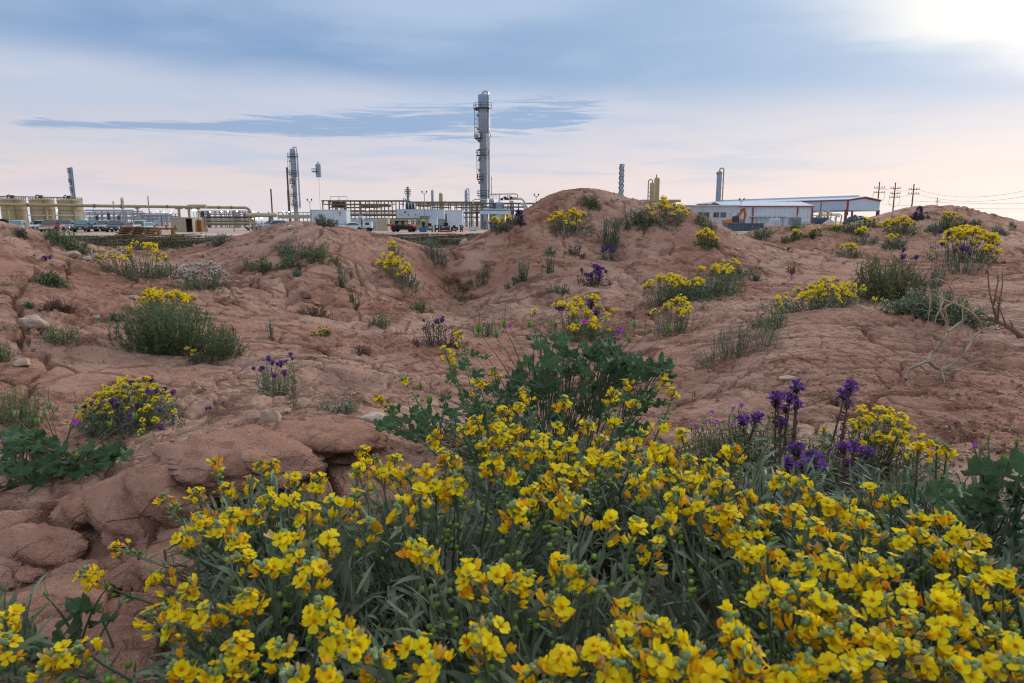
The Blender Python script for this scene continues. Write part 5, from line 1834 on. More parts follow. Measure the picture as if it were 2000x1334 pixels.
def column(name, label, cat, px, Y, secs, mat, goose=None, pipes=(), plats=(), ladders=(), bands=(), group=None, pipe_mat=None, head=.5, nozz=()):
    """upright vessel; secs: (row at bottom, row at top, width px) from the ground up"""
    base = at(px, Y)
    root = empty(name, base, label, cat, group)
    m = mp(Y)
    pm = pipe_mat or mat
    prof = []
    for i, (b, t, w) in enumerate(secs):
        zb = 0.0 if i == 0 else gz(b, Y)
        prof += [(w * m / 2, zb + (.0 if i == 0 else .35 * m * 4)), (w * m / 2, gz(t, Y))]
    rt, zt = prof[-1]
    prof += [(rt * .94, zt + rt * head * .45), (rt * .7, zt + rt * head * .8), (rt * .25, zt + rt * head)]
    G().lathe(prof, n=22).obj('shell', mat, root, smooth=True)
    for py, w in bands:
        G().lathe([(w * m / 2 * 1.03, -.09), (w * m / 2 * 1.03, .09)], (0, 0, gz(py, Y)), 22).obj('band', M_GREYST, root, smooth=True)
    if goose:
        dx, top, bot, pw = goose            # pixels: offset, top row, bottom row, pipe width
        x, zz, zb = dx * m, gz(top, Y) - pw * m / 2, max(gz(bot, Y), .2)
        n = 10
        pts = [(0, 0, zt), (0, 0, zz - abs(x) / 2)]
        for i in range(1, n):
            a = math.pi * i / n
            pts.append((x / 2 - x / 2 * math.cos(a), 0, zz - abs(x) / 2 + abs(x) / 2 * math.sin(a)))
        pts += [(x, 0, zz - abs(x) / 2), (x, 0, zb)]
        G().tube(pts, pw * m / 2, 8).obj('overhead_pipe', pm, root, smooth=True)
        for k in range(1, 4):
            z = zb + (zt - zb) * k / 4
            G().tube([(0, 0, z), (x, 0, z)], .06, 4).obj('pipe_bracket', M_GREYST, root)
    for pts, pw in pipes:
        G().tube([(dx * m, -.1, max(gz(py, Y), .1)) for dx, py in pts], pw * m / 2, 8).obj('side_pipe', pm, root, smooth=True)
    for py, rpx, a0, a1 in plats:
        z, r = gz(py, Y), rpx * m
        f = G()
        n = 12
        A = [rad(a0 + (a1 - a0) * i / n) for i in range(n + 1)]
        r_in = secs[-1][2] * m / 2 * .8
        vs = [(rr * math.cos(a), rr * math.sin(a), zz) for zz in (z - .12, z) for a in A for rr in (r_in, r)]
        o2 = 2 * (n + 1)
        fs = []
        for i in range(n):
            k = 2 * i
            fs += [(k, k + 2, k + 3, k + 1), (o2 + k, o2 + k + 1, o2 + k + 3, o2 + k + 2), (k + 1, k + 3, o2 + k + 3, o2 + k + 1), (k, o2 + k, o2 + k + 2, k + 2)]
        f.add(vs, fs)
        p = f.obj('platform', M_DARKST, root)
        rg = G()
        ring_rail(rg, r, z, r_in, rad(a0), rad(a1), 12)
        rg.obj('railing', M_DARKST, p)
        bg = G()
        for a in (a0 + 15, (a0 + a1) / 2, a1 - 15):
            a = rad(a)
            bg.tube([(r_in * math.cos(a), r_in * math.sin(a), z - 1.0), (r * .95 * math.cos(a), r * .95 * math.sin(a), z - .1)], .06, 4)
        bg.obj('bracket', M_DARKST, p)
    for dx, t, b in ladders:
        lg = G()
        z0, z1 = max(gz(b, Y), 0), gz(t, Y)
        for s in (-.28, .28):
            lg.tube([(dx * m + s, -.2, z0), (dx * m + s, -.2, z1)], .055, 4)
        k = int((z1 - z0) / .9)
        for i in range(k):
            z = z0 + (i + .5) * (z1 - z0) / k
            lg.tube([(dx * m - .28, -.2, z), (dx * m + .28, -.2, z)], .04, 4)
            if i % 2 == 0:
                lg.tube([(dx * m + .4 * math.cos(a), -.2 - .45 * math.sin(a), z) for a in [math.pi * q / 5 for q in range(6)]], .035, 4)
        lg.obj('caged_ladder', M_DARKST, root)
    for dx, py in nozz:
        G().tube([(0, -.1, gz(py, Y)), (dx * m, -.3, gz(py, Y))], .28, 8).obj('nozzle', M_GREYST, root)
    return root


# --- columns and stacks
column('distillation_tower', 'tall silver distillation tower with curved overhead pipe and caged platforms', 'tower', 944.8, 165,
       [(445, 261, 13.6), (257, 188, 18)], M_SILVER, goose=(10.0, 175.5, 388, 4.4),
       pipes=[([(12, 186), (12, 257), (14.5, 261), (14.5, 266), (11.5, 270), (11.5, 375)], 2.4), ([(15.5, 345), (15.5, 384)], 1.6)],
       plats=[(212, 17.5, 95, 340), (270, 16.5, 130, 265), (303, 13.5, 120, 320), (350, 12.5, 130, 280), (382, 12.5, 100, 330)],
       ladders=[(-13.5, 212, 270), (-10, 303, 350)], bands=[(235, 18), (258, 18.4), (287, 13.6), (333, 13.6), (372, 13.6)], pipe_mat=M_SILVER2,
       nozz=[(-9.5, 275), (-9.5, 293), (-9.5, 312), (-9.5, 333), (-9.5, 357), (-10.5, 226), (-10.5, 252)])
column('distillation_tower', 'second silver distillation tower beside the tall rusty stack', 'tower', 579.5, 245,
       [(440, 349, 8.6), (344, 293, 11)], M_SILVER, goose=(8, 286, 408, 2.6), pipes=[([(9.5, 300), (9.5, 405)], 1.6)],
       plats=[(306, 11, 95, 340), (340, 11, 110, 330), (358, 8.5, 110, 300), (383, 8, 120, 300), (402, 9, 100, 340)],
       ladders=[(-9, 306, 340), (-7.5, 340, 402)], bands=[(322, 11), (345, 11.3), (372, 8.6)], pipe_mat=M_SILVER2, nozz=[(-7, 315), (-7, 350), (-6, 365), (-6, 392)])
column('distillation_tower', 'small far tower with silver top on a slim pale mast beside the pipe rack', 'tower', 627, 330,
       [(436, 347, .9)], M_PALEC, head=.2)
_r = bpy.data.objects['distillation_tower.002']
_m = mp(330)
G().lathe([(5.3 * _m, gz(346, 330)), (5.3 * _m, gz(321.5, 330)), (3.6 * _m, gz(320, 330)), (1 * _m, gz(319.5, 330))], n=20).obj('upper_shell', M_SILVER, _r, smooth=True)
_g = G()
_g.tube([(-1 * _m, 0, gz(320, 330)), (-1 * _m, 0, gz(317.5, 330)), (0, 0, gz(316, 330)), (2 * _m, 0, gz(316.6, 330)), (3 * _m, 0, gz(320, 330))], 1.0 * _m, 8)
_g.obj('overhead_pipe', M_SILVER2, _r, smooth=True)
_p = G().box((-5.5 * _m, -1.0, gz(336, 330)), (9 * _m, 2.5, .35)).obj('platform', M_DARKST, _r)
_g = G()
for _zz in (.8, 1.5):
    _g.tube([(-10 * _m, -2.2, gz(336, 330) + _zz), (-1.5 * _m, -2.2, gz(336, 330) + _zz)], .09, 4)
for _xx in (-10, -7, -4, -1.5):
    _g.tube([(_xx * _m, -2.2, gz(336, 330)), (_xx * _m, -2.2, gz(336, 330) + 1.5)], .08, 4)
_g.obj('railing', M_DARKST, _p)
column('distillation_tower', 'slender grey tower rising behind the storage tanks', 'tower', 149.5, 235, [(440, 359, 6.4), (355, 329, 7.2)], M_SILVER, goose=(4.0, 325.5, 400, 1.1),
       plats=[(335, 6, 100, 300), (356, 5.5, 100, 300), (372, 5, 100, 300)], ladders=[(-3, 335, 395)], bands=[(345, 7.2), (365, 6.4), (380, 6.4)], pipe_mat=M_SILVER2)
column('exhaust_stack', 'tall thin rust-brown stack beside the second silver tower', 'stack', 566.5, 250, [(440, 373, 4.6), (371, 327, 3.4)], M_RUST, head=.1, bands=[(372, 5), (328, 4.2)])
column('exhaust_stack', 'shorter rust-brown stack standing alone before the open sky', 'stack', 533, 262, [(440, 369, 2.8)], M_RUST, head=.1, bands=[(371, 3.6)])
column('exhaust_stack', 'thin grey stack behind the overhead tan pipe', 'stack', 293.5, 290, [(436, 384, 2.0)], M_GREYST, head=.1, bands=[(384, 2.6)])
column('vessel', 'small tan column with hooped pipe beyond the parked cars', 'vessel', 242, 285, [(436, 389, 4.0)], M_TAN, goose=(3.2, 385, 430, 1.0))
column('exhaust_stack', 'short far stack with a dark cap beyond the parked cars', 'stack', 225, 300, [(436, 393, 1.6)], M_GREYST, bands=[(394, 3.4), (397, 2.6)])
column('exhaust_stack', 'squat steel exhaust stack with round gallery above the pipe rack', 'stack', 798, 195, [(440, 392, 7), (387, 365, 4.2)], M_GREYST, head=.1, bands=[(366, 5.4)],
       plats=[(378, 6, 0, 360)], pipes=[([(-3, 392), (-7, 386), (-8.5, 388), (-8.5, 402)], 1.6)])
column('vessel', 'slim silver column behind the white trailer roof', 'vessel', 845, 225, [(440, 373, 3.8)], M_SILVER, goose=(2.6, 370, 408, .9), head=.9)
column('vessel', 'tan pressure column with domed top behind the white trailer', 'vessel', 862, 205, [(440, 380, 7.6)], M_TAN, goose=(-2.4, 376, 390, 1.3), head=.7)
column('vessel', 'silver column with tall hooped pipe beside the main tower skid', 'vessel', 911, 190, [(440, 373, 5.8)], M_SILVER, goose=(5.6, 368, 402, 1.7), bands=[(382, 5.8), (392, 5.8)], pipe_mat=M_OLIVE)
column('vessel', 'shorter tan pressure column with hooped pipe over the tallest mound', 'vessel', 1271.8, 150, [(452, 359, 9.8)], M_TAN, goose=(-8.0, 349.5, 392, 2.2), head=.5)
column('vessel', 'taller tan pressure column behind the hooped one', 'vessel', 1280.2, 158, [(452, 350, 10.6)], M_TAN, head=.6, pipes=[([(-1.5, 350), (-1.5, 341)], 2.4), ([(-2.0, 365), (-2.0, 390)], 1.8)], pipe_mat=M_TAN)
column('vessel', 'silver column with tan hooped pipe beside the red-trimmed warehouse', 'vessel', 1400.2, 152, [(450, 336, 9.4)], M_SILVER, goose=(8.0, 327, 398, 2.4), bands=[(352, 9.4), (378, 9.4), (338, 10.4)], pipe_mat=M_TAN, head=.35,
       nozz=[(-6, 339)])


def spiral_stack():
    Y = 172
    root = empty('spiral_stack', at(1211.5, Y), 'light grey stack wrapped in spiral strakes behind the tallest mound', 'stack')
    m = mp(Y)
    r = 2.9 * m
    z1 = gz(320.5, Y)
    G().lathe([(r, 0), (r, z1), (r * .8, z1 + .02), (r * .8, z1 - .4)], n=18).obj('shell', M_BLUEW, root, smooth=True)
    for k in range(3):
        pts = [((r + .18) * math.cos(a), (r + .18) * math.sin(a), z1 * .2 + (z1 * .8) * t) for t in [i / 70 for i in range(71)] for a in [2 * math.pi * (k / 3 + t * 3.4)]]
        G().tube(pts, .17, 4).obj('strake', M_GREYST, root)
    for py in (333, 345, 360):
        G().lathe([(r * 1.07, -.12), (r * 1.07, .12)], (0, 0, gz(py, Y)), 18).obj('flange', M_GREYST, root)


spiral_stack()


# --- storage tanks
def tank(px, wpx, top, Y, label):
    root = empty('storage_tank', at(px, Y), label, 'storage tank', 'tan storage tanks')
    m = mp(Y)
    r, h = wpx * m / 2, gz(top, Y)
    G().lathe([(r, 0), (r, h)], n=40).obj('shell', M_TAN, root, smooth=True)
    G().lathe([(r * 1.03, h - .12), (r * 1.03, h + .02), (r * .95, h + .10), (r * .2, h + .42)], n=40).obj('roof', M_TAN, root, smooth=True)
    for k in (.33, .66, .84):
        G().lathe([(r * 1.008, h * k - .05), (r * 1.008, h * k + .05)], n=40).obj('weld_band', M_OLIVE, root, smooth=True)
    g = G()
    for i in range(26):
        a = 2 * math.pi * i / 26
        g.tube([(r * math.cos(a), r * math.sin(a), h), (r * math.cos(a), r * math.sin(a), h + .55)], .03, 4)
    for zz in (.3, .55):
        g.tube([(r * math.cos(a), r * math.sin(a), h + zz) for a in [2 * math.pi * i / 26 for i in range(27)]], .025, 4)
    g.obj('railing', M_OLIVE, root)
    G().lathe([(.3, h + .25), (.3, h + .75), (.45, h + .78), (.45, h + .9)], (0, -.2, 0), 12).obj('vent_hatch', M_DARKST, root)
    G().tube([(-.8, -.3, h + .2), (-.8, -.3, h + .8), (-.4, -.3, h + 1.0)], .1, 6).obj('vent_elbow', M_DARKST, root)
    g = G()
    for s in (-.25, .25):
        g.tube([(r * .6 + s, -r * .82, 0), (r * .6 + s, -r * .82, h + .8)], .035, 4)
    for i in range(14):
        z = .3 + i * h / 14
        g.tube([(r * .6 - .25, -r * .82, z), (r * .6 + .25, -r * .82, z)], .025, 4)
    g.obj('ladder', M_OLIVE, root)


tank(31, 42, 391, 128, 'tan storage tank next to the big black tyre')
tank(86.5, 41, 391, 128, 'middle tan storage tank of the row of three')
tank(141, 42, 392, 128, 'tan storage tank in front of the slender grey tower')

root = empty('vent_pipe', at(-10, 128), 'thin grey vent pipe running above the three storage tanks', 'pipe')
x0 = gx(-10, 128)
zz = gz(383.5, 128)
G().tube([(-3, 0, zz + .1), (gx(146, 128) - x0, 0, zz - .25)], .10, 8).obj('pipe', M_GREYST, root, smooth=True)
for px in (31, 86.5, 141):
    G().tube([(gx(px, 128) - x0, 0, zz - .8), (gx(px, 128) - x0, 0, zz)], .14, 8).obj('riser', M_DARKST, root)
root = empty('tyre', at(5, 102, .0), 'big black tyre showing over the mound beside the storage tanks', 'tyre')
G().lathe([(.55, -.22), (.86, -.25), (.98, -.16), (.98, .16), (.86, .25), (.55, .22)], n=24).obj('tread', M_BLACK, root, smooth=True)
G().lathe([(.2, -.1), (.56, -.14), (.56, .14), (.2, .1)], n=20).obj('rim', M_GREYST, root, smooth=True)
root.rotation_euler = (math.pi / 2, 0, .2)
root.location.z = .98
root = empty('tank_walkway', at(100, 126), 'pale pipe and walkway linking the storage tanks at mid height', 'walkway')
x0 = gx(100, 126)
for py, rr in ((420.5, .09), (400, .05)):
    G().tube([(gx(50, 126) - x0, 0, gz(py, 126)), (gx(190, 126) - x0, 0, gz(py, 126))], rr, 6).obj('pipe', M_WHITEP, root)
for px in (56, 63, 110, 117, 165, 186):
    G().tube([(gx(px, 126) - x0, 0, 0), (gx(px, 126) - x0, 0, gz(398, 126))], .05, 4).obj('post', M_GREYST, root)

# --- overhead pipeline
P0, P1 = W(-70, 398, 100), W(478, 405, 126)
P0.z = P1.z = 4.05
root = empty('overhead_pipeline', (P0.x, P0.y, 0), 'long tan overhead pipeline on posts crossing before the tanks and cars', 'pipeline')


def on_line(px):
    t = 0.0
    best = min((abs((P0.lerp(P1, k / 400).x / (P0.lerp(P1, k / 400).y)) * 1318.6 + 1000 - px), k / 400) for k in range(401))
    return P0.lerp(P1, best[1])


o0 = Vector((P0.x, P0.y, 0))
dv = (P1 - P0).normalized()
pts = [P0 - o0, P1 - o0]
for i in range(1, 7):
    a = math.pi / 2 * i / 6
    pts.append(P1 - o0 + dv * 1.0 * math.sin(a) + Vector((0, 0, -1.0 * (1 - math.cos(a)))))
pts.append(P1 - o0 + dv * 1.0 + Vector((0, 0, -1.9)))
G().tube(pts, .25, 14).obj('pipe', M_TAN, root, smooth=True)
for px in (20, 95, 150, 271.5, 352, 372, 390):
    q = on_line(px) - o0
    wide = .32 if px in (352, 372) else .2
    g = G().box((q.x, q.y, (q.z - .25) / 2), (wide, wide, q.z - .25))
    g.box((q.x, q.y, q.z - .32), (wide * 3.4, wide * 1.5, .16))
    g.obj('support_post', M_TAN, root)
for px in (60, 190, 240, 330, 430, 455):
    q = on_line(px) - o0
    G().tube([q - dv * .1, q + dv * .1], .31, 14).obj('flange', M_OLIVE, root)
q = on_line(388) - o0
G().tube([q + Vector((-1.6, 0, .12)), q + Vector((1.6, 0, .12))], .34, 12).obj('sleeve', M_TAN, root, smooth=True)

# horizontal tan vessel that the pipeline drops into
root = empty('horizontal_vessel', at(512, 118), 'long horizontal tan vessel under the end of the overhead pipeline', 'vessel')
L = 56 * mp(118) / 2
zc, rr = gz(420, 118), 4 * mp(118)
pts = [(-L - rr * .5, 0, zc), (-L - rr * .3, 0, zc), (-L, 0, zc), (L, 0, zc), (L + rr * .3, 0, zc), (L + rr * .5, 0, zc)]
G().tube(pts, [rr * .35, rr * .8, rr, rr, rr * .8, rr * .35], 16).obj('shell', M_TAN2, root, smooth=True)
for x in (-L * .6, L * .6):
    G().box((x, 0, (zc - rr * .6) / 2), (.35, .9, zc - rr * .6)).obj('saddle', M_OLIVE, root)
for x in (-L * .9, -L * .2, L * .5):
    G().tube([(x, 0, zc), (x, 0, zc + rr * 1.5)], .12, 6).obj('nozzle', M_OLIVE, root)
root = empty('pipe_rail', at(575, 124), 'low tan pipes running from the horizontal vessel toward the second tower', 'pipe')
for py, r_ in ((415, .07), (421, .16), (424.5, .2)):
    G().tube([(-32 * mp(124), 0, gz(py, 124)), (34 * mp(124), 0, gz(py, 124))], r_, 8).obj('pipe', M_TAN2, root, smooth=True)
for px in range(-30, 35, 8):
    G().box((px * mp(124), 0, gz(415, 124) / 2), (.1, .1, gz(415, 124))).obj('post', M_OLIVE, root)

# stacked tan pipes on a rack
root = empty('pipe_stack', at(446, 101), 'rack of long tan steel pipes lying in four rows', 'pipe rack')
hl = 47 * mp(101)
for k, py in enumerate((425, 428.5, 432, 435.5, 438.5)):
    for j in range(3):
        G().tube([(-hl + .12 * j, j * .34, gz(py, 101)), (hl - .1 * k, j * .34, gz(py, 101))], .115, 8).obj('steel_pipe', M_TAN2 if (k + j) % 2 else M_OLIVE, root, smooth=True)
for x in (-hl * .98, -hl * .9, hl * .25, hl * .9):
    G().box((x, -.22, gz(422.5, 101) / 2), (.14, .12, gz(422.5, 101))).obj('upright', M_TAN, root)
G().box((0, .35, gz(423, 101)), (hl * 2.02, 1.3, .09)).obj('top_rail', M_OLIVE, root)
root = empty('orange_skid', at(391, 103), 'orange and grey skid between the tan shed and the stacked pipes', 'skid')
G().box((0, 0, .9), (.8, 1.2, 1.8)).obj('frame', M_ORANGE_ST, root)
G().box((-.5, 0, 1.6), (.6, .8, 1.0)).obj('cabinet', M_GREYST, root)


def container(name, label, cat, px0, px1, top, Y, mat, depth=2.4, ribs=True, door=None, z0=.0, rz=0.0, roof=None, group=None, windows=()):
    x0, x1 = gx(px0, Y), gx(px1, Y)
    w, h = x1 - x0, gz(top, Y)
    root = empty(name, ((x0 + x1) / 2, Y, 0), label, cat, group, rz)
    t = .08
    y0, y1 = 0.0, depth
    if door:
        a, b, dt = gx(door[0], Y) - (x0 + x1) / 2, gx(door[1], Y) - (x0 + x1) / 2, gz(door[2], Y)
        g = G()
        g.box(((-w / 2 + a) / 2, t / 2, (h + z0) / 2), (a + w / 2, t, h - z0))
        if w / 2 - b > .02:
            g.box(((w / 2 + b) / 2, t / 2, (h + z0) / 2), (w / 2 - b, t, h - z0))
        g.box(((a + b) / 2, t / 2, (h + dt) / 2), (b - a, t, h - dt))
        g.obj('front_wall', mat, root)
        g = G().box((-w / 2 + t / 2, depth / 2 + t, (h + z0) / 2), (t, depth - 2 * t, h - z0)).box((w / 2 - t / 2, depth / 2 + t, (h + z0) / 2), (t, depth - 2 * t, h - z0))
        g.box((0, depth + t / 2, (h + z0) / 2), (w, t, h - z0))
        g.obj('wall', M_DARKIN if door[3:] else mat, root)
        G().box((0, depth / 2, z0 + .03), (w - .2, depth - .2, .05)).obj('floor', M_DARKIN, root)
        G().box((0, depth / 2, h + t / 2 + .003), (w + .1, depth + .2, t)).obj('roof', roof or mat, root)
    else:
        G().box((0, depth / 2, (h + z0) / 2), (w, depth, h - z0)).obj('wall', mat, root)
        G().box((0, depth / 2, h + .045), (w + .14, depth + .14, .08)).obj('roof', roof or mat, root)
    if ribs:
        g = G()
        n = max(4, int(w / .32))
        for i in range(n):
            x = -w / 2 + (i + .5) * w / n
            if door and a - .1 < x < b + .1:
                continue
            g.box((x, -.022, (h + z0) / 2), (w / n * .5, .04, (h - z0) * .94))
        g.obj('corrugation', mat, root)
    for p0, p1, q0, q1 in windows:
        xa, xb = gx(p0, Y) - (x0 + x1) / 2, gx(p1, Y) - (x0 + x1) / 2
        za, zb = gz(q1, Y), gz(q0, Y)
        fr = G()
        f = .07
        fr.box(((xa + xb) / 2, -.04, zb), (xb - xa + 2 * f, .07, f)).box(((xa + xb) / 2, -.04, za), (xb - xa + 2 * f, .07, f))
        fr.box((xa, -.042, (za + zb) / 2), (f, .065, zb - za)).box((xb, -.042, (za + zb) / 2), (f, .065, zb - za))
        wo = fr.obj('window', M_GREYST, root)
        G().box(((xa + xb) / 2, -.012, (za + zb) / 2), (xb - xa - .04, .02, zb - za - .04)).obj('pane', M_GLASS, wo)
    if z0 > .15:
        for x in (-w * .42, -w * .14, w * .14, w * .42):
            G().box((x, depth * .5, z0 / 2), (.3, depth * .7, z0 - .01)).obj('footing', M_DARKST, root)
    return root


container('shed', 'small tan corrugated shed with its dark doorway open', 'shed', 334, 376, 425.5, 101, M_TAN2, 3.2, True, door=(363, 375, 427))
wa = container('trailer', 'white office trailer with a round dark emblem beside the pipe rack', 'trailer', 607.5, 677, 410.5, 120, M_WHITEP, 3.0, False, z0=.5)
Y = 120
cx = (gx(607.5, Y) + gx(677, Y)) / 2
ex, ez = gx(664.5, Y) - cx, gz(416, Y)
g = G()
g.tube([(ex, -.012, ez), (ex, -.03, ez)], .22, 20)
em = g.obj('emblem', M_RUST, wa)
G().tube([(ex, -.034, ez), (ex, -.04, ez)], .12, 16).obj('emblem_centre', M_WHITEP, em)
G().box((ex, -.02, ez - .36), (.34, .02, .09)).obj('emblem_caption', M_DARKST, wa)
G().box((gx(609, Y) - cx, -.015, 1.9), (.08, .03, 2.8)).obj('corner_post', M_GREYST, wa)
wb = container('trailer', 'long white equipment trailer with red emblem under the pipe rack', 'trailer', 775, 867, 409.5, 128, M_WHITEP, 3.2, False, z0=.5)
Y = 128
cx = (gx(775, Y) + gx(867, Y)) / 2
for px, py, rr, mt, nm in ((792, 414.5, .2, M_REDTR, 'emblem'), (781.5, 419, .1, M_DARKST, 'vent'), (798, 419.5, .12, M_DARKST, 'vent'), (812, 419, .11, M_DARKST, 'vent'), (786, 420, .08, M_DARKST, 'vent')):
    G().tube([(gx(px, Y) - cx, -.012, gz(py, Y)), (gx(px, Y) - cx, -.06, gz(py, Y))], rr, 14).obj(nm, mt, wb)
G().box((gx(830, Y) - cx, -.2, gz(424, Y)), (1.8, .4, .45)).obj('step_box', M_GREYST, wb)
container('container', 'tall white box container standing forward of the long white trailer', 'container', 869, 903, 411.5, 121, M_WHITEP, 3.0, False, door=(869.6, 872.4, 418), z0=.55)
container('shed', 'low tan cabin with small windows behind the red buggy', 'cabin', 757.5, 852, 427, 123, M_TAN, 2.6, False, roof=M_OLIVE,
          windows=((760, 764, 431, 438), (799, 803, 430, 437), (816, 820, 430, 437), (776, 780, 431, 437)))
container('container', 'plain grey site container beside the light tower', 'container', 685, 734.5, 426.5, 116, M_CONC, 2.4, False)
container('container', 'ribbed cream container between the grey one and the tan cabin', 'container', 735, 757, 426, 114, M_TAN2, 2.4, True)
container('container', 'small light blue cabinet behind the work tables', 'cabinet', 838, 853, 426, 110, M_BLUEW, 1.6, False)
container('shed', 'grey green utility box beside the tall white container', 'shed', 852, 869, 429, 120, M_GREYST, 2.0, False)


# --- steel pipe racks
def rack(label, posts, beams, Y, mat, pipes=(), depth=5.0, braces=(), stubs=(), name='pipe_rack', size=.2):
    cx = gx((posts[0][0] + posts[-1][0]) / 2, Y)
    root = empty(name, (cx, Y, 0), label, 'pipe rack')
    for px, top in posts:
        for dy in (0, depth):
            h = gz(top, Y)
            G().box((gx(px, Y) - cx, dy, h / 2), (size, size, h)).obj('post', mat, root)
    for p0, p1, py in beams:
        for dy in (0, depth):
            a, b = gx(p0, Y) - cx, gx(p1, Y) - cx
            G().box(((a + b) / 2, dy - .14, gz(py, Y)), (b - a, .18, size * 1.1)).obj('beam', mat, root)
    for px, top in posts[::1]:
        G().box((gx(px, Y) - cx, depth / 2, gz(top, Y) - .7), (size * .9, depth, size)).obj('crossbeam', mat, root)
    for p0, p1, py, r_, mt, dy in pipes:
        G().tube([(gx(p0, Y) - cx, dy, gz(py, Y)), (gx(p1, Y) - cx, dy, gz(py, Y))], r_, 8).obj('pipe', mt, root, smooth=True)
    for p0, q0, p1, q1 in braces:
        G().tube([(gx(p0, Y) - cx, -.05, gz(q0, Y)), (gx(p1, Y) - cx, -.05, gz(q1, Y))], .06, 4).obj('brace', mat, root)
    for px, q0, q1 in stubs:
        G().tube([(gx(px, Y) - cx, .1, gz(q1, Y)), (gx(px, Y) - cx, .1, gz(q0, Y))], .10, 6).obj('lamp_stub', M_DARKST, root)
    return root


rack('long olive steel pipe rack with open bays behind the white trailers',
     [(p, 392) for p in (632, 645, 676, 694, 706, 723, 737, 752, 767, 781, 795)],
     [(630, 797, 392), (632, 760, 399), (645, 740, 405), (676, 797, 411.5), (678, 797, 419)], 150, M_OLIVE,
     [(630, 797, 413, .16, M_TAN, 1.5), (640, 797, 420, .25, M_OLIVE, 2.5), (676, 797, 416, .12, M_SILVER2, 3.2), (700, 760, 402, .18, M_OLIVE, 3)],
     stubs=[(634, 392, 396), (647, 393, 397), (720, 393, 397), (740, 393, 397), (765, 391, 396)])
rack('olive pipe rack continuing from the exhaust stack to the main tower',
     [(p, 394) for p in (813, 822, 836, 850, 862, 877, 889, 902, 917, 930)],
     [(797, 940, 394.5), (813, 836, 402), (845, 877, 405), (889, 925, 405), (797, 940, 400)], 152, M_OLIVE,
     [(797, 935, 397.5, .1, M_OLIVE, 1.0), (900, 940, 408, .12, M_SILVER2, 1.5)], stubs=[(819, 396, 400), (838, 396, 400), (912, 395, 400), (870, 392, 396)])
rack('heavy olive frame of pipes at the foot of the main tower',
     [(p, 397) for p in (921, 931, 941, 965, 992, 1013, 1025)],
     [(918, 1040, 397), (921, 1026, 404), (921, 1020, 411), (903, 935, 424), (903, 935, 416)], 140, M_OLIVE,
     [(940, 992, 409, .28, M_SILVER2, 1.0), (925, 1000, 407, .12, M_SILVER2, 2.0), (903, 1000, 414, .14, M_TAN, 2.6), (918, 1060, 397.5, .12, M_OLIVE, 2.0)],
     braces=[(905, 424, 912, 434), (930, 424, 922, 434)])
rack('pale far pipe rack seen past the parked cars', [(p, 414) for p in range(165, 262, 12)], [(163, 262, 412), (163, 262, 415.5), (163, 262, 424)], 215, M_GREYST,
     [(165, 260, 410.5, .25, M_WHITEP, 1), (165, 260, 418, .2, M_SILVER2, 1), (165, 300, 427, .3, M_CONC, 2)], depth=6, size=.26)
rack('grey far pipe rack and switchgear under the overhead pipeline', [(p, 417) for p in range(262, 336, 9)], [(262, 335, 417.5), (262, 335, 423), (262, 335, 429)], 205, M_GREYST,
     [(265, 335, 420, .2, M_SILVER2, 1), (262, 335, 426, .25, M_CONC, 2), (270, 330, 432, .3, M_BLUEW, 2)], depth=6, size=.2)
rack('dark handrail rack beyond the stacked pipes', [(p, 412) for p in (392, 400, 412, 420, 433, 440, 448, 460, 476, 481)], [(390, 481, 412), (390, 481, 415.5), (390, 481, 419)], 160, M_GREYST, depth=3, size=.16)
rack('tan rack top showing over the tallest mound', [(p, 393) for p in (1256, 1288, 1306, 1316)], [(1250, 1327, 391.5), (1256, 1316, 396)], 140, M_TAN, [(1250, 1330, 392.5, .2, M_TAN, 1)], depth=3, size=.3)

# machinery between cars and rack: upright drums and cabinets
for i, (px, top, w, lab) in enumerate(((191, 419, 5, 'dark upright drum beside the black parked car'), (214, 416, 5, 'dark upright drum under the far grey column'), (233, 421, 5, 'small dark drum behind the white parked car'),
                                       (397, 413, 7, 'dark cooler box behind the orange skid'), (408, 413, 6, 'blue cooler box behind the stacked pipes'), (463, 411, 16, 'squat tan tank behind the stacked pipes'), (479, 415, 5, 'dark blue drum beside the squat tan tank'))):
    Y = 150 + 3 * i
    r_ = w * mp(Y) / 2
    h = gz(top, Y)
    rt = empty('drum', at(px, Y), lab, 'drum')
    G().lathe([(r_, .2), (r_, h - .15), (r_ * .8, h), (r_ * .2, h + .05)], n=16).obj('shell', M_TAN if w == 16 else (M_BIN if i in (4, 6) else M_DARKST), rt, smooth=True)
    G().lathe([(r_ * 1.06, h * .5 - .06), (r_ * 1.06, h * .5 + .06)], n=16).obj('band', M_GREYST, rt)
    G().box((0, 0, .1), (r_ * 2.2, r_ * 2.2, .19)).obj('plinth', M_CONC, rt)

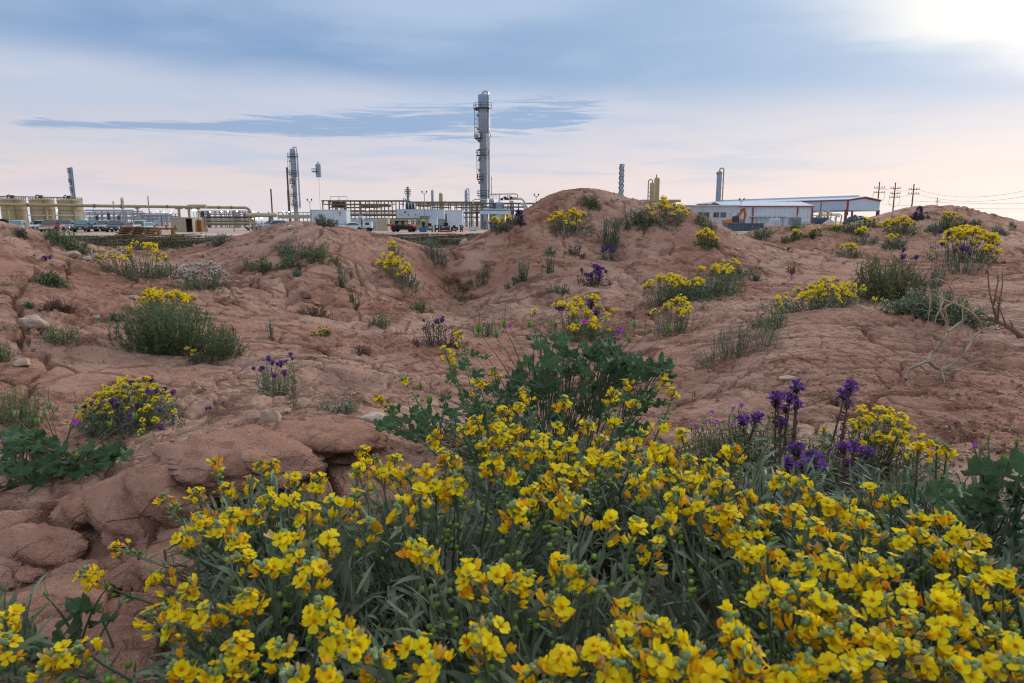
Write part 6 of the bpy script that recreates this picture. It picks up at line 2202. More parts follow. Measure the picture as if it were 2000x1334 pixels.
# switchyard masts beyond the cars
_rs = random.Random(12)
for i in range(22):
    Y = _rs.uniform(185, 245)
    px = 168 + i * 8.1 + _rs.uniform(-3, 3)
    top = _rs.uniform(407, 424)
    na = _rs.randint(1, 2)
    foot = (' and pot' if i % 3 == 0 else '') + (' and cabinet' if i % 4 == 1 else '')
    h = gz(top, Y)
    rt = empty('switchyard_mast', at(px, Y), '%s grey switchyard mast with %s%s beyond the cars' % ('tall' if top < 413 else ('short' if top > 419 else 'middling'), 'one crossarm' if na == 1 else 'two crossarms', foot), 'mast', 'switchyard masts beyond the cars')
    G().tube([(0, 0, 0), (0, 0, h)], [.13, .07], 5).obj('mast', M_GREYST, rt)
    for k in range(na):
        G().box((0, 0, h - .25 - k * .9), (_rs.uniform(.8, 2.6), .12, .12)).obj('crossarm', M_GREYST, rt)
    if i % 3 == 0:
        G().lathe([(.3, 0), (.42, .1), (.42, 1.3), (.2, 1.5)], (_rs.uniform(-.8, .8), .5, 0), 12).obj('pot', M_DARKST if i % 2 else M_BLUEW, rt, smooth=True)
    if i % 4 == 1:
        G().box((_rs.uniform(-.5, .5), .3, 1.0), (1.6, 1.0, 2.0)).obj('cabinet', M_CONC if i % 2 else M_BLUEW, rt)

# round fan coolers on the rack
for px, py, w, lab in ((659, 400, 19, 'large dark fan cooler drum in the first bays of the long rack'), (673.5, 401, 10, 'narrow dark fan cooler drum beside the large one')):
    Y = 156
    rt = empty('fan_cooler', at(px, Y), lab, 'fan cooler')
    r_ = w * mp(Y) / 2
    z0, z1 = gz(406, Y), gz(393, Y)
    G().lathe([(r_, z0), (r_ * 1.04, z0 + .2), (r_, z0 + .4), (r_, z1 - .3), (r_ * .7, z1), (r_ * .3, z1 + .1)], n=18).obj('drum', M_DARKST, rt, smooth=True)
    g = G()
    for k in range(4):
        a = math.pi * k / 2 + .4
        g.tube([(r_ * .8 * math.cos(a), r_ * .8 * math.sin(a), 0), (r_ * .8 * math.cos(a), r_ * .8 * math.sin(a), z0)], .12, 5)
    g.obj('legs', M_OLIVE, rt)
    g = G()
    g.tube([(-1.2, -.5, z1), (-1.2, -.5, z1 + 1.0), (.9, -.5, z1 + 1.0), (.9, -.5, z1)], .05, 4)
    g.obj('railing', M_DARKST, rt)
Y = 146
rt = empty('coil_drum', at(803, Y), 'dark coil drum with pale hoops beside the exhaust stack', 'drum')
zc = gz(402.5, Y)
r_ = 5.6 * mp(Y)
G().tube([(-.9, -.4, zc), (.9, -.4, zc)], r_, 18).obj('drum', M_DARKST, rt, smooth=True)
for x in (-.95, -.3, .35, .95):
    G().tube([(x - .06, -.4, zc), (x + .06, -.4, zc)], r_ * 1.08, 18).obj('hoop', M_BLUEW, rt, smooth=True)
G().box((0, -.4, (zc - r_) / 2), (1.6, .6, zc - r_)).obj('stand', M_OLIVE, rt)


# --- process skid at the foot of the main tower
Y = 138
cx = gx(975, Y)
rt = empty('process_skid', (cx, Y, 0), 'silver vessels and looping pipes beside the main tower foot', 'process skid')


def sp(px, py, y=0.0):
    return (gx(px, Y) - cx, y, gz(py, Y))


for px, top, w in ((960, 387, 11), (975, 394, 20), (1000, 391, 9)):
    r_ = w * mp(Y) / 2
    G().lathe([(r_, .5), (r_, gz(top + 3, Y)), (r_ * .85, gz(top + 1.5, Y)), (r_ * .45, gz(top, Y))], (gx(px, Y) - cx, 2.5, 0), 20).obj('vessel', M_SILVER, rt, smooth=True)
for pts, pw, mt in (([(957, 392), (957, 379), (1008, 378.5), (1011, 381), (1011, 388)], 2.2, M_TAN2), ([(975, 395), (975, 381), (978, 379)], 2.6, M_SILVER2), ([(963, 392), (963, 382), (969, 380), (969, 388)], 2.0, M_SILVER2),
                    ([(992, 390), (992, 381), (996, 381), (996, 395)], 2.2, M_TAN2), ([(985, 389), (1018, 388), (1022, 391), (1026, 397), (1028, 408)], 3.4, M_TAN2), ([(1000, 386), (1008, 386), (1011, 389)], 2, M_TAN),
                    ([(1017, 399), (1022, 399), (1025, 403), (1025, 420)], 4.2, M_SILVER2), ([(1023, 399), (1027, 400), (1030, 404), (1030, 420)], 3.6, M_SILVER2),
                    ([(924, 398), (924, 391), (928, 389), (940, 389), (952, 391)], 2.2, M_SILVER2), ([(945, 409), (990, 409), (993, 412), (993, 418)], 3, M_SILVER2)):
    G().tube([sp(a, b, .6) for a, b in pts], pw * mp(Y) / 2, 8).obj('pipe', mt, rt, smooth=True)
for px, py in ((980, 389), (990, 388), (998, 386), (986, 386)):
    G().lathe([(.25, -.25), (.32, 0), (.25, .25)], sp(px, py, .3), 10).obj('valve', M_DARKST, rt)
for px in (930, 952, 985, 1010):
    G().box((gx(px, Y) - cx, 1.0, gz(411, Y) / 2), (.22, .22, gz(411, Y))).obj('post', M_OLIVE, rt)
G().box((0, 1.5, gz(411, Y)), (100 * mp(Y), 4.0, .15)).obj('deck', M_GREYST, rt)

rt = empty('equipment_shelter', at(968, 131), 'pale blue sheet shelter with open bays under the main tower', 'shelter')
w = 60 * mp(131)
z1, z0 = gz(412.5, 131), gz(419, 131)
G().box((0, 2.2, z1), (w, 5, .12)).obj('roof', M_BLUEW, rt)
G().box((0, -.3, (z0 + z1) / 2), (w, .06, z1 - z0 - .1)).obj('fascia', M_BLUEW, rt)
for k in range(6):
    G().box((-w / 2 + .2 + k * (w - .4) / 5, 0, z0 / 2), (.22 if k not in (3,) else .9, .2, z0)).obj('post', M_BLUEW if k in (3, 5) else M_GREYST, rt)
for k in (1, 4):
    a = -w / 2 + k * (w - .4) / 5
    G().tube([(a, -.1, .1), (a + .9, -.1, z0)], .05, 4).obj('brace', M_WHITEP, rt)
    G().tube([(a + .9, -.1, .1), (a, -.1, z0)], .05, 4).obj('brace', M_WHITEP, rt)
for k in range(4):
    G().box((-w / 2 + .9 + k * 1.45, 1.6, .8), (1.0, 1.0, 1.6)).obj('machine', M_DARKST if k % 2 else M_GREYST, rt)


# --- lamp posts
def lamp_post(px, top, Y, lit, label, heads=1, group=None):
    rt = empty('lamp_post', at(px, Y), label, 'lamp post', group)
    h = gz(top, Y)
    G().tube([(0, 0, 0), (0, 0, h - (.0 if heads == 1 else 5 * mp(Y)))], [.07, .05], 6).obj('pole', M_GREYST, rt)
    m = mp(Y)
    for s in ((0,) if heads == 1 else (-1, 1)):
        x = s * 4.2 * m
        if heads == 2:
            G().tube([(0, 0, h - 5 * m), (x * .7, 0, h - 4.4 * m), (x, 0, h - 2.6 * m)], .05, 5).obj('arm', M_GREYST, rt)
        if lit:
            G().lathe([(.05, -.14), (.16, -.07), (.17, .03), (.1, .12), (.02, .14)], (x, -.05, h), 10).obj('lit_lamp', M_LAMP, rt, smooth=True)
        else:
            G().tube([(x, -.1, h - 1.6 * m), (x + .6 * m, -.35, h - .1 * m)], 1.3 * m, 10).obj('lamp_head', M_DARKST, rt)


LIT = [(310, 412.5, 190, 'lit lamp first in line behind the cars'), (322, 414.5, 195, 'low lit lamp near the far racks'), (337.5, 411.5, 185, 'tall lit lamp behind the tan shed'), (335, 416, 200, 'low lit lamp behind the tan shed'),
       (380, 410.5, 128, 'lit lamp hanging beneath the overhead pipeline'), (385.5, 410.5, 128, 'second lit lamp of the pair beneath the pipeline'), (412, 413.5, 158, 'lit lamp on the handrail rack'), (434.5, 413, 158, 'bright lit lamp on the handrail rack'),
       (447, 413, 158, 'bright lit lamp beside the squat tan tank'), (464.5, 412.5, 140, 'lit lamp in front of the squat tan tank'), (496.5, 413.5, 150, 'lit lamp above the horizontal vessel'), (555, 414, 150, 'lit lamp at the foot of the rusty stack'),
       (566, 414.5, 152, 'lit lamp between the rusty stack and second tower'), (572.5, 412, 150, 'lit lamp at the foot of the second tower'), (494.5, 427, 110, 'low lit lamp under the horizontal vessel'), (502, 427, 110, 'second low lit lamp under the vessel'),
       (511.5, 426, 110, 'third low lit lamp under the vessel'), (115, 411, 140, 'bright lit lamp between two storage tanks'), (120, 410.5, 140, 'twin lit lamp beside the last storage tank'), (726.5, 406.5, 160, 'lit lamp inside the pipe rack'),
       (719, 409.5, 160, 'small lit lamp inside the pipe rack'), (70, 434, 190, 'faint lit lamp beyond the white parked car')]
for px, py, Yd, lab in LIT:
    lamp_post(px, py, Yd, True, lab, 1, 'lit lamps of the plant')
lamp_post(830, 373.5, 118, False, 'tall double-headed lamp post before the long white trailer', 2, 'double-headed lamp posts')
lamp_post(607, 389, 140, False, 'double-headed lamp post beside the white office trailer', 2, 'double-headed lamp posts')
lamp_post(1047, 379, 110, False, 'double-headed lamp post showing over the tallest mound', 2, 'double-headed lamp posts')
lamp_post(1445, 388, 128, False, 'double-headed lamp post before the red-trimmed warehouse', 2, 'double-headed lamp posts')

# --- mobile light tower
Y = 106
rt = empty('light_tower', at(716, Y), 'white mobile light tower trailer with four raised lamps', 'light tower')
m = mp(Y)
G().box((2.5 * m, 0, 1.05), (17 * m, 1.1, .95), taper=.94).obj('generator_hood', M_WHITEP, rt)
G().box((0, 0, .5), (26 * m, 1.0, .12)).obj('chassis', M_DARKST, rt)
G().tube([(-9.5 * m, 0, .5), (-9.5 * m, 0, gz(425, Y))], .09, 8).obj('mast', M_DARKST, rt)
for dx, dz in ((-6, 0), (-2, .25), (2, .25), (4.5, -.05)):
    G().tube([(-9.5 * m + dx * m, -.1, gz(426, Y) + dz), (-9.5 * m + dx * m - .08, -.42, gz(426, Y) + dz - .1)], [.13, .22], 10).obj('flood_lamp', M_HEADL, rt)
G().box((-9.5 * m, 0, gz(427, Y)), (14 * m, .08, .08)).obj('lamp_bar', M_DARKST, rt)
for s in (-.55, .55):
    G().tube([(5 * m, s - .1, .32), (5 * m, s + .1, .32)], .32, 16).obj('wheel', M_BLACK, rt)
G().box((2.5 * m, -.56, 1.2), (.6, .03, .35)).obj('control_panel', M_DARKST, rt)


# --- vehicles
def loft(g, secs):
    """secs: (x, half width at bottom, half width at top, z bottom, z top) -> closed body"""
    vs, fs = [], []
    for x, wb, wt, z0, z1 in secs:
        c = .12 * (z1 - z0)
        vs += [(x, -wb * .9, z0), (x, -wb, z0 + c), (x, -wt, z1 - c), (x, -wt * .88, z1), (x, wt * .88, z1), (x, wt, z1 - c), (x, wb, z0 + c), (x, wb * .9, z0)]
    n = 8
    for i in range(len(secs) - 1):
        for k in range(n):
            k2 = (k + 1) % n
            fs.append((i * n + k, (i + 1) * n + k, (i + 1) * n + k2, i * n + k2))
    fs.append(tuple(range(n)))
    fs.append(tuple((len(secs) - 1) * n + k for k in range(n - 1, -1, -1)))
    g.add(vs, fs)
    return g


PAINTS = {}


def paint(c):
    if c not in PAINTS:
        PAINTS[c] = material('car_paint_%d' % len(PAINTS), c, .3, .15, coat=.6, vscale=.5, var=tuple(x * .9 for x in c))
    return PAINTS[c]


def car(label, px, Y, kind, col, ang, glass=None, name='parked_car', group='vehicles parked before the tanks', back=False):
    loc = at(px, Y)
    rt = empty(name, loc, label, 'pickup' if kind == 'pickup' else 'car', group, math.atan2(-loc.y, -loc.x) - rad(ang) + (math.pi if back else 0))
    pm = paint(col)
    if kind == 'pickup':
        L, wd, hood, belt, roof, c0, c1 = 5.6, 1.0, 1.12, 1.18, 1.86, (-.9, -.6, .75, 1.35), 1.35
    elif kind == 'suv':
        L, wd, hood, belt, roof, c0, c1 = 4.9, .96, 1.05, 1.10, 1.78, (-2.35, -2.1, .45, 1.1), 1.1
    else:
        L, wd, hood, belt, roof, c0, c1 = 4.6, .90, .88, .92, 1.46, (-1.75, -1.0, .35, 1.15), 1.15
    h = L / 2
    zb = .36 if kind != 'sedan' else .24
    secs = [(-h, wd * .9, wd * .88, zb + .12, belt - .08), (-h + .18, wd, wd * .97, zb, belt), (c1 - .1, wd, wd * .97, zb, belt), (c1 + .1, wd, wd * .96, zb, hood + .03), (h - .45, wd, wd * .94, zb, hood - .06), (h - .1, wd * .97, wd * .9, zb, hood - .14), (h, wd * .88, wd * .84, zb + .1, hood - .26)]
    loft(G(), secs).obj('body', pm, rt, smooth=True)
    b0, r0, r1, b1 = c0
    cab = G()
    loft(cab, [(b0, wd * .93, wd * .90, belt - .06, belt + .02), (r0, wd * .93, wd * .80, belt - .06, roof - .05), ((r0 + r1) / 2, wd * .93, wd * .80, belt - .06, roof), (r1, wd * .93, wd * .78, belt - .06, roof - .06), (b1, wd * .90, wd * .88, belt - .06, belt + .02)])
    cab.obj('cabin', pm, rt, smooth=True)
    gm = glass or M_GLASS
    # windscreen and rear window sit proud of the cabin
    for nm, xa, xb in (('windshield', b1, r1), ('rear_window', b0, r0)):
        s = 1 if nm == 'windshield' else -1
        za, zb2 = belt + .03, roof - .10
        fa = (za - belt) / (roof - belt)
        xlo, xhi = xa + (xb - xa) * .06 + s * .05, xa + (xb - xa) * .92 + s * .05
        g = G()
        g.add([(xlo, -wd * .80, za), (xlo, wd * .80, za), (xhi, wd * .70, zb2), (xhi, -wd * .70, zb2),
               (xlo - s * .03, -wd * .80, za), (xlo - s * .03, wd * .80, za), (xhi - s * .03, wd * .70, zb2), (xhi - s * .03, -wd * .70, zb2)],
              [(0, 1, 2, 3), (7, 6, 5, 4), (0, 4, 5, 1), (1, 5, 6, 2), (2, 6, 7, 3), (3, 7, 4, 0)])
        g.obj(nm, gm, rt)
    for s in (-1, 1):
        g = G()
        za, zb2 = belt + .05, roof - .13
        xs = [b0 + .22 * (r0 - b0) + .1, r0 + .12, r1 - .12, b1 - .35 * (b1 - r1)]
        yl, yh = wd * .945, wd * .835
        g.add([(xs[0], s * yl, za), (xs[3], s * yl, za), (xs[2], s * yh, zb2), (xs[1], s * yh, zb2), (xs[0], s * (yl - .03), za), (xs[3], s * (yl - .03), za), (xs[2], s * (yh - .03), zb2), (xs[1], s * (yh - .03), zb2)],
              [(0, 1, 2, 3), (7, 6, 5, 4), (0, 4, 5, 1), (1, 5, 6, 2), (2, 6, 7, 3), (3, 7, 4, 0)])
        g.obj('side_window', M_GLASS, rt)
        G().box((b1 - .25, s * (wd + .10), belt + .12), (.12, .22, .17)).obj('mirror', M_DARKST, rt)
        G().box((h - .02, s * wd * .68, hood - .40), (.14, wd * .34, .22)).obj('headlight', M_HEADL, rt)
        G().box((-h + .0, s * wd * .78, belt - .30), (.1, .16, .34)).obj('tail_light', M_REDP, rt)
        for x in (-h + .95, h - .95):
            r_ = .40 if kind != 'sedan' else .33
            wz = [(r_ * .55, -.11), (r_ * .95, -.12), (r_, -.07), (r_, .07), (r_ * .95, .12), (r_ * .55, .11)]
            wm = G().lathe(wz, n=18).obj('wheel', M_BLACK, rt, smooth=True)
            wm.location = (x, s * (wd - .08), r_)
            wm.rotation_euler = (math.pi / 2, 0, 0)
            rm = G().lathe([(r_ * .15, -.10), (r_ * .58, -.08), (r_ * .58, .08), (r_ * .15, .10)], n=12).obj('rim', M_CHROME, wm)
    G().box((h - .02, 0, hood - .42), (.1, wd * .95, .28)).obj('grille', M_CHROME if kind == 'pickup' else M_DARKST, rt)
    G().box((h + .02, 0, zb + .22), (.18, wd * 1.85, .22)).obj('bumper', M_CHROME if kind == 'pickup' else M_DARKST, rt)
    G().box((h + .12, 0, zb + .24), (.02, .32, .15)).obj('number_plate', M_WHITEP, rt)
    if kind == 'pickup':
        g = G()
        g.box((-h + 1.05, 0, belt + .003), (1.7, wd * 1.6, .05))
        g.obj('bed_liner', M_DARKIN, rt)
    return rt


car('pale car with bright teal windscreen half hidden by the mound crest', 33, 97, 'suv', (.42, .46, .48), 12, M_GLASS_REFL)
car('white parked car between the teal-glassed car and the red pickup', 80, 106, 'suv', (.62, .64, .66), 18)
car('dark red pickup with chrome grille in the front row', 101, 100, 'pickup', (.21, .018, .022), 16)
car('grey pickup parked behind the red one', 131, 113, 'pickup', (.16, .17, .19), 14)
car('dark grey-green utility car with black grille in the front row', 158, 100, 'suv', (.050, .060, .060), 4, M_GLASS_REFL)
car('black utility car with pale headlights behind the grey-green one', 181, 108, 'suv', (.018, .022, .03), 10, M_GLASS_REFL)
car('silver grey utility car with tall square windows', 205, 106, 'suv', (.34, .36, .40), 22)
car('dark blue-grey utility car closest to the stacked boards', 225.5, 100, 'suv', (.055, .065, .085), 12)
car('small red car mostly hidden behind the stacked boards', 256, 116, 'sedan', (.40, .05, .03), 10)
car('white utility car with dark windscreen behind the stacked boards', 272, 110, 'suv', (.66, .67, .69), 2)
car('low white car with teal windscreen at the end of the row', 290, 106, 'sedan', (.60, .63, .65), -8, M_GLASS_REFL)
car('white pickup beside the open tan shed seen from behind', 388, 106, 'pickup', (.66, .69, .72), -4, back=True)
car('white car partly hidden under the horizontal vessel', 500, 122, 'sedan', (.62, .66, .70), 30, group='vehicles among the plant')
car('pale blue car just showing over the low mound', 532, 118, 'suv', (.30, .36, .46), 60, group='vehicles among the plant')
car('small white car just showing beside the white office trailer', 682, 112, 'sedan', (.62, .66, .70), 70, group='vehicles among the plant')


def buggy():
    Y = 100
    rt = empty('utility_buggy', at(788, Y), 'red and black open utility buggy with flat roof', 'buggy', None, rad(-12))
    G().box((0, 0, gz(432, Y)), (2.3, 1.4, .09)).obj('roof', M_BLACK, rt)
    for x in (-1.05, -.1, .85):
        for s in (-.62, .62):
            G().tube([(x + (.3 if x > .5 else 0), s, .9), (x, s, gz(432.5, Y))], .045, 5).obj('roll_bar', M_BLACK, rt)
    loft(G(), [(-1.7, .6, .62, .5, .95), (-1.2, .7, .7, .4, .95), (.6, .72, .7, .4, .85), (.8, .72, .68, .45, 1.1), (1.5, .66, .6, .5, 1.0), (1.8, .5, .45, .55, .85)]).obj('body', M_BLACK, rt, smooth=True)
    loft(G(), [(.78, .70, .66, .9, 1.22), (1.4, .64, .58, .85, 1.10), (1.84, .5, .42, .7, .92)]).obj('hood', M_REDP, rt, smooth=True)
    G().box((.95, 0, 1.45), (.05, 1.25, .6)).obj('windshield', M_HEADL, rt)
    G().box((-1.95, 0, 1.0), (.9, 1.3, .3)).obj('cargo_box', M_REDP, rt)
    for x in (-.75, .15):
        for s in (-.32, .32):
            G().box((x, s, 1.0), (.45, .5, .18)).box((x - .24, s, 1.3), (.12, .5, .55)).obj('seat', M_DARKST, rt)
    for x in (-1.25, 1.25):
        for s in (-.7, .7):
            wm = G().lathe([(.15, -.13), (.33, -.14), (.36, 0), (.33, .14), (.15, .13)], n=14).obj('wheel', M_BLACK, rt, smooth=True)
            wm.location = (x, s, .36)
            wm.rotation_euler = (math.pi / 2, 0, 0)
            G().lathe([(.05, -.1), (.17, -.12), (.17, .12), (.05, .1)], n=10).obj('rim', M_GREYST, wm)


buggy()


def person(label, px, Y, top_mat, leg_mat, lean, seed, reach):
    """one skinned body from a joint skeleton"""
    H = 1.76
    rt = empty('person', at(px, Y), label, 'person')
    J = [((0, 0, .95), .13), ((0, .02, 1.15), .145), ((0, .0 - lean * .3, 1.38), .16), ((0, -lean * .5, 1.50), .06), ((0, -lean * .7, 1.64), .095), ((0, -lean * .7, 1.74), .07)]
    E = [(0, 1), (1, 2), (2, 3), (3, 4), (4, 5)]
    for s in (-1, 1):
        i = len(J)
        J += [((s * .10, 0, .90), .10), ((s * .12, -.03, .50), .075), ((s * .13, .03, .09), .05), ((s * .14, -.13, .04), .04)]
        E += [(0, i), (i, i + 1), (i + 1, i + 2), (i + 2, i + 3)]
        i = len(J)
        J += [((s * .20, -lean * .3, 1.40), .062), ((s * .27, -lean * .2, 1.14), .05), ((s * .22, -.12 - reach, 1.0 + reach * .4), .038), ((s * .21, -.20 - reach, .98 + reach * .45), .032)]
        E += [(2, i), (i, i + 1), (i + 1, i + 2), (i + 2, i + 3)]
    me = bpy.data.meshes.new('body')
    me.from_pydata([j[0] for j in J], E, [])
    o = link('body', me, rt)
    md = o.modifiers.new('skin', 'SKIN')
    sk = me.skin_vertices[0].data
    for i, j in enumerate(J):
        sk[i].radius = (j[1], j[1])
    sk[0].use_root = True
    sb = o.modifiers.new('sub', 'SUBSURF')
    sb.levels = sb.render_levels = 1
    me.materials.append(leg_mat)
    # jacket, face and helmet as clothing over the body
    G().lathe([(.17, .92), (.185, 1.1), (.20, 1.35), (.17, 1.46), (.08, 1.50)], n=14).obj('jacket', top_mat, rt, smooth=True)
    G().lathe([(.05, 1.50), (.098, 1.58), (.10, 1.64), (.09, 1.70)], (0, -lean * .7 - .012, 0), 12).obj('face', M_SKIN, rt, smooth=True)
    h = G().lathe([(.165, 1.685), (.15, 1.70), (.14, 1.76), (.09, 1.82), (.02, 1.84)], (0, -lean * .7, 0), 14)
    h.obj('hard_hat', M_YHAT, rt, smooth=True)


person('worker in dark clothing with yellow hard hat beside the blue bin', 827, 101, M_NAVY, M_NAVY, .1, 1, .25)
person('worker in white top with yellow hard hat beside the buggy', 810.5, 103, M_WHITEP, M_NAVY, .05, 2, .1)

Y = 99.5
rt = empty('bin', at(826, Y), 'blue open plastic bin on the ground by the worker', 'bin')
g = G()
for sx, sy, cx_, cy_ in ((1.0, .06, 0, -.35), (1.0, .06, 0, .35), (.06, .64, -.47, 0), (.06, .64, .47, 0)):
    g.box((cx_, cy_, .33), (sx, sy, .6))
g.box((0, 0, .04), (.9, .66, .05))
g.obj('tub', M_BLUEBIN, rt)
G().box((0, -.39, .62), (1.08, .05, .06)).box((0, .39, .62), (1.08, .05, .06)).obj('rim', M_BLUEBIN, rt)
for px, w, top, lab, mt in ((853, 9, 440, 'narrow dark steel crate stand by the work table', M_DARKST), (869, 19, 441, 'wide dark steel work table with objects on top', M_DARKST), (886, 11, 446, 'low dark steel stand with red base', M_DARKST), (901, 6, 440, 'dark post stand below the tall white container', M_DARKST), (838, 14, 442, 'pale timber trestle beside the worker', M_WOODP)):
    Y = 102
    rt = empty('work_stand', at(px, Y), lab, 'work stand', 'work stands before the trailers')
    w_, h = w * mp(Y), gz(top, Y)
    G().box((0, 0, h), (w_, .8, .1)).obj('top', mt, rt)
    for sx in (-1, 1):
        for sy in (-.3, .3):
            G().box((sx * (w_ / 2 - .09), sy, h / 2 - .03), (.12, .12, h - .06)).obj('leg', mt, rt)
    G().box((0, 0, h * .45), (w_ * .92, .6, h * .35)).obj('shelf_load', mt, rt)
    if w > 10:
        G().box((w_ * .1, 0, h + .25), (w_ * .45, .5, .4)).obj('equipment', M_DARKIN, rt)
rt = empty('barrier', at(868, 98), 'long low red strip barrier along the grass edge', 'barrier')
G().box((0, 0, .14), (27 * mp(98), .12, .22)).obj('board', M_REDP, rt)
for k in range(5):
    G().box(((-12 + k * 6) * mp(98), 0, .015), (.1, .3, .03)).obj('foot', M_DARKST, rt)
rt = empty('crate', at(925, 112), 'low pale blue crate at the foot of the shelter', 'crate')
G().box((0, 0, .35), (15 * mp(112), 1.0, .55)).obj('box', M_BLUEW, rt)
G().box((0, 0, .66), (15.6 * mp(112), 1.06, .06)).obj('lid', M_BLUEW, rt)
G().box((0, 0, .04), (14 * mp(112), .9, .07)).obj('skid', M_OLIVE, rt)


# --- stacked boards and beams by the grass
def boards():
    Y = 78
    rt = empty('board_stack', at(266, Y), 'slumped stack of orange-brown timber mats at the grass edge', 'timber stack')
    m = mp(Y)
    rs = random.Random(4)
    for k in range(5):
        z = .12 + k * .19
        x0, x1 = (-34 + k * 3.2) * m, (34 - abs(k - 2) * .6) * m
        for j in range(6):
            y = -.9 + j * .36
            G().box(((x0 + x1) / 2 + rs.uniform(-.05, .05), y, z + rs.uniform(-.012, .012)), (x1 - x0, .3, .09)).obj('plank', M_WOODP if (k + j) % 3 else M_ORANGE_ST, rt)
        if k < 4:
            for x in (-.8, 0, .8):
                G().box(((x0 + x1) / 2 + x * (x1 - x0) * .48, 0, z + .095), (.16, 2.1, .085)).obj('bearer', M_OLIVE, rt)
    rt = empty('steel_beam', at(323, Y + 2), 'long orange-brown steel beam with upright stubs beside the board stack', 'steel beam')
    G().box((0, 0, .72), (46 * m, .2, .22)).obj('beam', M_ORANGE_ST, rt)
    for px in (-21, 2, 20):
        G().box((px * m, -.13, .84), (3.5 * m, .08, .6)).obj('stub', M_ORANGE_ST, rt)
    for px in (-14, 14):
        G().box((px * m, 0, .3), (.3, .5, .6)).obj('block', M_WOODP, rt)


boards()


# --- buildings on the other side
def building():
    # low weathered building
    Y = 116
    x0, x1 = gx(1335, Y), gx(1439, Y)
    rt = empty('building', ((x0 + x1) / 2, Y, 0), 'low weathered white building with dark horizontal windows', 'building')
    w, h = x1 - x0, gz(402, Y)
    c = (x0 + x1) / 2
    wins = [(1345, 1352), (1361, 1372), (1374, 1385), (1392.5, 1404), (1406, 1417.5)]
    za, zb = gz(425, Y), gz(414.5, Y)
    g = G()
    edges = [-w / 2]
    for a, b in wins:
        edges += [gx(a, Y) - c, gx(b, Y) - c]
    edges.append(w / 2)
    for i in range(0, len(edges), 2):
        g.box(((edges[i] + edges[i + 1]) / 2, .12, (za + zb) / 2), (edges[i + 1] - edges[i], .24, zb - za))
    g.box((0, .12, za / 2), (w, .24, za)).box((0, .12, (h + zb) / 2), (w, .24, h - zb))
    g.box((0, 6, h / 2), (w, .2, h)).box((-w / 2 + .1, 3, h / 2), (.2, 5.6, h)).box((w / 2 - .1, 3, h / 2), (.2, 5.6, h))
    g.obj('wall', M_CONC, rt)
    G().box((0, 3, h + .08), (w + .3, 6.6, .14)).obj('roof', M_WHITEP, rt)
    for a, b in wins:
        xa, xb = gx(a, Y) - c, gx(b, Y) - c
        f = G()
        f.box(((xa + xb) / 2, .10, zb - .04), (xb - xa, .1, .08)).box(((xa + xb) / 2, .10, za + .04), (xb - xa, .1, .08)).box((xa + .04, .10, (za + zb) / 2), (.08, .1, zb - za - .16)).box((xb - .04, .10, (za + zb) / 2), (.08, .1, zb - za - .16))
        wo = f.obj('window', M_GREYST, rt)
        G().box(((xa + xb) / 2, .16, (za + zb) / 2), (xb - xa - .1, .03, zb - za - .1)).obj('pane', M_GLASS, wo)
    G().box((gx(1400, Y) - c, -.3, .55), (1.6, .5, 1.1)).obj('wall_panel', M_WHITEP, rt)
    G().box((gx(1430, Y) - c, -.1, 1.5), (.3, .2, 3.0)).obj('downpipe', M_BLUEW, rt)

    # white warehouse with red trim
    Y = 132
    x0, x1 = gx(1412, Y), gx(1585, Y)
    rt = empty('warehouse', ((x0 + x1) / 2, Y, 0), 'white metal warehouse with red corner posts and eave trim', 'warehouse')
    w, c = x1 - x0, (x0 + x1) / 2
    h, hr = gz(403, Y), gz(397.5, Y)
    g = G()
    n = int(w / .9)
    for i in range(n):
        G().box((-w / 2 + (i + .5) * w / n, .05, h / 2), (w / n - .03, .1, h)).obj('wall_panel', M_WHITEP, rt)
    G().box((0, 6, h / 2), (w - .2, 11.6, h - .05)).obj('inner_wall', M_WHITEP, rt)
    G().add([(-w / 2 - .2, -.25, h), (w / 2 + .2, -.25, h), (w / 2 + .2, 6, hr + .4), (-w / 2 - .2, 6, hr + .4), (w / 2 + .2, 12.2, h), (-w / 2 - .2, 12.2, h),
             (-w / 2 - .2, -.25, h + .14), (w / 2 + .2, -.25, h + .14), (w / 2 + .2, 6, hr + .54), (-w / 2 - .2, 6, hr + .54), (w / 2 + .2, 12.2, h + .14), (-w / 2 - .2, 12.2, h + .14)],
            [(6, 7, 8, 9), (9, 8, 10, 11), (0, 3, 2, 1), (3, 5, 4, 2), (0, 1, 7, 6), (1, 2, 8, 7), (2, 4, 10, 8), (0, 6, 9, 3), (3, 9, 11, 5), (5, 11, 10, 4)]).obj('roof', M_WHITEP, rt)
    G().box((0, -.30, h - .02), (w + .44, .08, .17)).obj('eave_trim', M_REDTR, rt)
    for px in (1413, 1469, 1556, 1584.5):
        G().box((gx(px, Y) - c, -.08, h / 2 - .1), (.24, .14, h - .2)).obj('red_post', M_REDTR, rt)
    G().box((gx(1500, Y) - c, -.5, gz(422.5, Y)), (75 * mp(Y), .9, .12)).obj('canopy', M_WHITEP, rt)
    for px in (1475, 1500, 1525):
        G().box((gx(px, Y) - c, -.8, gz(423, Y) / 2), (.12, .12, gz(423, Y) - .06)).obj('canopy_post', M_GREYST, rt)

    # the long open-sided warehouse behind it
    A = Vector((gx(1652, 152), 152, 0))
    B = Vector((gx(1360, 192), 192, 0))
    dv = (B - A).normalized()
    nv = Vector((-dv.y, dv.x, 0))
    if nv.y < 0:
        nv = -nv
    ln = (B - A).length
    rt = empty('warehouse', A, 'long open-sided white warehouse with red gable trim raised on posts', 'warehouse', None, math.atan2(dv.y, dv.x))
    sgn = 1 if (Matrix.Rotation(-math.atan2(dv.y, dv.x), 3, 'Z') @ nv).y > 0 else -1
